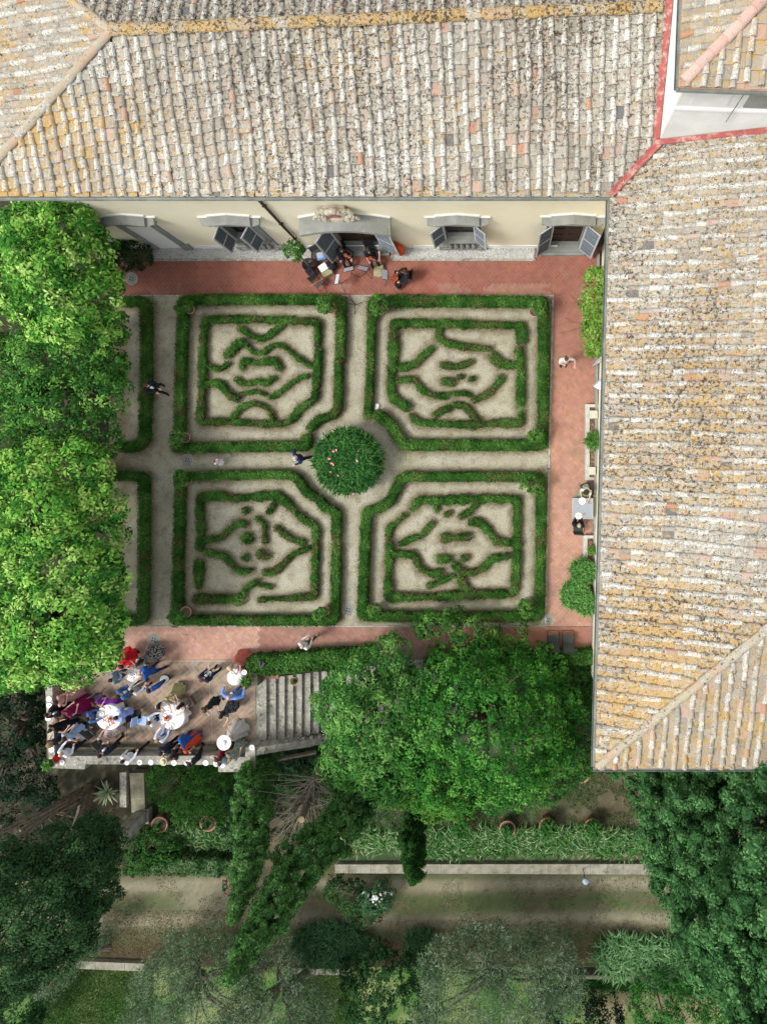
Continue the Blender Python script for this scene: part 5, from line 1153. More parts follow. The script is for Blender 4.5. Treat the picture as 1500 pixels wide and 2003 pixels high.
tree('holm_oak', 'very dark tree mass just outside the west parapet of the terrace', (-26, -11.5, L1), lobes_px([(20, 1420, -1.5, 60, .8), (60, 1470, -2, 45, .8), (10, 1520, -1.5, 55, .8), (50, 1390, -2.2, 40, .8), (85, 1545, -2.6, 32, .7)]), [(.008, .024, .012), (.014, .038, .018), (.022, .055, .024)], 'dark trees west of the terrace', density=6, rc=.3, k=24, ln=.14, wd=.08)
b0 = P(180, 1545, L1); t = thing('bare_trunks', 'dark leaning bare tree trunks left of the spiky plant', 'tree', tuple(b0))
for (u, v, z, r) in ((40, 1625, 1.2, .12), (5, 1660, 1.8, .1), (-20, 1640, 1.4, .16), (90, 1640, 1.6, .08)):
    b = MB(); e = P(u, v, z); m_ = b0.lerp(e, .5) + Vector((0, .1, .3)); b.path([b0 + Vector((random.uniform(-.4, .4), random.uniform(-.4, .3), 0)), m_, e], [r, r * .8, r * .5], 7); obj('trunk', b, M['bark'], t)

# ------------------------------------------------------------------ olives and dark shrubs along the bottom
OLV = [(.055, .105, .045), (.105, .175, .085), (.17, .25, .14), (.28, .36, .23)]
def olive(label, base, lst, dens=6.0):
    L_ = lobes_px(lst); t = thing('olive_tree', label, 'tree', tuple(base), 'olive trees of the lowest terrace')
    b = MB(); cx = sum(l[0] for l in L_) / len(L_); cy = sum(l[1] for l in L_) / len(L_)
    b.path([base, Vector(base).lerp(Vector((cx, cy, L_[0][2] - 1)), .5) + Vector((.15, 0, 0)), (cx, cy, L_[0][2] - .5)], [.3, .22, .14], 8); limbs(b, (cx, cy, L_[0][2] - 1.0), L_, .18, 3); obj('trunk', b, M['bark'], t)
    p, n, c = crown_points(L_, dens * 1.4, .42, 30, .9, .5)
    up = n / np.linalg.norm(n, axis=1, keepdims=True) + np.array([0, 0, .2])
    me = leaf_mesh('crown', p, rng.normal(size=p.shape), .2 * rng.uniform(.7, 1.3, len(p)), .032, leaf_cols(c, OLV, .3), org_of(t), up=up); obj('crown', me, M['leaf'], t)
olive('grey green olive tree left of the split cypress tip at the bottom edge', (-14.0, -29.5, L3), [(330, 1930, -2.6, 70, .8), (400, 1890, -2.0, 75, .8), (380, 1980, -2.0, 85, .8), (300, 1995, -2.6, 60, .8), (440, 1960, -1.6, 75, .8), (360, 1860, -3, 45, .8)])
olive('pale olive tree right of the split cypress tip at the bottom edge', (-11, -29.6, L3), [(530, 1930, -2.0, 65, .8), (560, 1985, -1.6, 70, .8), (500, 1990, -1.8, 65, .8), (610, 1960, -2.6, 45, .8), (530, 1860, -2.8, 45, .8)])
olive('largest silvery olive tree in the middle of the bottom edge', (-2.4, -28.2, L3), [(890, 1900, -1.5, 70, .8), (950, 1870, -1.6, 70, .8), (920, 1960, -1.0, 85, .8), (1010, 1900, -1.6, 75, .8), (1000, 1980, -1.4, 70, .8), (1070, 1870, -2.4, 60, .8), (870, 1980, -1.6, 70, .8), (950, 1830, -2.6, 40, .8), (1090, 1930, -2.8, 55, .8)])
olive('small thin olive tree at the lower left wall end', (-22.0, -28.2, L3), [(115, 1890, -3.2, 40, .7), (160, 1860, -3.4, 34, .7), (90, 1925, -3.2, 34, .7), (195, 1830, -3.6, 22, .7)], 4)
def shrub(name, label, lst, cols, z0, group=None, cat='shrub', **kw):
    L_ = lobes_px(lst); b0 = (L_[0][0], L_[0][1], z0); t = thing(name, label, cat, b0, group); b = MB()
    for l in L_: b.path([b0, (lerp(b0[0], l[0], .5), lerp(b0[1], l[1], .5), lerp(z0, l[2], .5)), l[:3]], [.07, .05, .015], 5)
    obj('stem', b, M['twig'], t); crown('foliage', L_, cols, t, **{**dict(density=9, rc=.24, k=22, ln=.12, wd=.07), **kw}); return t
VIV = [(.02, .07, .016), (.035, .115, .022), (.06, .17, .035)]
shrub('evergreen_shrub', 'dark evergreen thicket between the two olive trees at the bottom edge', [(760, 1920, -3, 60, .8), (790, 1980, -2.6, 70, .8), (720, 1960, -3.2, 55, .8), (740, 1880, -3.8, 40, .7), (820, 1900, -3.4, 42, .8), (690, 1900, -4, 30, .7)], DEEP, L3, ln=.14)
shrub('evergreen_shrub', 'vivid green shrub at the foot of the huge cypress', [(1290, 1960, -4.2, 60, .8), (1340, 1990, -3.8, 60, .8), (1370, 1930, -4, 45, .8), (1300, 2000, -4, 50, .8), (1400, 1980, -3.6, 50, .8)], [(.02, .09, .018), (.035, .14, .025), (.06, .2, .04)], L3)
shrub('evergreen_shrub', 'black green shrub beside the dry soil patch at the bottom edge', [(1120, 1985, -4.2, 60, .7), (1180, 1995, -4.4, 45, .7), (1090, 1960, -4.6, 36, .7)], [(.008, .02, .012), (.015, .035, .018)], L3)
shrub('evergreen_shrub', 'dark shrub left of the bottom lawn', [(30, 1960, -4, 55, .8), (10, 2000, -4, 60, .8), (60, 1990, -4.6, 30, .8)], DEEP, L3)
shrub('evergreen_shrub', 'leafy shrub between the stone pillar and the potted pair', [(270, 1680, -3.2, 34, .7), (300, 1650, -3.3, 34, .7), (250, 1655, -3.3, 22, .7), (330, 1665, -3.3, 30, .7)], VIV, L1)
shrub('evergreen_shrub', 'dark undergrowth wrapped round the left foot of the split cypress', [(480, 1560, -2.4, 40, .8), (470, 1620, -2.6, 36, .8), (500, 1520, -2.4, 40, .8), (560, 1500, -2.8, 50, .7), (650, 1510, -2.8, 46, .8), (690, 1560, -2.8, 26, .8)], DEEP, L1)
shrub('evergreen_shrub', 'dark undergrowth inside the fork of the split cypress', [(590, 1600, -3, 45, .4), (560, 1650, -3.1, 40, .4), (620, 1560, -3, 40, .4), (560, 1560, -3, 40, .4)], [(.008, .02, .01), (.02, .04, .015)], L1, density=5)
shrub('evergreen_shrub', 'dark undergrowth around the leaning bare trunks', [(60, 1600, -3.2, 60, .4), (130, 1590, -3.3, 40, .4), (20, 1650, -3, 60, .4), (150, 1650, -3.1, 50, .4), (200, 1610, -3.3, 28, .4), (90, 1660, -3, 45, .4)], [(.008, .022, .01), (.018, .045, .018), (.03, .065, .025)], L1, density=4.5)
shrub('evergreen_shrub', 'dark bushes in the shadow below the stone stair wall', [(560, 1480, -2.6, 40, .6), (620, 1470, -2.8, 45, .6), (530, 1500, -2.6, 30, .6)], [(.01, .03, .012), (.02, .05, .018)], L1)
shrub('flowering_shrub', 'small shrub with pink flowers at the left edge of the split cypress', [(457, 1735, -4.4, 22, .8), (465, 1715, -4.3, 16, .8)], VIV, L2)
shrub('garden_shrub', 'loose dark shrub behind the white flowering bush', [(690, 1760, -4.4, 40, .7), (660, 1740, -4.5, 30, .7), (720, 1780, -4.5, 34, .7)], DEEP + [(.07, .15, .04)], L2, fill=.6)
h = shrub('hydrangea', 'bush covered in white flower heads on the garden track', [(735, 1757, -4.3, 32, .8), (715, 1770, -4.5, 24, .8), (755, 1745, -4.5, 20, .8)], [(.05, .13, .05), (.08, .18, .08)], L2, cat='flowering bush')
b = MB()
for k in range(46):
    a = random.uniform(0, 6.28); r = random.uniform(0, 36); p = P(735 + r * math.cos(a), 1757 + r * .75 * math.sin(a), -3.75 - r * .015)
    for j in range(3): b.ball(p + Vector((random.uniform(-.06, .06), random.uniform(-.06, .06), random.uniform(-.03, .03))), (.05, .05, .03), 6, 4, col=(.78, .8, .76))
obj('flower_heads', b, M['col'], h)
b = MB()
for k in range(26): p = P(457 + random.uniform(-18, 18), 1735 + random.uniform(-20, 20), -3.8); b.ball(p, (.035, .035, .02), 5, 3, col=(.7, .12, .25))
o = [x for x in bpy.data.objects if x.get('label', '').startswith('small shrub with pink')][0]; obj('flower_heads', b, M['col'], o)
# creeper mound below the south parapet
t = shrub('creeper', 'dense bright green creeper mound directly below the south parapet', [(340, 1535, -2.6, 48, .5), (400, 1535, -2.4, 55, .5), (450, 1545, -2.6, 38, .5), (370, 1570, -3.1, 45, .4), (430, 1575, -3.1, 36, .4), (320, 1510, -2.4, 30, .5)], [(.03, .11, .02), (.05, .16, .025), (.09, .23, .04)], L1, density=14, rc=.25, k=28, ln=.1, wd=.055)

# strap leaved borders: nobody could count the blades
LILY = [(.03, .10, .025), (.06, .17, .04), (.12, .25, .075), (.33, .42, .22)]
def band(name, label, patches, z, cols, ln=.5, wd=.055, per=420, up=.8):
    V = []; C_ = []
    for (u, v, ru, rv) in patches:
        p = P(u, v, z); n = int(per * ru * rv / S(z) ** 2 * math.pi); me = blades(n, (p[0], p[1], z), (ru / S(z), rv / S(z)), cols, ln=ln, wd=wd, zr=(0, .12), up=up)
        a = np.empty(len(me.vertices) * 3, np.float32); me.vertices.foreach_get('co', a); c = np.empty(len(me.vertices) * 4, np.float32); me.color_attributes['Col'].data.foreach_get('color', c)
        V.append(a.reshape(-1, 3)); C_.append(c.reshape(-1, 4)[::4, :3]); bpy.data.meshes.remove(me)
    o = obj(name, fast_mesh(name, np.concatenate(V), 4, np.concatenate(C_)), M['leaf']); tag(o, label, kind='stuff'); return o
band('lily_border', 'variegated strap leaved border in the lower lawn', [(u, 1632 + random.uniform(-4, 4), 34, 22) for u in range(330, 480, 26)] + [(u, 1640, 30, 20) for u in range(700, 800, 26)] + [(u, 1642 + random.uniform(-4, 4), 32, 24) for u in range(848, 1262, 26)], L1, LILY, per=95)
band('border_undergrowth', 'dark leafy undergrowth in the border', [(u, 1655, 26, 18) for u in range(845, 960, 22)] + [(u, 1650, 24, 22) for u in (980, 1060, 1100, 1180)], L1, VIV, ln=.4, wd=.08, per=60)
for c_, lab in (((1215, 1862, 52, 40), 'leftmost rosette leaved clump on the bank below the track'), ((1285, 1870, 46, 42), 'middle rosette leaved clump on the bank below the track'), ((1345, 1868, 40, 40), 'rosette leaved clump touching the huge cypress')):
    p = P(c_[0], c_[1], L2); s_ = S(L2); t = thing('agapanthus_clump', lab, 'plant', tuple(p), 'strap leaved clumps on the bank'); obj('leaves', blades(int(900 * c_[2] / 46), (p[0], p[1], L2 + .05), (c_[2] / s_, c_[3] / s_), [(.06, .16, .05), (.11, .24, .09), (.22, .36, .17)], t, ln=.62, wd=.065, zr=(0, .35), up=.8), M['leaf'], t)
for c_, lab in (((650, 1835, 74, 42), 'wide grassy clump of blue green strap leaves beside the split cypress'), ((822, 1835, 26, 26), 'small strap leaved tuft at the top of the silvery olive')):
    p = P(c_[0], c_[1], L2); s_ = S(L2); t = thing('agapanthus_clump', lab, 'plant', tuple(p)); obj('leaves', blades(int(1900 * c_[2] / 74), (p[0], p[1], L2 + .1), (c_[2] / s_, c_[3] / s_), [(.03, .085, .035), (.05, .13, .05), (.09, .19, .08)], t, ln=.5, wd=.05, zr=(0, .5), up=.8), M['leaf'], t)
hedge('clipped_hedge', PP([(255, 1695), (350, 1695), (460, 1697)], -3.2), 1.0, 1.0, 'flecked broad hedge between the potted pair and the bare track', z0=L1 - .1, cols=[(.03, .08, .025), (.05, .12, .035), (.1, .19, .07), (.2, .3, .15)], dens=330, ll=.12, lw=.08, ragged=.2)
hedge('clipped_hedge', PP([(1110, 1932), (1240, 1930), (1375, 1936)], -5.2), .95, .9, 'low clipped hedge under the rosette leaved clumps', z0=L3, cols=VIV, dens=330, ll=.11, lw=.06, ragged=.2)
# short grass tufts on the lawns
def tufts(name, n, rect, z, cols, ln=.09, keep=None):
    (u0, v0, u1, v1) = rect; a, c = P(u0, v0, z), P(u1, v1, z); x = rng.uniform(min(a[0], c[0]), max(a[0], c[0]), n); y = rng.uniform(min(a[1], c[1]), max(a[1], c[1]), n)
    k = fbm(x, y, .8, 71) > (keep or 0); x, y = x[k], y[k]; m = len(x); pos = np.stack([x, y, np.full(m, z + .03)], 1)
    me = leaf_mesh(name, pos, rng.normal(size=(m, 3)) + np.array([0, 0, .8]), ln * rng.uniform(.5, 1.4, m), .03, leaf_cols(fbm(x, y, 2, 72), cols, .35)); o = obj(name, me, M['leaf']); tag(o, kind='stuff')
GR = [(.03, .075, .018), (.06, .13, .03), (.12, .18, .06)]
tufts('grass', 26000, (690, 1480, 1240, 1620), L1, GR, keep=.44); tufts('grass', 20000, (60, 1890, 300, 2003), L3, GR, ln=.12); tufts('grass', 15000, (560, 1890, 700, 2003), L3, GR, ln=.12); tufts('grass', 14000, (200, 1715, 1380, 1870), L2, [(.06, .09, .03), (.1, .12, .05), (.3, .24, .15)], keep=.5)
tufts('fallen_leaves', 4500, (200, 1780, 480, 1870), L2, [(.17, .13, .06), (.3, .24, .13), (.1, .07, .04)], ln=.1); tufts('fallen_leaves', 5000, (760, 1800, 1250, 1880), L2, [(.17, .13, .06), (.3, .24, .13), (.1, .07, .04)], ln=.1)
FL = [(.2, .13, .07), (.3, .22, .12), (.1, .07, .04)]
for rc_ in ((215, 512, 1075, 576), (1084, 580, 1160, 1220), (260, 1228, 1150, 1286)): tufts('fallen_leaves', 260, rc_, 0.0, FL, ln=.07)
tufts('fallen_petals', 900, (236, 580, 1070, 1222), .0, [(.75, .72, .6), (.6, .5, .3)], ln=.07)
# spiky variegated rosette
p = P(215, 1546, L1); t = thing('yucca', 'spiky cream striped rosette plant on the dark soil below the terrace', 'plant', tuple(p))
b = MB()
for k in range(34):
    a = k * 2.4; l_ = random.uniform(.6, .95); el = random.uniform(.15, 1.1); d = Vector((math.cos(a) * math.cos(el), math.sin(a) * math.cos(el), math.sin(el))); sv = Vector((-math.sin(a), math.cos(a), 0)) * .045
    p0 = Vector(p) + Vector((0, 0, .15)); m_ = p0 + d * l_ * .5; e = p0 + d * l_ + Vector((0, 0, -.1))
    for w0, w1, cc in ((-1, -.45, (.5, .52, .33)), (-.45, .45, (.14, .25, .12)), (.45, 1, (.5, .52, .33))): b.add([p0 + sv * w0 * .6, p0 + sv * w1 * .6, m_ + sv * w1, m_ + sv * w0, e + sv * w1 * .1, e + sv * w0 * .1], [(0, 1, 2, 3), (3, 2, 4, 5)], cc)
obj('leaves', b, M['col'], t)
# ------------------------------------------------------------------ terrace walls, stairs, planters, covers
def wall_thing(name, label, px, z0, z1, cap=.06, over=.04, group=None, m=None, zpx=None):
    poly = ccw(PP(px, z1 if zpx is None else zpx)); cx = sum(p[0] for p in poly) / len(poly); cy = sum(p[1] for p in poly) / len(poly)
    t = thing(name, label, 'wall', (cx, cy, z0), group)
    inn = [(cx + (x - cx) * 1, cy + (y - cy) * 1) for x, y in poly]; b = MB(); b.prism([(lerp(x, cx, .02), lerp(y, cy, .02)) for x, y in inn], z0, z1 - cap); obj('wall_body', b, m or M['stone'], t)
    # coping in separate slabs with uneven joints
    b = MB(); xs = [p[0] for p in poly]; ys = [p[1] for p in poly]; horiz = max(xs) - min(xs) > max(ys) - min(ys)
    lo, hi = (min(xs), max(xs)) if horiz else (min(ys), max(ys)); k = lo
    while k < hi - .01:
        e = min(hi, k + random.uniform(.7, 1.2)); 
        if hi - e < .3: e = hi
        reg = [(k + .006, -99), (e - .006, -99), (e - .006, 99), (k + .006, 99)] if horiz else [(-99, k + .006), (99, k + .006), (99, e - .006), (-99, e - .006)]
        p = clip_poly(poly, reg)
        if len(p) > 2: b.prism(p, z1 - cap, z1 + random.uniform(0, .008))
        k = e
    obj('coping', b, m or M['stone'], t); return t
wall_thing('parapet', 'weathered stone parapet on the west side of the terrace carrying two plates', [(88, 1320), (102, 1320), (108, 1478), (96, 1480)], -3.9, .9)
wall_thing('parapet', 'long stone parapet along the south side of the terrace lined with white plates', [(96, 1479), (466, 1478), (466, 1496), (168, 1495), (166, 1505), (96, 1502)], -3.9, .9)
wall_thing('stone_pier', 'broad stone pier with a potted plant at the south east corner of the terrace', [(427, 1481), (480, 1481), (480, 1462), (499, 1462), (500, 1505), (495, 1510), (427, 1510)], -3.9, .93)
M['stain'] = mat('mossy_stone', (.27, .25, .17), .95, (.12, .115, .075), 1.6, bump=.6, bscale=10, stain=[((.42, .4, .33), 3, .6, .72)])
b = MB(); a_, c_ = P(112, 1466, 0), P(430, 1466, 0); b.box(((a_[0] + c_[0]) / 2, P(0, 1462, 0)[1], .2), (c_[0] - a_[0], .34, .4)); a2 = P(112, 1400, 0); b.box((a2[0] - .05, (P(0, 1345)[1] + P(0, 1466)[1]) / 2, .2), (.3, 3.0, .4))
structure('terrace_plinth', b, M['stain'])
# stone stairs going down to the east
st = thing('stone_stairs', 'wide worn stone stairs descending under the leafy tree', 'stairs', (P(520, 0)[0], P(0, 1390)[1], L1))
x = P(521, 0)[0]; y0, y1 = P(0, 1452)[1], P(0, 1327)[1]
b = MB(); b.box(((P(503, 0)[0] + x) / 2, (y0 + y1) / 2, -.02), (x - P(503, 0)[0] + .04, y1 - y0, .1)); obj('landing', b, M['stone'], st)
for k in range(24):
    z = -.165 * (k + 1); b = MB(); sl = random.uniform(-.012, .012)
    b.box((x + .19 + k * .375, (y0 + y1) / 2, z - .25), (.40, y1 - y0 - .0, .5)); b.box((x + .2 + k * .375 + .01, (y0 + y1) / 2, z + .012 - .02), (.415, y1 - y0 + .004, .055), rz=sl * .3); obj('step', b, M['stone'], st)
def slope_wall(name, label, pts, wd, zbase):
    """pts: (u, v, z of the top)"""
    W_ = [P(*p) for p in pts]; t = thing(name, label, 'wall', (W_[0][0], W_[0][1], zbase)); b = MB(); c = MB()
    for a, d in zip(W_[:-1], W_[1:]):
        n = Vector((-(d - a)[1], (d - a)[0], 0)).normalized() * wd / 2; q = [a - n, a + n, d + n, d - n]
        lowz = Vector((0, 0, 1)); i = [v * 1 for v in q]
        b.add([Vector((*(lerp(np.array(v[:2]), np.array(((a + d) / 2)[:2]), .02)), zbase)) for v in q] + [v - lowz * .07 for v in q], [(3, 2, 1, 0), (4, 5, 6, 7), (0, 1, 5, 4), (1, 2, 6, 5), (2, 3, 7, 6), (3, 0, 4, 7)])
        c.add([v - lowz * .07 for v in q] + q, [(3, 2, 1, 0), (4, 5, 6, 7), (0, 1, 5, 4), (1, 2, 6, 5), (2, 3, 7, 6), (3, 0, 4, 7)])
    obj('wall_body', b, M['stone'], t); obj('coping', c, M['stone'], t); return t
slope_wall('stair_wall', 'sloping stone wall on the south side of the stairs', [(494, 1472, .93), (520, 1467, .7), (600, 1455, -.4), (670, 1441, -1.4), (730, 1430, -2.2)], .36, -3.9)
b = MB()
for k in range(9): p = P(527 + k * 16, 1459 - k * 2.6, .2 - k * .17); b.box(p, (.16, .4, .22), rz=math.radians(-32))
tag(obj('stair_blocks', b, M['stone'], st))
wall_thing('stone_pier', 'dark mossy stone pier at the top of the stairs beside the ivy', [(489, 1316), (503, 1316), (505, 1342), (491, 1342)], -.0, .75, m=M['stain'])
b = MB(); b.prism(PP([(503, 1314), (545, 1314), (545, 1327), (503, 1327)]), -3, .03); structure('brick_landing', b, M['mortar_red'])
b = MB(); b.prism(PP([(505, 1291), (1158, 1289), (1158, 1300), (505, 1305)]), -3.9, .02); structure('retaining_wall', b, M['stone'])
# low garden walls between the levels
M['old_stone'] = mat('old_stone', (.33, .31, .25), .95, (.2, .185, .135), 2, bump=.5, stain=[((.1, .11, .06), 3, .55, .68), ((.45, .43, .37), 6, .6, .7)])
def low_wall(label, px, z0, z1): return wall_thing('garden_wall', label, px, z0, z1, m=M['old_stone'])
low_wall('long low stone garden wall behind the bare track in the lower garden', [(655, 1691), (1330, 1690), (1330, 1711), (655, 1708)], L2 - .3, L1 + .25)
low_wall('short pale garden wall above the bottom left lawn', [(150, 1880), (283, 1885), (283, 1900), (150, 1895)], L3 - .3, L2 + .25)
low_wall('low garden wall glimpsed between the olive trees', [(570, 1894), (686, 1896), (686, 1908), (570, 1905)], L3 - .3, L2 + .2)
low_wall('low garden wall under the clipped bottom hedge', [(1050, 1905), (1400, 1915), (1400, 1923), (1050, 1912)], L3 - .3, L2 + .1)
# stone gate pillar and steps below the terrace
p = P(262, 1612, L1); t = thing('gate_pillar', 'leaning looking square stone pillar topped with dry straw below the terrace', 'pillar', (p[0], p[1], L1)); top = 2.4
b = MB(); q = P(230, 1643, L1 + 2.6); b.box((q[0], q[1], L1 + 1.25), (.62, .62, 2.5)); obj('shaft', b, M['stone'], t)
b = MB(); b.box((q[0], q[1], L1 + 2.56), (.78, .78, .12)); b.box((q[0], q[1], L1 + .2), (.8, .8, .4)); obj('coping', b, M['stone'], t)
obj('straw', blades(260, (q[0], q[1], L1 + 2.6), (.25, .25), [(.3, .2, .1), (.45, .33, .17), (.16, .1, .05)], t, ln=.35, wd=.03, up=.7), M['leaf'], t)
wall_thing('garden_wall', 'pale broken stone strip running down from the south parapet', [(254, 1512), (282, 1512), (284, 1590), (258, 1590)], L1 - .1, L1 + .5, m=M['stain'])
b = MB()
for k in range(4): p = P(246 - k * 3.2, 1545, L1 + .3 - k * .08); b.box((p[0], p[1], p[2] - .2), (.09 + .0, 1.9, .4))
structure('lower_steps', b, M['stone'])

# drain covers
def cover(u, v, lab, r=.31):
    t = thing('drain_cover', lab, 'drain cover', tuple(P(u, v, .008)), 'round drain covers'); b = MB(); b.lathe([(r, 0), (r, .014), (r * .84, .016), (r * .84, .012), (.01, .012)], tuple(P(u, v, .008)), 26); obj('rim', b, M['stone'], t)
    b = MB(); p = P(u, v, .024)
    b.lathe([(r * .8, 0), (r * .8, .004), (.01, .004)], p, 24); obj('plate', b, M['serena'], t)
    b = MB()
    for k in range(4): a = k * 1.571 + .5; b.lathe([(.035, 0), (.035, .004), (.001, .004)], p + Vector((.085 * math.cos(a), .085 * math.sin(a), .003)), 8)
    obj('hole', b, M['black'], t)
for u, v, lab in ((258, 545, 'round drain cover on the red pavement beside the dark laurel bush'), (367, 900, 'round drain cover on the gravel path beside the child'), (681, 1193, 'round drain cover at the south end of the central gravel path'), (301, 1251, 'round drain cover on the pink pavement near the terrace'), (1070, 1212, 'round drain cover at the south east corner of the garden')): cover(u, v, lab)

# east planters
def planter(px0, px1, label):
    (u0, v0), (u1, v1) = px0, px1; c = P((u0 + u1) / 2, (v0 + v1) / 2); t = thing('planter', label, 'planter', (c[0], c[1], 0), 'raised planters along the east wing')
    a, d = P(u0, v1), P(u1, v0); w_ = .2; b = MB(); h = .32
    b.prism([(a[0], a[1]), (a[0] + w_, a[1]), (a[0] + w_, d[1]), (a[0], d[1])], 0, h); b.prism([(a[0] + w_, a[1]), (d[0], a[1]), (d[0], a[1] + w_ * .7), (a[0] + w_, a[1] + w_ * .7)], 0, h - .003); b.prism([(a[0] + w_, d[1] - w_ * .7), (d[0], d[1] - w_ * .7), (d[0], d[1]), (a[0] + w_, d[1])], 0, h - .003)
    b.prism([(d[0] - .12, a[1] + w_ * .7), (d[0], a[1] + w_ * .7), (d[0], d[1] - w_ * .7), (d[0] - .12, d[1] - w_ * .7)], 0, h + .05); obj('kerb', b, M['serena'] if False else mat('pale_kerb', (.52, .51, .45), .9, (.4, .39, .34), 3, bump=.3), t)
    b = MB(); b.prism([(a[0] + w_, a[1] + w_ * .7), (d[0] - .12, a[1] + w_ * .7), (d[0] - .12, d[1] - w_ * .7), (a[0] + w_, d[1] - w_ * .7)], 0, h - .08); obj('mulch', b, M['bark_mulch'], t)
    n = int((d[0] - a[0]) * (d[1] - a[1]) * 420); pos = np.stack([rng.uniform(a[0] + w_, d[0] - .12, n), rng.uniform(a[1] + .15, d[1] - .15, n), np.full(n, h - .06)], 1)
    me = leaf_mesh('bark_chips', pos, rng.normal(size=(n, 3)) * .5 + np.array([0, 0, 1.0]), .09, .045, np.array([(.2, .1, .06), (.34, .2, .13), (.12, .06, .04), (.42, .3, .2)])[rng.integers(0, 4, n)], org_of(t)); tag(obj('bark_chips', me, M['col'], t), kind='stuff')
    return t
planter((1143, 792), (1173, 939), 'long raised planter of bark chips with two square stones north of the grey table')
planter((1139, 1046), (1168, 1198), 'raised planter with a clay pot and shrubs south of the grey table')
for u, v, lab in ((1160, 811, 'square pale stone block at the north end of the bark planter'), (1156, 921, 'square pale stone block at the south end of the bark planter')):
    p = P(u, v, .4); b = MB(); b.box((p[0], p[1], .36), (.4, .38, .26)); b.box((p[0], p[1], .495), (.36, .34, .012)); single('stone_block', b, mat('pale_stone', (.5, .5, .42), .9, (.42, .42, .36), 5), lab, 'block', 'square stone blocks in the planter')
def potted(name, u, v, z, r, h, label, cols=MIDG, group=None, fr=1.0, pot='terracotta', cat='potted plant'):
    p = P(u, v, z + h); p[2] = z; t = thing(name, label, cat, tuple(p), group); b = MB(); potmesh(b, tuple(p), r, h); obj('pot', b, M[pot], t, smooth=True)
    b = MB(); b.lathe([(r * .86, h * .9), (r * .86, h * .92), (.01, h * .92)], tuple(p), 14); obj('soil', b, M['soil'], t)
    obj('foliage', blades(int(260 * fr), (p[0], p[1], z + h * .85), (r * .6 * fr, r * .6 * fr), cols, t, ln=r * 1.1 * fr, wd=r * .3, zr=(0, r), up=1.0), M['leaf'], t); return t
potted('potted_plant', 1160, 862, .2, .24, .28, 'small leafy plant in a pale pot in the middle of the bark planter', CIT, fr=1.3)
potted('potted_plant', 1156, 1076, .24, .2, .25, 'little clay pot with a sprouting plant in the lower east planter', CIT, fr=.8)
potted('potted_plant', 98, 1494, .9, .2, .3, 'clay pot plant on the south west corner of the parapet beside the red bag', MIDG, fr=.9)
potted('potted_plant', 487, 1496, .93, .2, .26, 'clay pot plant on the corner pier above the creeper', MIDG, fr=.9)
potted('potted_plant', 484, 1331, .75, .22, .28, 'clay pot plant beside the white tablecloth at the top of the stairs', MIDG, fr=.8)
potted('potted_plant', 575, 1333, -.2, .2, .26, 'small clay pot standing on the stair edge under the ivy', MIDG, fr=.35)
BP = 'large clay pots in the lower garden'
for u, v, fr, lab in ((312, 1614, .25, 'left one of two big clay pots beside the stone pillar'), (407, 1611, .3, 'big clay pot at the left end of the strap leaved border'), (992, 1622, .55, 'big clay pot standing among the strap leaved border'), (1137, 1516, .4, 'clay pot on the grass under the corner of the east roof'), (1158, 1618, .8, 'clay pot half hidden at the right of the strap leaved border'), (902, 1614, .8, 'clay pot overgrown at the left of the strap leaved border'), (1070, 1616, .8, 'overgrown clay pot between two others in the strap leaved border')):
    potted('large_pot', u, v, L1, .42, .6, lab, VIV, BP, fr=fr)
# stone ornament among the western trees
p = P(212, 917, .5); t = thing('stone_ornament', 'pale stone pedestal ornament poking out between the western trees', 'ornament', (p[0] - .05, p[1], 0)); b = MB(); b.box((p[0] - .1, p[1], .35), (.4, .5, .7)); b.box((p[0] - .1, p[1], .73), (.52, .6, .08)); obj('pedestal', b, M['stone'], t); b = MB(); b.lathe([(.14, .77), (.1, .85), (.2, .98), (.22, 1.05), (.16, 1.05), (.01, .98)], (p[0] - .1, p[1], 0), 14); obj('bowl', b, M['whitetrim'], t)
# garden lamp on the long wall
p = P(1140, 1700, L1 + .25); t = thing('garden_lamp', 'small garden lamp with a round blue grey shade on the long low wall', 'lamp', tuple(p)); b = MB(); b.tube(p, p + Vector((0, 0, 1.0)), .022, n=8); obj('post', b, M['blackmetal'], t); b = MB(); b.lathe([(.03, 1.18), (.15, 1.1), (.17, 1.03), (.16, 1.02), (.05, 1.0)], tuple(p), 16); obj('lamp_shade', b, mat('blue_grey_enamel', (.3, .38, .46), .4), t)
p = P(1070, 1545, L1 + .02); b = MB(); b.path([p + Vector((-.25, 0, .02)), p + Vector((0, .03, .05)), p + Vector((.2, .12, .03))], [.03, .02, .01], 5); b.path([p, p + Vector((.1, -.12, .04))], [.02, .01], 5); single('fallen_branch', b, M['bow'], 'small pale fallen branch lying on the lower lawn', 'branch')
b = MB(); p = P(738, 796, 0); b.box((p[0], p[1], .05), (.17, .3, .1), rz=-.2); b.box((p[0], p[1], .105), (.13, .26, .012), rz=-.2); single('stone_block', b, M['whitetrim'], 'small pale slab on the gravel at the west corner of the upper right parterre', 'block')

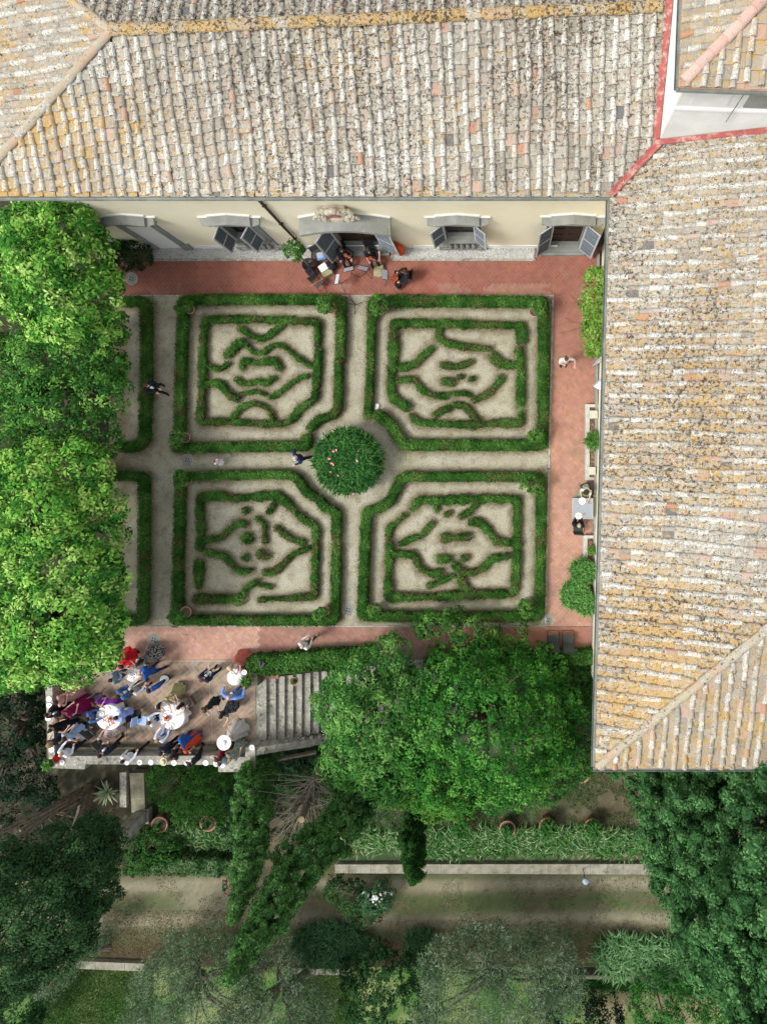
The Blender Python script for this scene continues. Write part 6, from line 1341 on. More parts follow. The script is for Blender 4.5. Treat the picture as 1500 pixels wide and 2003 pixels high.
# ------------------------------------------------------------------ furniture
def chair_parts(t, fab, met, w_=.44, arms=False):
    b = MB(); b.box((0, 0, .45), (w_, .42, .035)); obj('seat', b, fab, t)
    b = MB(); b.box((0, -.25, .7), (w_, .03, .38), rot=Matrix.Rotation(.22, 3, 'X')); obj('backrest', b, fab, t)
    for sx in (-1, 1):
        for a, c in (((sx * w_ / 2, .2, .45), (sx * w_ / 2, .24, 0)), ((sx * w_ / 2, -.2, .45), (sx * w_ / 2, -.28, 0))): b = MB(); b.tube(a, c, .014, n=6); obj('leg', b, met, t)
        b = MB(); b.path([(sx * w_ / 2, -.17, .43), (sx * w_ / 2, -.23, .62), (sx * w_ / 2, -.3, .9)], .014, 6)
        if arms: b.path([(sx * (w_ / 2 + .02), -.24, .66), (sx * (w_ / 2 + .04), 0, .67), (sx * (w_ / 2 + .03), .2, .64), (sx * w_ / 2, .22, .45)], .016, 6)
        obj('back_post', b, met, t)
def chair(label, u=None, v=None, face=0, fab=None, arms=False, w_=.44, group='garden chairs', z=.45):
    t = thing('garden_chair', label, 'chair', None, group); chair_parts(t, fab or M['black'], M['blackmetal'], w_, arms)
    p = P(u, v, z); t.location = (p[0], p[1], .012); t.rotation_euler.z = math.radians(face - 90); return t
def plate(u, v, z, label, food=None, group='white plates', r=.135):
    p = P(u, v, z); t = thing('plate', label, 'plate', tuple(p), group); b = MB(); b.lathe([(r * .5, 0), (r * .6, .004), (r, .018), (r, .022), (r * .62, .01), (.01, .01)], tuple(p), 22); obj('dish', b, M['china'], t, smooth=False)
    if food:
        b = MB()
        for k in range(5): a = random.uniform(0, 6.28); q = random.uniform(0, r * .4); b.ball((p[0] + q * math.cos(a), p[1] + q * math.sin(a), z + .022), (.022, .018, .014), 6, 4, col=random.choice([(.4, .25, .12), (.2, .3, .08), (.5, .12, .05), (.6, .5, .35)]))
        obj('food', b, M['col'], t)
    return t
def round_table(u, v, r, label, clabel, cloth_len=.45):
    p = P(u, v, .78); t = thing('round_table', label, 'table', (p[0], p[1], 0), 'round guest tables'); b = MB(); b.lathe([(r * .97, .70), (r * .97, .735), (.01, .735)], (p[0], p[1], 0), 30); obj('tabletop', b, M['wood'], t)
    for k in range(4): a = k * 1.571 + .78; b = MB(); b.tube((p[0] + r * .6 * math.cos(a), p[1] + r * .6 * math.sin(a), .7), (p[0] + r * .7 * math.cos(a), p[1] + r * .7 * math.sin(a), .01), .02, n=6); obj('leg', b, M['blackmetal'], t)
    b = MB(); n = 60; vs = [(p[0], p[1], .745)]
    ph = random.uniform(0, 6)
    for (rr, z, amp) in ((r * .6, .746, 0), (r * .99, .744, 0), (r * 1.02, .725, 0), (r * 1.05, .6, .02), (r * 1.1, .745 - cloth_len, .05)):
        for i in range(n):
            a = 2 * math.pi * i / n; q = rr + amp * (math.sin(a * 9 + ph) + .5 * math.sin(a * 14 + 1)); vs.append((p[0] + q * math.cos(a), p[1] + q * math.sin(a), z + random.uniform(-.002, .002) - amp * .3 * math.sin(a * 4)))
    fs = [(0, 1 + i, 1 + (i + 1) % n) for i in range(n)] + [(1 + j * n + i, 1 + (j + 1) * n + i, 1 + (j + 1) * n + (i + 1) % n, 1 + j * n + (i + 1) % n) for j in range(4) for i in range(n)]
    b.add(vs, fs); c = single('tablecloth', b, M['cloth'], clabel, 'tablecloth', 'white cloths on the round tables', smooth=True, base=(p[0], p[1], .3)); return p
def flowers(u, v, label, cols, r=.16):
    p = P(u, v, .82); t = thing('centrepiece', label, 'flowers', (p[0], p[1], .75), 'table centrepieces'); b = MB(); b.lathe([(.05, 0), (.07, .08), (.055, .09), (.01, .085)], (p[0], p[1], .75), 12); obj('vase', b, M['glass'], t)
    b = MB()
    for k in range(22): a = random.uniform(0, 6.28); q = r * math.sqrt(random.random()); b.ball((p[0] + q * math.cos(a), p[1] + q * math.sin(a), .86 + random.uniform(-.02, .06) - q * .2), random.uniform(.025, .045), 7, 5, col=random.choice(cols), jit=.15)
    obj('blossoms', b, M['col'], t)
T1, T2 = (212, 1404), (336, 1403)
round_table(*T1, .6, 'round table with orange centrepiece nearest the west parapet', 'white cloth on the table with the orange centrepiece nearest the west parapet')
round_table(*T2, .6, 'round table with red centrepiece in the middle of the terrace', 'white cloth on the table with the red centrepiece mid terrace')
round_table(259, 1320, .34, 'small high table among the blue clad guests by the lime tree', 'white cloth on the small high table by the lime tree', .5)
round_table(459, 1326, .37, 'small round table holding the framed sign at the top of the stairs', 'white cloth under the framed sign near the stairs', .5)
flowers(214, 1408, 'orange and white flower centrepiece on the left guest table', [(.75, .18, .05), (.8, .3, .1), (.8, .7, .6), (.7, .1, .05)])
flowers(328, 1406, 'red and orange flower centrepiece on the right guest table', [(.6, .04, .03), (.75, .25, .06), (.7, .5, .35), (.2, .12, .04)], .12)
b = MB(); p = P(221, 1414, .8); b.box((p[0], p[1], .76), (.16, .15, .02), rz=.4, col=(.75, .12, .05)); b.box((p[0], p[1] + .01, .776), (.12, .1, .012), rz=.5, col=(.8, .2, .08)); single('napkin', b, M['col'], 'folded orange red napkin on the left guest table', 'napkin')
for (u, v, z, lab) in ((97, 1367, .91, 'upper of two plates on the west parapet'), (97.5, 1380, .91, 'lower of two plates on the west parapet'), (95, 1405, .91, 'plate on the west parapet in front of the man in the dark suit'), (102, 1466, .91, 'plate on the west parapet beside the white shirted man'), (122, 1491, .91, 'plate on the parapet beside the red bag'), (249, 1491, .91, 'plate next to the kneeling looking guest in white on the south parapet'), (274, 1491, .91, 'left of two bare plates together on the south parapet'), (296, 1491, .91, 'right of two bare plates together on the south parapet'), (341, 1492, .91, 'plate on the south parapet just right of the straw hat'), (366, 1492, .91, 'plate on the south parapet left of the black suited leaning man'), (403, 1492, .91, 'lone plate on the south parapet right of the black suited leaning man'), (423, 1494, .91, 'plate on the south parapet beside the burgundy top'), (436, 1496, .94, 'plate on the pier under the pale blue shirt'), (493, 1462, .95, 'plate at the head of the sloping stair wall'), (478, 1315, .76, 'plate beside the framed sign near the stairs')): plate(u, v, z, lab, True)
for (du, dv, T_, lab) in ((-12, -8, T1, 'left guest table, west side'), (-14, 6, T1, 'left guest table, south west side'), (-3, 14, T1, 'left guest table, south side'), (0, -16, T1, 'left guest table, north side'), (13, 4, T1, 'left guest table, east side'), (-14, -2, T2, 'right guest table, west side'), (-12, 11, T2, 'right guest table, south west side'), (0, 16, T2, 'right guest table, south side'), (-7, -14, T2, 'right guest table, north side')): plate(T_[0] + du, T_[1] + dv, .76, 'plate on the ' + lab, True, r=.13)
for (du, dv, lab) in ((-3, -5, 'upper left'), (5, -1, 'right hand'), (-1, 6, 'lower')): plate(259 + du, 1320 + dv, .76, lab + ' plate on the small high table by the lime tree', True, r=.11)
# framed sign with blue writing
p = P(460, 1313, .95); t = thing('framed_sign', 'small grey framed sign with blue lettering on the table near the stairs', 'sign', tuple(p)); Rm = Matrix.Rotation(-.35, 3, 'X'); b = MB(); b.box(p, (.3, .24, .02), rot=Rm); obj('frame', b, mat('blue_grey_frame', (.2, .27, .33), .5), t); b = MB(); b.box(p + Rm @ Vector((0, 0, .012)), (.24, .18, .006), rot=Rm); obj('card', b, M['china'], t)
b = MB()
for k, q in enumerate(((-.06, .04), (-.02, .045), (.03, .035), (.07, .04), (-.05, -.03), (0, -.035), (.05, -.03))): b.box(p + Rm @ Vector((q[0], q[1], .017)), (.028, .012, .003), rot=Rm @ Matrix.Rotation(k, 3, 'Z'), col=(.1, .3, .6))
obj('lettering', b, M['col'], t)
b = MB(); b.box((0, 0, 0), (.3, .22, .12)); b.box((0, 0, .07), (.24, .16, .04)); b.path([(-.1, 0, .08), (0, 0, .18), (.1, 0, .08)], .012, 5); p = P(111, 1484, .97)
t = single('handbag', b, mat('red_leather', (.55, .02, .02), .4), 'small red handbag on the parapet corner', 'bag', base=(0, 0, -.06)); t.location = (p[0], p[1], .91); t.rotation_euler.z = -.5
chair('black chair with a dark coat left of the right guest table', 268, 1397, 10)
chair('light blue draped chair against the right guest table', 279, 1409, -10, fab=mat('light_blue_fabric', (.35, .48, .75), .9))
chair('dark slatted chair behind the purple dress by the left guest table', 195, 1366, -60, M['chairfab'])
chair('dark chair left of the denim blue guest at the left table', 164, 1397, -20, M['chairfab'])
chair('dark chair piled with bags below the left guest table', 183, 1424, 50, M['chairfab'], w_=.55)
chair('wooden slatted chair under the brown print dress at the right guest table', 374, 1372, 215, mat('brown_fabric', (.12, .09, .07), .9))
chair('dark chair partly hidden under the pale print dress below the left guest table', 203, 1446, 50, M['chairfab'])
b = MB(); 
for k in range(9): b.ball((random.uniform(-.18, .18), random.uniform(-.14, .14), random.uniform(0, .1)), (random.uniform(.05, .1), random.uniform(.05, .09), .05), 8, 5, col=random.choice([(.02, .02, .02), (.25, .05, .07), (.35, .22, .15), (.05, .06, .05)]))
t = single('handbag', b, M['col'], 'jumble of dark bags on the chair below the left guest table', 'bag', base=(0, 0, -.05)); t.location = (*P(183, 1423, .5)[:2], .49)
p = P(321, 1329, .5); t = thing('stool', 'round white cushioned stool beside the royal blue dress', 'stool', (p[0], p[1], 0)); b = MB(); b.lathe([(.2, .40), (.22, .44), (.2, .49), (.01, .5)], (p[0], p[1], 0), 22, sx=1, sy=.85); obj('cushion', b, M['cloth'], t, smooth=True); b = MB(); b.lathe([(.2, .33), (.22, .4)], (p[0], p[1], 0), 20); obj('seat', b, M['black'], t)
for k in range(3): a = k * 2.1; b = MB(); b.tube((p[0] + .12 * math.cos(a), p[1] + .12 * math.sin(a), .34), (p[0] + .2 * math.cos(a), p[1] + .2 * math.sin(a), .01), .015, n=6); obj('leg', b, M['blackmetal'], t)
b = MB()
for k in range(16): b.ball((random.uniform(-.12, .12), random.uniform(-.12, .12), random.uniform(0, .03)), .025, 5, 4, col=random.choice([(.8, .78, .7), (.5, .3, .2)]))
t = single('dropped_napkin', b, M['col'], 'crumpled pale napkin dropped on the paving near the left guest table', 'napkin', base=(0, 0, -.02)); t.location = P(156, 1431, .03)
# grey table by the east wing
p = P(1139, 995, .74); t = thing('grey_table', 'square grey table with light edge against the east wing', 'table', (p[0], p[1], 0)); b = MB(); b.box((p[0], p[1], .74), (.93, .93, .03)); obj('tabletop', b, M['greytable'], t); b = MB()
for s_ in (-1, 1): b.box((p[0] + s_ * .48, p[1], .742), (.03, .99, .036)); b.box((p[0], p[1] + s_ * .48, .742), (.93, .03, .036))
obj('edge', b, M['shutter'], t)
for sx in (-1, 1):
    for sy in (-1, 1): b = MB(); b.box((p[0] + sx * .43, p[1] + sy * .43, .365), (.045, .045, .71)); obj('leg', b, M['metal'], t)
b = MB(); q = P(1167, 996, .45); b.prism(PP([(1160, 968), (1172, 968), (1172, 1024), (1160, 1024)], .45), .36, .46); t = thing('stone_bench', 'pale stone bench built against the east wing beside the grey table', 'bench', (q[0], q[1], 0)); obj('seat', b, mat('bench_stone', (.36, .37, .28), .9, (.28, .29, .23), 3), t)
for v in (975, 1016):
    b = MB(); r_ = P(1166, v, 0); b.box((r_[0], r_[1], .18), (.22, .16, .36)); obj('leg', b, M['stone'], t)
chair('dark armchair at the north end of the grey table', 1147, 955, -65, M['chairfab'], arms=True, z=.5)
chair('dark armchair at the south end of the grey table', 1131, 1033, 85, M['chairfab'], arms=True, z=.5)
plate(1138, 980, .765, 'plate of food at the north end of the grey table', True, r=.17); plate(1131, 1009, .765, 'plate of food at the south end of the grey table', True, r=.16)
b = MB(); b.box((0, 0, 0), (.2, .012, .01), rz=.6); b.box((.05, -.03, 0), (.16, .014, .01), rz=.2); t = single('cutlery', b, M['metal'], 'knife and fork on the corner of the grey table', 'cutlery', base=(0, 0, -.005)); t.location = P(1152, 983, .76)
b = MB(); b.lathe([(.03, 0), (.035, .09), (.03, .09), (.02, .01)], (0, 0, 0), 12); t = single('glass', b, mat('orange_drink', (.8, .3, .15), .1), 'small tumbler of orange drink on the grey table', 'glass', base=(0, 0, 0)); t.location = P(1141, 1006, .757)
# two sling chairs on the south pavement
def sling(u, v, label):
    p = P(u, v, .3); t = thing('sling_chair', label, 'chair', (p[0], p[1], .012), 'grey sling chairs'); b = MB(); x, y = p[0], p[1]
    b.add([(x - .27, y + .3, .38), (x + .27, y + .3, .38), (x + .27, y - .1, .33), (x - .27, y - .1, .33), (x + .27, y - .42, .85), (x - .27, y - .42, .85)], [(0, 1, 2, 3), (3, 2, 4, 5)]); obj('sling', b, M['chairfab'], t)
    for s_ in (-1, 1):
        b = MB(); b.tube((x + s_ * .28, y + .3, .38), (x + s_ * .28, y - .45, .02), .014, n=6); b.tube((x + s_ * .28, y - .42, .86), (x + s_ * .28, y + .45, .02), .014, n=6); obj('side_frame', b, M['blackmetal'], t)
    b = MB(); b.tube((x - .28, y + .45, .03), (x + .28, y + .45, .03), .012, n=6); b.tube((x - .28, y - .42, .86), (x + .28, y - .42, .86), .014, n=6); obj('cross_bar', b, M['blackmetal'], t)
sling(1082, 1254, 'grey sling chair on the left, partly under the wispy shrub'); sling(1111, 1254, 'grey sling chair on the right next to the wing wall')
# ---- the musicians' corner
def stand(u, v, face, label, sheet=True):
    p = P(u, v, 1.0); t = thing('music_stand', label, 'music stand', None, 'music stands of the quartet'); b = MB(); b.tube((0, 0, .25), (0, 0, .95), .012, n=6); obj('post', b, M['blackmetal'], t)
    for k in range(3): a = k * 2.094 + .5; b = MB(); b.tube((0, 0, .28), (.34 * math.cos(a), .34 * math.sin(a), .01), .012, n=5); obj('leg', b, M['blackmetal'], t)
    Rm = Matrix.Rotation(.75, 3, 'X'); b = MB(); b.box((0, 0, 1.0), (.5, .33, .012), rot=Rm); b.box(Vector((0, 0, 1.0)) + Rm @ Vector((0, -.16, .02)), (.5, .02, .05), rot=Rm); obj('desk', b, M['blackmetal'], t)
    if sheet:
        for s_ in (-1, 1):
            b = MB(); b.box(Vector((s_ * .115, 0, 1.0)) + Rm @ Vector((0, .0, .014 + .003 * s_)), (.22, .3, .004), rot=Rm); pg = obj('sheet_music', b, M['paper'], t)
            b = MB()
            for k in range(6): b.box(Vector((s_ * .115, 0, 1.0)) + Rm @ Vector((0, .12 - k * .045, .0185 + .003 * s_)), (.18, .006, .002), rot=Rm)
            st_ = obj('staves', b, M['chairfab'], t)
    t.location = (p[0], p[1], .012); t.rotation_euler.z = math.radians(face + 90); return t
stand(682, 527, 90 + 15, 'music stand with open sheets in front of the seated man violinist'); stand(710, 525, 90 - 12, 'music stand with open sheets in front of the woman violinist'); stand(660, 546, 170, 'music stand with open sheets turned to the empty violin chair'); stand(752, 537, 3, 'music stand with open sheets in front of the cellist')
p = P(697, 600, 0); t = thing('folded_stand', 'bare black tripod stand at the top of the central gravel path', 'stand', tuple(p)); b = MB(); b.tube(p + Vector((0, 0, .3)), p + Vector((-.1, .35, 1.1)), .012, n=6); b.tube(p + Vector((0, 0, .3)), p + Vector((.02, .2, 1.0)), .006, n=5); obj('post', b, M['blackmetal'], t)
for a in (-100, 35, 155): b = MB(); c, s_ = math.cos(math.radians(a)), math.sin(math.radians(a)); b.tube(p + Vector((0, 0, .3)), p + Vector((.38 * c, .38 * s_, .01)), .014, n=5); obj('leg', b, M['blackmetal'], t)
def violin(mb, c, rot, s=1.0):
    c = Vector(c)
    for (y, rx, ry) in ((-.09, .1, .09), (.0, .065, .06), (.085, .083, .075)): mb.ball(c + rot @ Vector((0, y * s, 0)), (rx * s, ry * s, .02 * s), 12, 4, rot=rot, col=(.3, .05, .015))
    mb.bar(c + rot @ Vector((0, .14 * s, .012 * s)), c + rot @ Vector((0, .36 * s, .02 * s)), .022 * s, .018 * s, col=(.04, .02, .015)); mb.bar(c + rot @ Vector((0, -.08 * s, .026 * s)), c + rot @ Vector((0, .15 * s, .028 * s)), .03 * s, .008 * s, col=(.04, .02, .015)); mb.ball(c + rot @ Vector((0, .38 * s, .015 * s)), .02 * s, 6, 4, col=(.2, .05, .02)); mb.box(c + rot @ Vector((0, -.02 * s, .024 * s)), (.05 * s, .008 * s, .02 * s), rot=rot, col=(.6, .45, .3))
def vio_thing(name, c, rot, label, s=1.0):
    b = MB(); violin(b, c, rot, s); o = single(name, b, M['col'], label, 'instrument', base=tuple(c)); return o
def bow(a, c, label): b = MB(); b.tube(a, c, .006, .004, 5, col=(.5, .33, .2)); n = (Vector(c) - Vector(a)); b.bar(Vector(a) + Vector((0, 0, -.018)), Vector(c) + Vector((0, 0, -.012)), .008, .003, col=(.8, .75, .65)); b.box(Vector(a) + n * .06 + Vector((0, 0, -.01)), (.03, .014, .02), col=(.03, .02, .02)); single('bow', b, M['col'], label, 'bow', 'bows of the quartet', base=tuple(a))
tc = chair('round seated black chair holding a violin at the left of the quartet', 621, 552, -45, M['chairfab'], group='quartet chairs')
q = P(620, 550, .5); vio_thing('violin', (q[0], q[1], .5), Matrix.Rotation(-.6, 3, 'Z'), 'red brown violin resting on the empty chair at the left of the quartet'); bow((q[0] - .35, q[1] - .25, .52), (q[0] + .28, q[1] + .1, .53), 'violin bow lying across the empty chair')
chair('black chair behind the seated man violinist', 668, 489, -80, group='quartet chairs'); chair('black chair behind the woman violinist', 724, 489, -80, group='quartet chairs'); chair('black chair behind the cellist', 797, 538, 178, group='quartet chairs')
chair('black folding chair with the blue tablet by the large door', 622, 497, -60, M['chairfab'], group='quartet chairs')
def boxed(name, u, v, z, d, rz, m, label, cat, r2=.9):
    b = MB(); b.box((0, 0, d[2] / 2), d); b.box((0, 0, d[2] + .004), (d[0] * r2, d[1] * r2, .008)); b.box((0, d[1] / 2 + .006, d[2] * .5), (d[0] * .5, .012, d[2] * .4)); t = single(name, b, m, label, cat, base=(0, 0, 0)); t.location = (*P(u, v, z + d[2])[:2], z); t.rotation_euler.z = rz; return t
M['bluescreen'] = mat('blue_plastic', (.1, .35, .75), .3)
boxed('tablet', 628, 501, .5, (.42, .34, .03), .25, M['bluescreen'], 'blue cased tablet with sheets lying on the folding chair', 'tablet'); boxed('sheet_pile', 626, 499, .545, (.28, .26, .012), .25, M['paper'], 'loose white sheets on the blue tablet', 'paper')
boxed('instrument_case', 638, 530, .012, (.5, .45, .3), .5, mat('khaki_canvas', (.33, .3, .17), .9), 'khaki case on the pavement left of the quartet stands', 'case'); boxed('paper_box', 632, 523, .34, (.4, .34, .05), .6, M['china'], 'white rectangular lid on top of the khaki case', 'box')
b = MB(); b.ball((0, 0, .22), (.3, .26, .22), 16, 8, jit=.06); b.ball((.05, .1, .36), (.2, .12, .1), 10, 6); b.path([(-.2, 0, .35), (0, .1, .5), (.2, 0, .35)], .02, 5); t = single('black_bag', b, M['black'], 'round black bag between the khaki case and the man violinist', 'bag', base=(0, 0, 0), smooth=True); t.location = P(650, 522, .01)
for (u, v, fc, lab) in ((742, 528, 0, 'khaki rounded case between the woman violinist and the cellist'),):
    b = MB(); prof = [(-.24, -.35), (.24, -.35), (.24, .05), (.2, .2), (.1, .29), (-.1, .29), (-.2, .2), (-.24, .05)]; b.prism(prof, 0, .2); b.prism([(x * .85, y * .85) for x, y in prof], .2, .225); b.bar((-.06, -.37, .1), (.06, -.37, .1), .04, .03); t = single('instrument_case', b, mat('pale_khaki_canvas', (.42, .38, .22), .9, (.35, .31, .18), 6), lab, 'case', base=(0, 0, 0)); t.location = P(u, v, .012)
b = MB(); b.ball((0, 0, .28), (.27, .22, .3), 14, 9, jit=.07); b.ball((-.05, .16, .5), (.17, .1, .14), 10, 6, jit=.08); b.path([(-.1, .1, .5), (0, .16, .7), (.1, .1, .52)], .025, 6); b.ball((.05, -.17, .25), (.17, .09, .16), 10, 6); t = single('orange_bag', b, mat('orange_fabric', (.7, .1, .03), .8, (.5, .07, .02), 8, bump=.5), 'bright orange bag against the wall right of the large door', 'bag', base=(0, 0, 0), smooth=True); t.location = (*P(779, 491, .25)[:2], .01); t.scale = (1.25, 1.0, 1.5)
b = MB(); b.box((0, 0, .42), (.34, .3, .55)); b.box((0, -.155, .42), (.26, .01, .45)); b.box((0, 0, .705), (.2, .04, .03)); t = single('loudspeaker', b, M['black'], 'black loudspeaker beside the laurel pot', 'speaker', base=(0, 0, .145)); t.location = (*P(606, 531, .5)[:2], .012); t.rotation_euler.z = .7
b = MB(); b.path([P(620, 540, .02), P(640, 570, .02), P(637, 577, .02), P(648, 572, .02), P(652, 577, .02), P(676, 579, .02), P(697, 596, .03)], .012, 5); single('cable', b, M['blackmetal'], 'black cable running over the pavement to the tripod stand', 'cable')
b = MB(); b.box((0, 0, .02), (.1, .3, .04)); b.box((.14, -.06, .02), (.1, .26, .04), rz=-.5); b.box((0, .02, .05), (.08, .2, .03)); t = single('sandals', b, M['chairfab'], 'pair of dark shoes left on the ivy by the stairs', 'shoes', base=(0, 0, 0)); t.location = P(509, 1298, .8)
# ------------------------------------------------------------------ people
tmps = bpy.data.scenes.new('tmp'); tvl = tmps.view_layers[0]
def voxel(mb, size=.02, noise_=0.0):
    me = mb.mesh('t'); ob = bpy.data.objects.new('t', me); tmps.collection.objects.link(ob)
    m = ob.modifiers.new('r', 'REMESH'); m.mode = 'VOXEL'; m.voxel_size = size
    s_ = ob.modifiers.new('s', 'SMOOTH'); s_.iterations = 3; s_.factor = .5
    tvl.update(); r = bpy.data.meshes.new_from_object(ob.evaluated_get(tvl.depsgraph)); bpy.data.objects.remove(ob); bpy.data.meshes.remove(me)
    return r
def cap(b, p, q, r0, r1): b.tube(p, q, r0, r1, 10); b.ball(p, r0, 10, 6); b.ball(q, r1, 10, 6)
SK = [(.62, .38, .27), (.55, .32, .22), (.66, .43, .32)]
skinmats = [mat('skin_%s' % n, c, .6) for n, c in zip(('warm', 'tan', 'fair'), SK)]
_mc = {}
def cm(name, c, c2=None, sc=18, lo=.5, hi=.56):
    k = (c, c2)
    if k not in _mc: _mc[k] = mat(name, c, .9, c2, sc, lo=lo, hi=hi, bump=.25, bscale=12) if c2 else mat(name, c, .88, tuple(x * .8 for x in c), 3, bump=.3, bscale=9)
    return _mc[k]
ARMS = {  # elbow, hand offsets from the shoulder (right side, mirrored): x out, y forward, z
 'down': ((.06, -.02, -.28), (.07, .05, -.52)), 'fwd': ((.04, .06, -.26), (-.05, .33, -.28)), 'out': ((.22, .04, -.18), (.2, .28, -.22)),
 'reach': ((.05, .22, -.14), (.0, .46, -.14)), 'hip': ((.18, -.08, -.22), (.02, .06, -.36)), 'face': ((.08, .12, -.24), (-.06, .24, .02)), 'cross': ((.06, .08, -.26), (-.26, .22, -.22)),
 'violin': ((.02, .2, -.2), (-.02, .42, -.02)), 'bowing': ((.22, .14, -.12), (.12, .38, -.2)), 'rest': ((.07, .18, -.2), (.02, .38, -.34))}
def person(hu, hv, face, label, top, bottom=None, skirt=None, pose='stand', arms=('down', 'down'), lean=0, hair=(.03, .018, .012), hl='short', skin=0, sleeves='long', shirt=None, hat=None, tall=1.0, shoes=(.02, .018, .018), z0=.012, hem=.35, flare=.3, walk=0, group=None, bag=None, cat='person', tie=None):
    k = tall; seat = pose == 'sit'; zp = .5 if seat else .93; th = math.radians(lean)
    pel = Vector((0, -.12 if seat else 0, zp))
    def T(x, y, z): # torso frame, bends forward about the pelvis
        v = Vector((x, y, z)); return pel + Vector((v.x, v.y * math.cos(th) + v.z * math.sin(th), v.z * math.cos(th) - v.y * math.sin(th)))
    sho = {s: T(s * .185, 0, .5) for s in (-1, 1)}; neck = T(0, .02, .56); head = T(0, .05, .70); 
    Lg = {}
    for s in (-1, 1):
        hip = pel + Vector((s * .09, 0, -.02))
        if seat: kn = hip + Vector((s * .05, .44, -.0)); an = kn + Vector((0, .04, -.41))
        else:
            f = walk * s * .2; kn = hip + Vector((s * .01, f * .6 + .03, -.43)); an = Vector((s * .11, f, .08))
        an.z = .08; Lg[s] = (hip, kn, an)
    H = {}
    for s in (-1, 1):
        e, h = ARMS[arms[0 if s < 0 else 1]]; E = sho[s] + Vector((s * e[0], e[1], e[2])); Hn = sho[s] + Vector((s * h[0], h[1], h[2])); H[s] = (E, Hn)
    hz = head.z; hp = P(hu, hv, hz * k * 1.03); rz = math.radians(face - 90); Rz = Matrix.Rotation(rz, 3, 'Z'); ho = Rz @ (Vector((head.x, head.y, 0)) * k)
    t = thing('person', label, cat, None, group); t.location = (hp[0] - ho[0], hp[1] - ho[1], z0); t.rotation_euler.z = rz; t.scale = (k * 1.09, k * 1.09, k * 1.03)
    # body: one continuous surface
    b = MB()
    for s in (-1, 1):
        h_, kn, an = Lg[s]; cap(b, h_, kn, .078, .052); cap(b, kn, an, .05, .036); b.ball(an + Vector((0, .06, -.045)), (.042, .12, .035), 10, 6)
        E, Hn = H[s]; cap(b, sho[s], E, .047, .037); cap(b, E, Hn, .036, .026); d = (Hn - E).normalized(); b.ball(Hn + d * .045, (.036, .036, .036), 9, 6)
    for (x, y, z, rx, ry, rz_) in ((0, 0, 0, .15, .105, .12), (0, .01, .16, .125, .09, .14), (0, .01, .36, .155, .105, .17)): b.ball(T(x, y, z), (rx, ry, rz_), 12, 8, rot=Matrix.Rotation(-th, 3, 'X'))
    cap(b, sho[-1], sho[1], .06, .06); cap(b, T(0, 0, .5), neck, .058, .052); cap(b, neck, head, .05, .06)
    Rh = Matrix.Rotation(-th * .6 - .15, 3, 'X'); hd = lambda x, y, z: head + Rh @ Vector((x, y, z))
    b.ball(hd(0, -.01, .03), (.076, .095, .098), 14, 10, rot=Rh); b.ball(hd(0, .03, -.05), (.055, .06, .06), 12, 8, rot=Rh); b.ball(hd(0, .1, -.012), (.014, .022, .022), 8, 6); 
    for s in (-1, 1): b.ball(hd(s * .078, -.005, -.005), (.012, .022, .03), 8, 6)
    me = voxel(b, .02)
    b = MB()
    for s in (-1, 1):
        E, Hn = H[s]; d = (Hn - E).normalized(); sd = d.cross(Vector((0, 0, 1))); sd = (sd if sd.length > .2 else Vector((1, 0, 0))).normalized(); up = sd.cross(d)
        for i, (o_, L_) in enumerate(((-.027, .062), (-.009, .075), (.009, .07), (.026, .055))):
            a0 = Hn + d * .065 + sd * o_; a1 = a0 + d * L_ * .55 - up * .008; a2 = a1 + d * L_ * .45 - up * .022; b.path([a0, a1, a2], [.0095, .009, .007], 5)
        a0 = Hn + d * .03 + sd * .03 * -s; b.path([a0, a0 + d * .03 + sd * .03 * -s, a0 + d * .055 + sd * .034 * -s - up * .01], [.011, .01, .008], 5)
    fm = b.mesh('f'); bm_v = [tuple(v.co) for v in me.vertices]; nb = len(bm_v); fv = bm_v + [tuple(v.co) for v in fm.vertices]; ff = [list(p.vertices) for p in me.polygons] + [[nb + i for i in p.vertices] for p in fm.polygons]
    mi = [0] * len(ff); e_ = MB()
    for s in (-1, 1): e_.ball(hd(s * .032, .083, .02), (.012, .008, .008), 6, 4)
    e_.ball(hd(0, .088, -.052), (.024, .008, .007), 8, 4)
    em = e_.mesh('e'); nb = len(fv); fv += [tuple(v.co) for v in em.vertices]; eff = [[nb + i for i in p.vertices] for p in em.polygons]; ff += eff; mi += [1 if i < len(eff) * 2 // 3 else 2 for i in range(len(eff))]
    full = bpy.data.meshes.new('body'); full.from_pydata(fv, [], ff); full.polygons.foreach_set('material_index', mi); full.polygons.foreach_set('use_smooth', [True] * len(ff))
    for x in (me, fm, em): bpy.data.meshes.remove(x)
    obj('body', full, None, t, mats=[skinmats[skin], M['glass'], cm('lips', (.4, .12, .1))])
    # upper garment
    tc, tc2 = (top if isinstance(top[0], tuple) else (top, None)); tm = cm('garment', tc, tc2); inf = .03 if shirt else .02
    b = MB()
    for (x, y, z, rx, ry, rz_) in ((0, 0, .03, .15, .105, .12), (0, .01, .16, .13, .095, .14), (0, .01, .35, .155, .108, .17)): b.ball(T(x, y, z), (rx + inf, ry + inf, rz_), 12, 8, rot=Matrix.Rotation(-th, 3, 'X'))
    cap(b, sho[-1], sho[1], .06 + inf * .8, .06 + inf * .8)
    for s in (-1, 1):
        E, Hn = H[s]
        if sleeves == 'long': cap(b, sho[s], E, .052 + inf, .045 + inf * .7); cap(b, E, E.lerp(Hn, .93), .044 + inf * .7, .036 + inf * .4)
        elif sleeves == 'short': cap(b, sho[s], sho[s].lerp(E, .6), .056 + inf, .052 + inf)
    if shirt:
        for s in (-1, 1): b.ball(T(s * .07, 0, -.05), (.1, .12, .1), 10, 6)
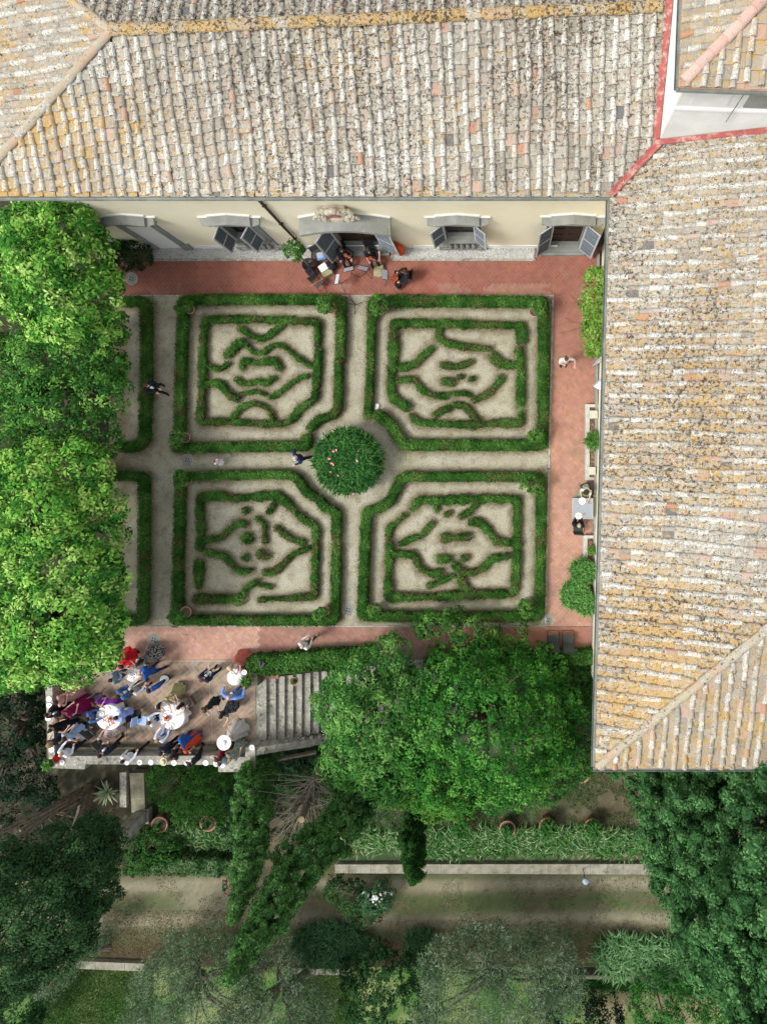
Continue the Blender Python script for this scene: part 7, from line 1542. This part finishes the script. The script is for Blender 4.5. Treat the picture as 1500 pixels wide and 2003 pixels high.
    me = voxel(b, .024); me.polygons.foreach_set('use_smooth', [True] * len(me.polygons))
    obj('jacket' if shirt else ('shirt' if bottom else 'bodice'), me, tm, t)
    if shirt:
        b = MB(); pts = [T(0, .14, .12), T(0, .155, .3), T(0, .13, .46)]
        b.path(pts, [.02, .045, .06], 8); b.ball(T(0, .03, .54), (.07, .07, .03), 10, 5, rot=Matrix.Rotation(-th, 3, 'X')); obj('shirt', b, cm('shirt', shirt), t, smooth=True)
    if tie: b = MB(); b.bar(T(0, .165, .1), T(0, .16, .48), .05, .012); obj('tie', b, cm('tie', tie), t)
    if bottom:
        b = MB(); b.ball(pel, (.165, .125, .12), 12, 7)
        for s in (-1, 1): h_, kn, an = Lg[s]; cap(b, h_, kn, .1, .072); cap(b, kn, an + Vector((0, 0, .02)), .07, .055)
        me = voxel(b, .024); me.polygons.foreach_set('use_smooth', [True] * len(me.polygons)); obj('trousers', me, cm('cloth_legs', bottom), t)
    if skirt:
        sc_, sc2 = (skirt if isinstance(skirt[0], tuple) else (skirt, None)); b = MB(); n = 44; rings = []
        if seat: path_ = [(pel + Vector((0, 0, .12)), .16, .13), (pel + Vector((0, .12, .1)), .2, .17), (pel + Vector((0, .36, .07)), .2 + flare * .3, .13), (pel + Vector((0, .5, -.1)), .2 + flare * .5, .12), (pel + Vector((0, .54, -.5 + hem)), .22 + flare * .6, .15)]
        else: path_ = [(pel + Vector((0, 0, .14)), .145, .115), (pel, .19, .15), (pel + Vector((0, .01, -.25)), .2 + flare * .35, .16 + flare * .3), (pel + Vector((0, 0, -(zp - hem) * .75)), .2 + flare * .6, .17 + flare * .6), (Vector((0, 0, hem)), .19 + flare * .8, .17 + flare * .8)]
        ph = random.uniform(0, 6)
        vs = []
        for j, (c, rx, ry) in enumerate(path_):
            for i in range(n):
                a = 2 * math.pi * i / n; w_ = 1 + .022 * j * (math.sin(a * 7 + ph) + .9 * math.sin(a * 11 + ph * 2)); vs.append(c + Vector((rx * w_ * math.cos(a), ry * w_ * math.sin(a), 0)))
        b.add(vs, [(j * n + i, j * n + (i + 1) % n, (j + 1) * n + (i + 1) % n, (j + 1) * n + i) for j in range(len(path_) - 1) for i in range(n)]); obj('skirt', b, cm('skirt_cloth', sc_, sc2), t, smooth=True)
    for s in (-1, 1):
        an = Lg[s][2]; b = MB(); b.ball(an + Vector((0, .06, -.04)), (.05, .135, .042), 10, 6); b.ball(an + Vector((0, -.03, -.03)), (.042, .05, .05), 8, 5); obj('shoe', b, cm('shoe_leather', shoes), t, smooth=True)
    # hair follows the skull
    b = MB()
    if hl != 'bald':
        b.ball(hd(0, -.025, .045), (.088, .1, .098), 14, 9, rot=Rh, jit=.03)
        if hl == 'long': b.ball(hd(0, -.09, -.06), (.085, .055, .15), 12, 8, rot=Rh, jit=.05); b.ball(hd(0, -.1, -.18), (.1, .045, .12), 10, 6, rot=Rh, jit=.06)
        if hl == 'bun': b.ball(hd(0, -.13, .05), (.05, .05, .05), 10, 6, jit=.05)
        if hl == 'big': b.ball(hd(0, -.05, .0), (.14, .13, .14), 14, 9, rot=Rh, jit=.06)
    else: b.ball(hd(0, -.07, -.01), (.08, .05, .05), 10, 6, rot=Rh)
    obj('hair', b, cm('hair', hair), t, smooth=True)
    if hat:
        hr, hc, hb = hat; b = MB(); b.lathe([(hr, .05), (hr * .98, .062), (.105, .075), (.1, .15), (.07, .17), (.01, .165)], tuple(head + Vector((0, 0, -.0))), 26, rot=Rh); obj('hat', b, cm('hat_straw', hc), t, smooth=False)
        if hb: b = MB(); b.lathe([(.108, .078), (.106, .1)], tuple(head), 20, rot=Rh); obj('hat_band', b, cm('band', hb), t)
    return t
NAVY, ROYAL, DENIM, SKY, BLK, WHT, BRN = (.012, .03, .09), (.012, .085, .36), (.06, .14, .33), (.15, .29, .68), (.012, .012, .016), (.78, .79, .82), (.09, .045, .025)
BLOND = (.38, .25, .12)
G = 'guests on the terrace'
# --- round the small table
person(239, 1303, -30, 'woman in a bright red dress bending towards the small high table', (.62, .008, .02), skirt=(.62, .008, .02), arms=('reach', 'fwd'), lean=22, sleeves='short', hem=.55, group=G, hl='bun')
person(271, 1299, 240, 'woman in a black dress with tiny white flecks turned to the small table', ((.015, .015, .018), (.4, .4, .4)), skirt=((.015, .015, .018), (.4, .4, .4)), arms=('fwd', 'fwd'), hem=.3, flare=.28, lean=12, group=G, hl='long')
person(276, 1321, 185, 'man in a navy suit with brown shoes standing right of the small table', ROYAL, bottom=NAVY, shirt=WHT, arms=('fwd', 'fwd'), lean=10, shoes=(.25, .1, .03), group=G, hl='bald', hair=(.3, .25, .2), walk=1)
person(219, 1330, 10, 'guest in a dusty teal shirt holding a plate left of the small table', (.16, .27, .34), bottom=(.05, .1, .14), arms=('fwd', 'fwd'), group=G)
plate(234, 1322, 1.14, 'plate held by the guest in the teal shirt', True, 'plates held by guests')
person(259, 1352, 50, 'guest in a pale grey jacket reaching to the small table', (.5, .52, .52), bottom=(.3, .29, .25), arms=('reach', 'reach'), lean=14, group=G)
person(234, 1361, 40, 'man in a mid blue suit seen from above left of the pale grey jacket', DENIM, bottom=NAVY, shirt=WHT, arms=('fwd', 'down'), group=G)
person(292, 1350, 130, 'guest in a smooth royal blue outfit near the round white stool', (.02, .11, .42), bottom=(.012, .04, .15), arms=('face', 'down'), group=G, hl='short')
# --- west parapet crowd
person(113, 1374, 10, 'woman in a dusty pink pleated dress close to the west parapet', (.52, .28, .27), skirt=((.55, .31, .3), (.42, .2, .2)), arms=('fwd', 'cross'), sleeves='none', hem=.12, flare=.2, group=G, hl='long')
person(127, 1398, 60, 'woman in a deep magenta gown beside the dusty pink dress', (.25, .004, .08), skirt=(.26, .004, .09), arms=('fwd', 'fwd'), sleeves='none', hem=.06, flare=.3, group=G, hl='bun', hair=BRN)
person(94, 1398, -20, 'man in a black suit with white cuffs leaning over the west parapet', BLK, bottom=BLK, shirt=WHT, arms=('out', 'fwd'), group=G)
person(114, 1408, -95, 'fair haired guest in a wide black dress between the suit and the pale blue skirt', BLK, skirt=((.014, .014, .03), (.012, .012, .02)), arms=('cross', 'out'), hem=.25, flare=.3, sleeves='short', hair=(.16, .12, .07), group=G)
person(101, 1427, 50, 'woman in a black top with bare arms reaching forward by the parapet', BLK, skirt=BLK, arms=('reach', 'out'), sleeves='none', hem=.35, flare=.25, group=G, hl='bun')
person(128, 1443, 60, 'dark haired woman in a pale blue dress among black clad guests', (.38, .52, .75), skirt=((.4, .55, .78), (.32, .45, .7)), arms=('fwd', 'hip'), sleeves='none', hem=.5, flare=.18, group=G, hl='long', lean=8)
person(99, 1455, 70, 'woman with big light brown hair at the west parapet corner', (.03, .03, .05), skirt=(.02, .02, .03), arms=('reach', 'fwd'), sleeves='none', hair=(.26, .16, .08), hl='big', group=G)
person(120, 1476, 60, 'man in a white shirt and navy trousers at the south west corner', WHT, bottom=(.01, .018, .05), arms=('reach', 'fwd'), group=G, hl='bald', hair=(.3, .22, .18), walk=1, lean=8)
# --- left table
person(187, 1378, -50, 'woman in a violet dress seated at the left guest table', (.15, .012, .27), skirt=(.17, .012, .3), pose='sit', arms=('cross', 'fwd'), sleeves='none', hem=.2, flare=.35, group=G, hl='bun', hair=BRN)
person(174, 1406, 15, 'man in a denim blue jacket seated at the left guest table', (.06, .15, .36), bottom=NAVY, pose='sit', arms=('fwd', 'reach'), lean=10, group=G)
person(229, 1403, 190, 'man in a lavender blue shirt seated right of the left guest table', (.26, .34, .75), bottom=(.3, .3, .35), pose='sit', arms=('reach', 'fwd'), lean=22, group=G)
person(198, 1449, 60, 'woman in a pale floral dress seated below the left guest table', ((.5, .4, .38), (.25, .16, .16)), skirt=((.52, .42, .4), (.28, .18, .16)), pose='sit', arms=('reach', 'face'), sleeves='none', lean=10, hem=.2, group=G, hl='long')
# --- right table
person(294, 1413, 20, 'man in a white shirt and navy tie seated left of the right guest table', (.66, .7, .82), bottom=NAVY, pose='sit', arms=('reach', 'fwd'), tie=NAVY, lean=8, group=G, hair=BRN)
person(309, 1447, 65, 'fair haired man in a pale shirt and dark tie seated below the right guest table', (.62, .68, .82), bottom=(.25, .32, .5), pose='sit', arms=('reach', 'reach'), tie=(.015, .02, .04), lean=8, group=G, hair=BLOND)
person(312, 1384, -60, 'dark haired woman in white leaning to the right guest table', (.7, .68, .66), skirt=(.4, .36, .2), pose='sit', arms=('reach', 'fwd'), sleeves='short', group=G, hl='long')
person(328, 1366, -50, 'guest in a gauzy olive green gown behind the right guest table', ((.38, .38, .16), (.27, .28, .1)), skirt=((.42, .42, .2), (.28, .3, .11)), arms=('fwd', 'fwd'), hem=.2, flare=.26, sleeves='none', hair=(.3, .3, .14), tall=.8, group=G)
person(350, 1384, 225, 'woman in a brown print dress seated at the right guest table', ((.22, .17, .15), (.45, .4, .36)), skirt=((.22, .17, .15), (.45, .4, .36)), pose='sit', arms=('reach', 'fwd'), sleeves='none', hem=.15, group=G, hl='long')
person(350, 1459, 205, 'man in a vivid royal blue suit standing in the south row of guests', (.012, .1, .42), bottom=(.012, .08, .36), shirt=WHT, arms=('fwd', 'down'), shoes=(.2, .07, .02), walk=1, group=G)
person(356, 1467, 40, 'woman in an orange red dress half hidden by the royal blue suit', (.65, .07, .03), skirt=((.66, .08, .03), (.5, .05, .02)), arms=('down', 'down'), hem=.2, flare=.12, sleeves='none', group=G, hl='bun')
# --- south parapet row
person(197, 1477, 100, 'man in a black suit and white shirt at the south parapet below the left table', (.014, .018, .035), bottom=(.012, .014, .028), shirt=WHT, arms=('fwd', 'fwd'), walk=1, group=G)
person(242, 1488, 55, 'man in a white shirt and black trousers bent over the south parapet', WHT, bottom=BLK, arms=('down', 'reach'), walk=1, group=G)
person(316, 1474, 250, 'dark suited guest left of the straw hat at the south parapet', (.014, .016, .028), bottom=(.012, .012, .02), shirt=WHT, arms=('fwd', 'fwd'), group=G, hl='short')
person(322, 1489, 150, 'guest in a straw hat at the south parapet', (.35, .32, .24), bottom=BLK, arms=('fwd', 'fwd'), hat=(.17, (.62, .55, .36), (.5, .42, .26)), group=G)
person(336, 1481, 205, 'woman in black with tanned arms beside the straw hat', BLK, skirt=((.014, .014, .016), (.05, .05, .05)), arms=('face', 'down'), sleeves='none', hem=.3, flare=.12, group=G, hl='long', skin=1)
person(371, 1495, 140, 'man in a black suit leaning on the south parapet with one hand raised', (.013, .013, .018), bottom=BLK, shirt=WHT, arms=('face', 'fwd'), walk=1, group=G)
person(424, 1486, 170, 'woman in a burgundy top at the east end of the south parapet', ((.2, .01, .02), (.14, .005, .015)), bottom=BLK, arms=('fwd', 'hip'), group=G, hl='long', hair=BRN)
person(431, 1493, 60, 'guest in a pale aqua shirt between the burgundy top and the floral dress', (.48, .6, .66), bottom=(.35, .42, .44), arms=('down', 'fwd'), group=G, hair=(.06, .04, .045))
person(451, 1484, 60, 'light haired woman in a green flowered dress on the pier side', ((.3, .35, .32), (.12, .17, .14)), skirt=((.33, .4, .33), (.1, .15, .11)), arms=('hip', 'fwd'), sleeves='none', hem=.2, flare=.15, hair=(.3, .2, .1), group=G, hl='bun')
person(440, 1452, 120, 'woman in a flowing cream gown under a very wide white hat', (.62, .57, .52), skirt=((.66, .62, .57), (.5, .46, .42)), arms=('down', 'fwd'), sleeves='none', hem=.05, flare=.34, hat=(.32, (.8, .8, .79), None), group=G, hair=BRN)
# --- east half of the terrace
person(396, 1329, 60, 'waiter with chestnut hair and dark waistcoat carrying a plate', (.014, .025, .06), bottom=(.012, .022, .06), shirt=WHT, arms=('fwd', 'fwd'), hair=(.14, .05, .02), group=G, shoes=BLK)
plate(411, 1318, 1.16, 'plate carried by the waiter', True, 'plates held by guests')
person(402, 1390, -80, 'woman in a slim black dress with bare legs mid terrace', (.012, .02, .018), skirt=(.012, .02, .018), arms=('out', 'fwd'), sleeves='none', hem=.55, flare=.05, group=G, hl='long', hair=BRN)
person(433, 1402, 250, 'woman in a black and silver sequin dress walking below the light blue suit', ((.015, .015, .018), (.2, .2, .21)), skirt=((.015, .015, .018), (.25, .25, .26)), arms=('reach', 'fwd'), sleeves='none', hem=.35, flare=.12, group=G, hl='long')
person(448, 1364, 80, 'broad man in a light blue suit with both hands forward at the sign table', SKY, bottom=(.13, .25, .6), shirt=WHT, arms=('out', 'out'), hl='bald', hair=(.35, .2, .14), tall=1.12, group=G, lean=6)
person(452, 1308, -70, 'blond woman in a pale pink top and coral skirt behind the framed sign', (.62, .42, .36), skirt=((.55, .15, .11), (.42, .09, .07)), arms=('fwd', 'fwd'), hair=(.55, .42, .25), sleeves='short', hem=.08, flare=.25, group=G, hl='long')
# --- people in the garden
person(287, 754, -35, 'man in a black suit walking on the west gravel path', (.012, .014, .02), bottom=(.012, .012, .018), shirt=WHT, arms=('fwd', 'fwd'), walk=1, hair=BRN)
person(420, 903, 160, 'small child in a white and pink dress on the cross path', ((.75, .6, .62), (.78, .76, .78)), skirt=((.8, .76, .78), (.7, .5, .55)), arms=('fwd', 'down'), tall=.55, hem=.5, flare=.14, sleeves='short', hair=(.2, .1, .05))
person(577, 896, -140, 'grey haired man in a navy suit beside the round oleander', (.012, .025, .085), bottom=(.012, .02, .06), shirt=WHT, arms=('fwd', 'hip'), walk=1, hl='bald', hair=(.6, .55, .5), skin=2)
person(1107, 703, -85, 'woman in a white blouse and grey trousers walking on the east pavement', (.72, .66, .64), bottom=(.42, .42, .42), arms=('out', 'face'), sleeves='short', hl='bun', hair=BRN)
person(1146, 964, -100, 'dark curly haired woman in a cream top seated at the grey table', (.66, .64, .55), skirt=(.2, .28, .17), pose='sit', arms=('reach', 'fwd'), sleeves='short', lean=20, hl='big', hair=(.05, .03, .02), hem=.2, tall=.95)
person(1132, 1027, 85, 'grey haired person in a black sweater seated at the grey table', (.012, .013, .02), bottom=(.02, .02, .03), pose='sit', arms=('fwd', 'fwd'), hl='short', hair=(.42, .37, .28))
person(592, 1264, 55, 'man in a white shirt and light shoes walking on the south pavement', (.7, .64, .62), bottom=(.03, .03, .035), arms=('fwd', 'fwd'), shoes=(.62, .55, .45), walk=1, hl='short', hair=(.45, .38, .3), lean=6)
person(76, 402, -10, 'person in black clothes half hidden behind the lime tree by the villa corner', BLK, bottom=BLK, arms=('fwd', 'fwd'), sleeves='short')
# --- the quartet
person(668, 489, -80, 'man in a black suit playing violin in front of the large door', (.014, .014, .018), bottom=(.012, .012, .015), pose='sit', arms=('bowing', 'violin'), shirt=(.02, .02, .025), hair=BRN, group='quartet players')
person(721, 491, -70, 'woman in a black short sleeved dress playing violin', (.014, .014, .018), bottom=(.012, .012, .015), pose='sit', arms=('bowing', 'violin'), sleeves='short', hair=(.08, .04, .02), group='quartet players', hl='bun')
person(791, 532, 190, 'cellist in black with long hair facing the other players', (.014, .014, .018), skirt=(.012, .012, .015), pose='sit', arms=('bowing', 'rest'), hair=(.07, .035, .018), hl='long', hem=.1, flare=.3, group='quartet players')
q = P(680, 501, 1.0); vio_thing('violin', tuple(q), Matrix.Rotation(-2.0, 3, 'Z') @ Matrix.Rotation(-.3, 3, 'X'), 'violin held by the man in the black suit'); bow(P(672, 497, 1.05), P(689, 506, 1.08), 'bow in the hand of the man violinist')
q = P(728, 507, 1.0); vio_thing('violin', tuple(q), Matrix.Rotation(-2.0, 3, 'Z') @ Matrix.Rotation(-.3, 3, 'X'), 'violin held by the woman in the short sleeved dress'); bow(P(722, 504, 1.05), P(745, 513, 1.08), 'bow in the hand of the woman violinist')
q = P(772, 545, .6); Rc = Matrix.Rotation(math.radians(-72), 3, 'Z') @ Matrix.Rotation(.95, 3, 'X'); b = MB(); violin(b, q, Rc, 2.1); single('cello', b, M['col'], 'dark red cello held between the knees of the cellist', 'instrument', base=tuple(q)); bow(P(770, 545, .85), P(784, 532, .9), 'bow in the hand of the cellist')
bpy.data.scenes.remove(tmps)
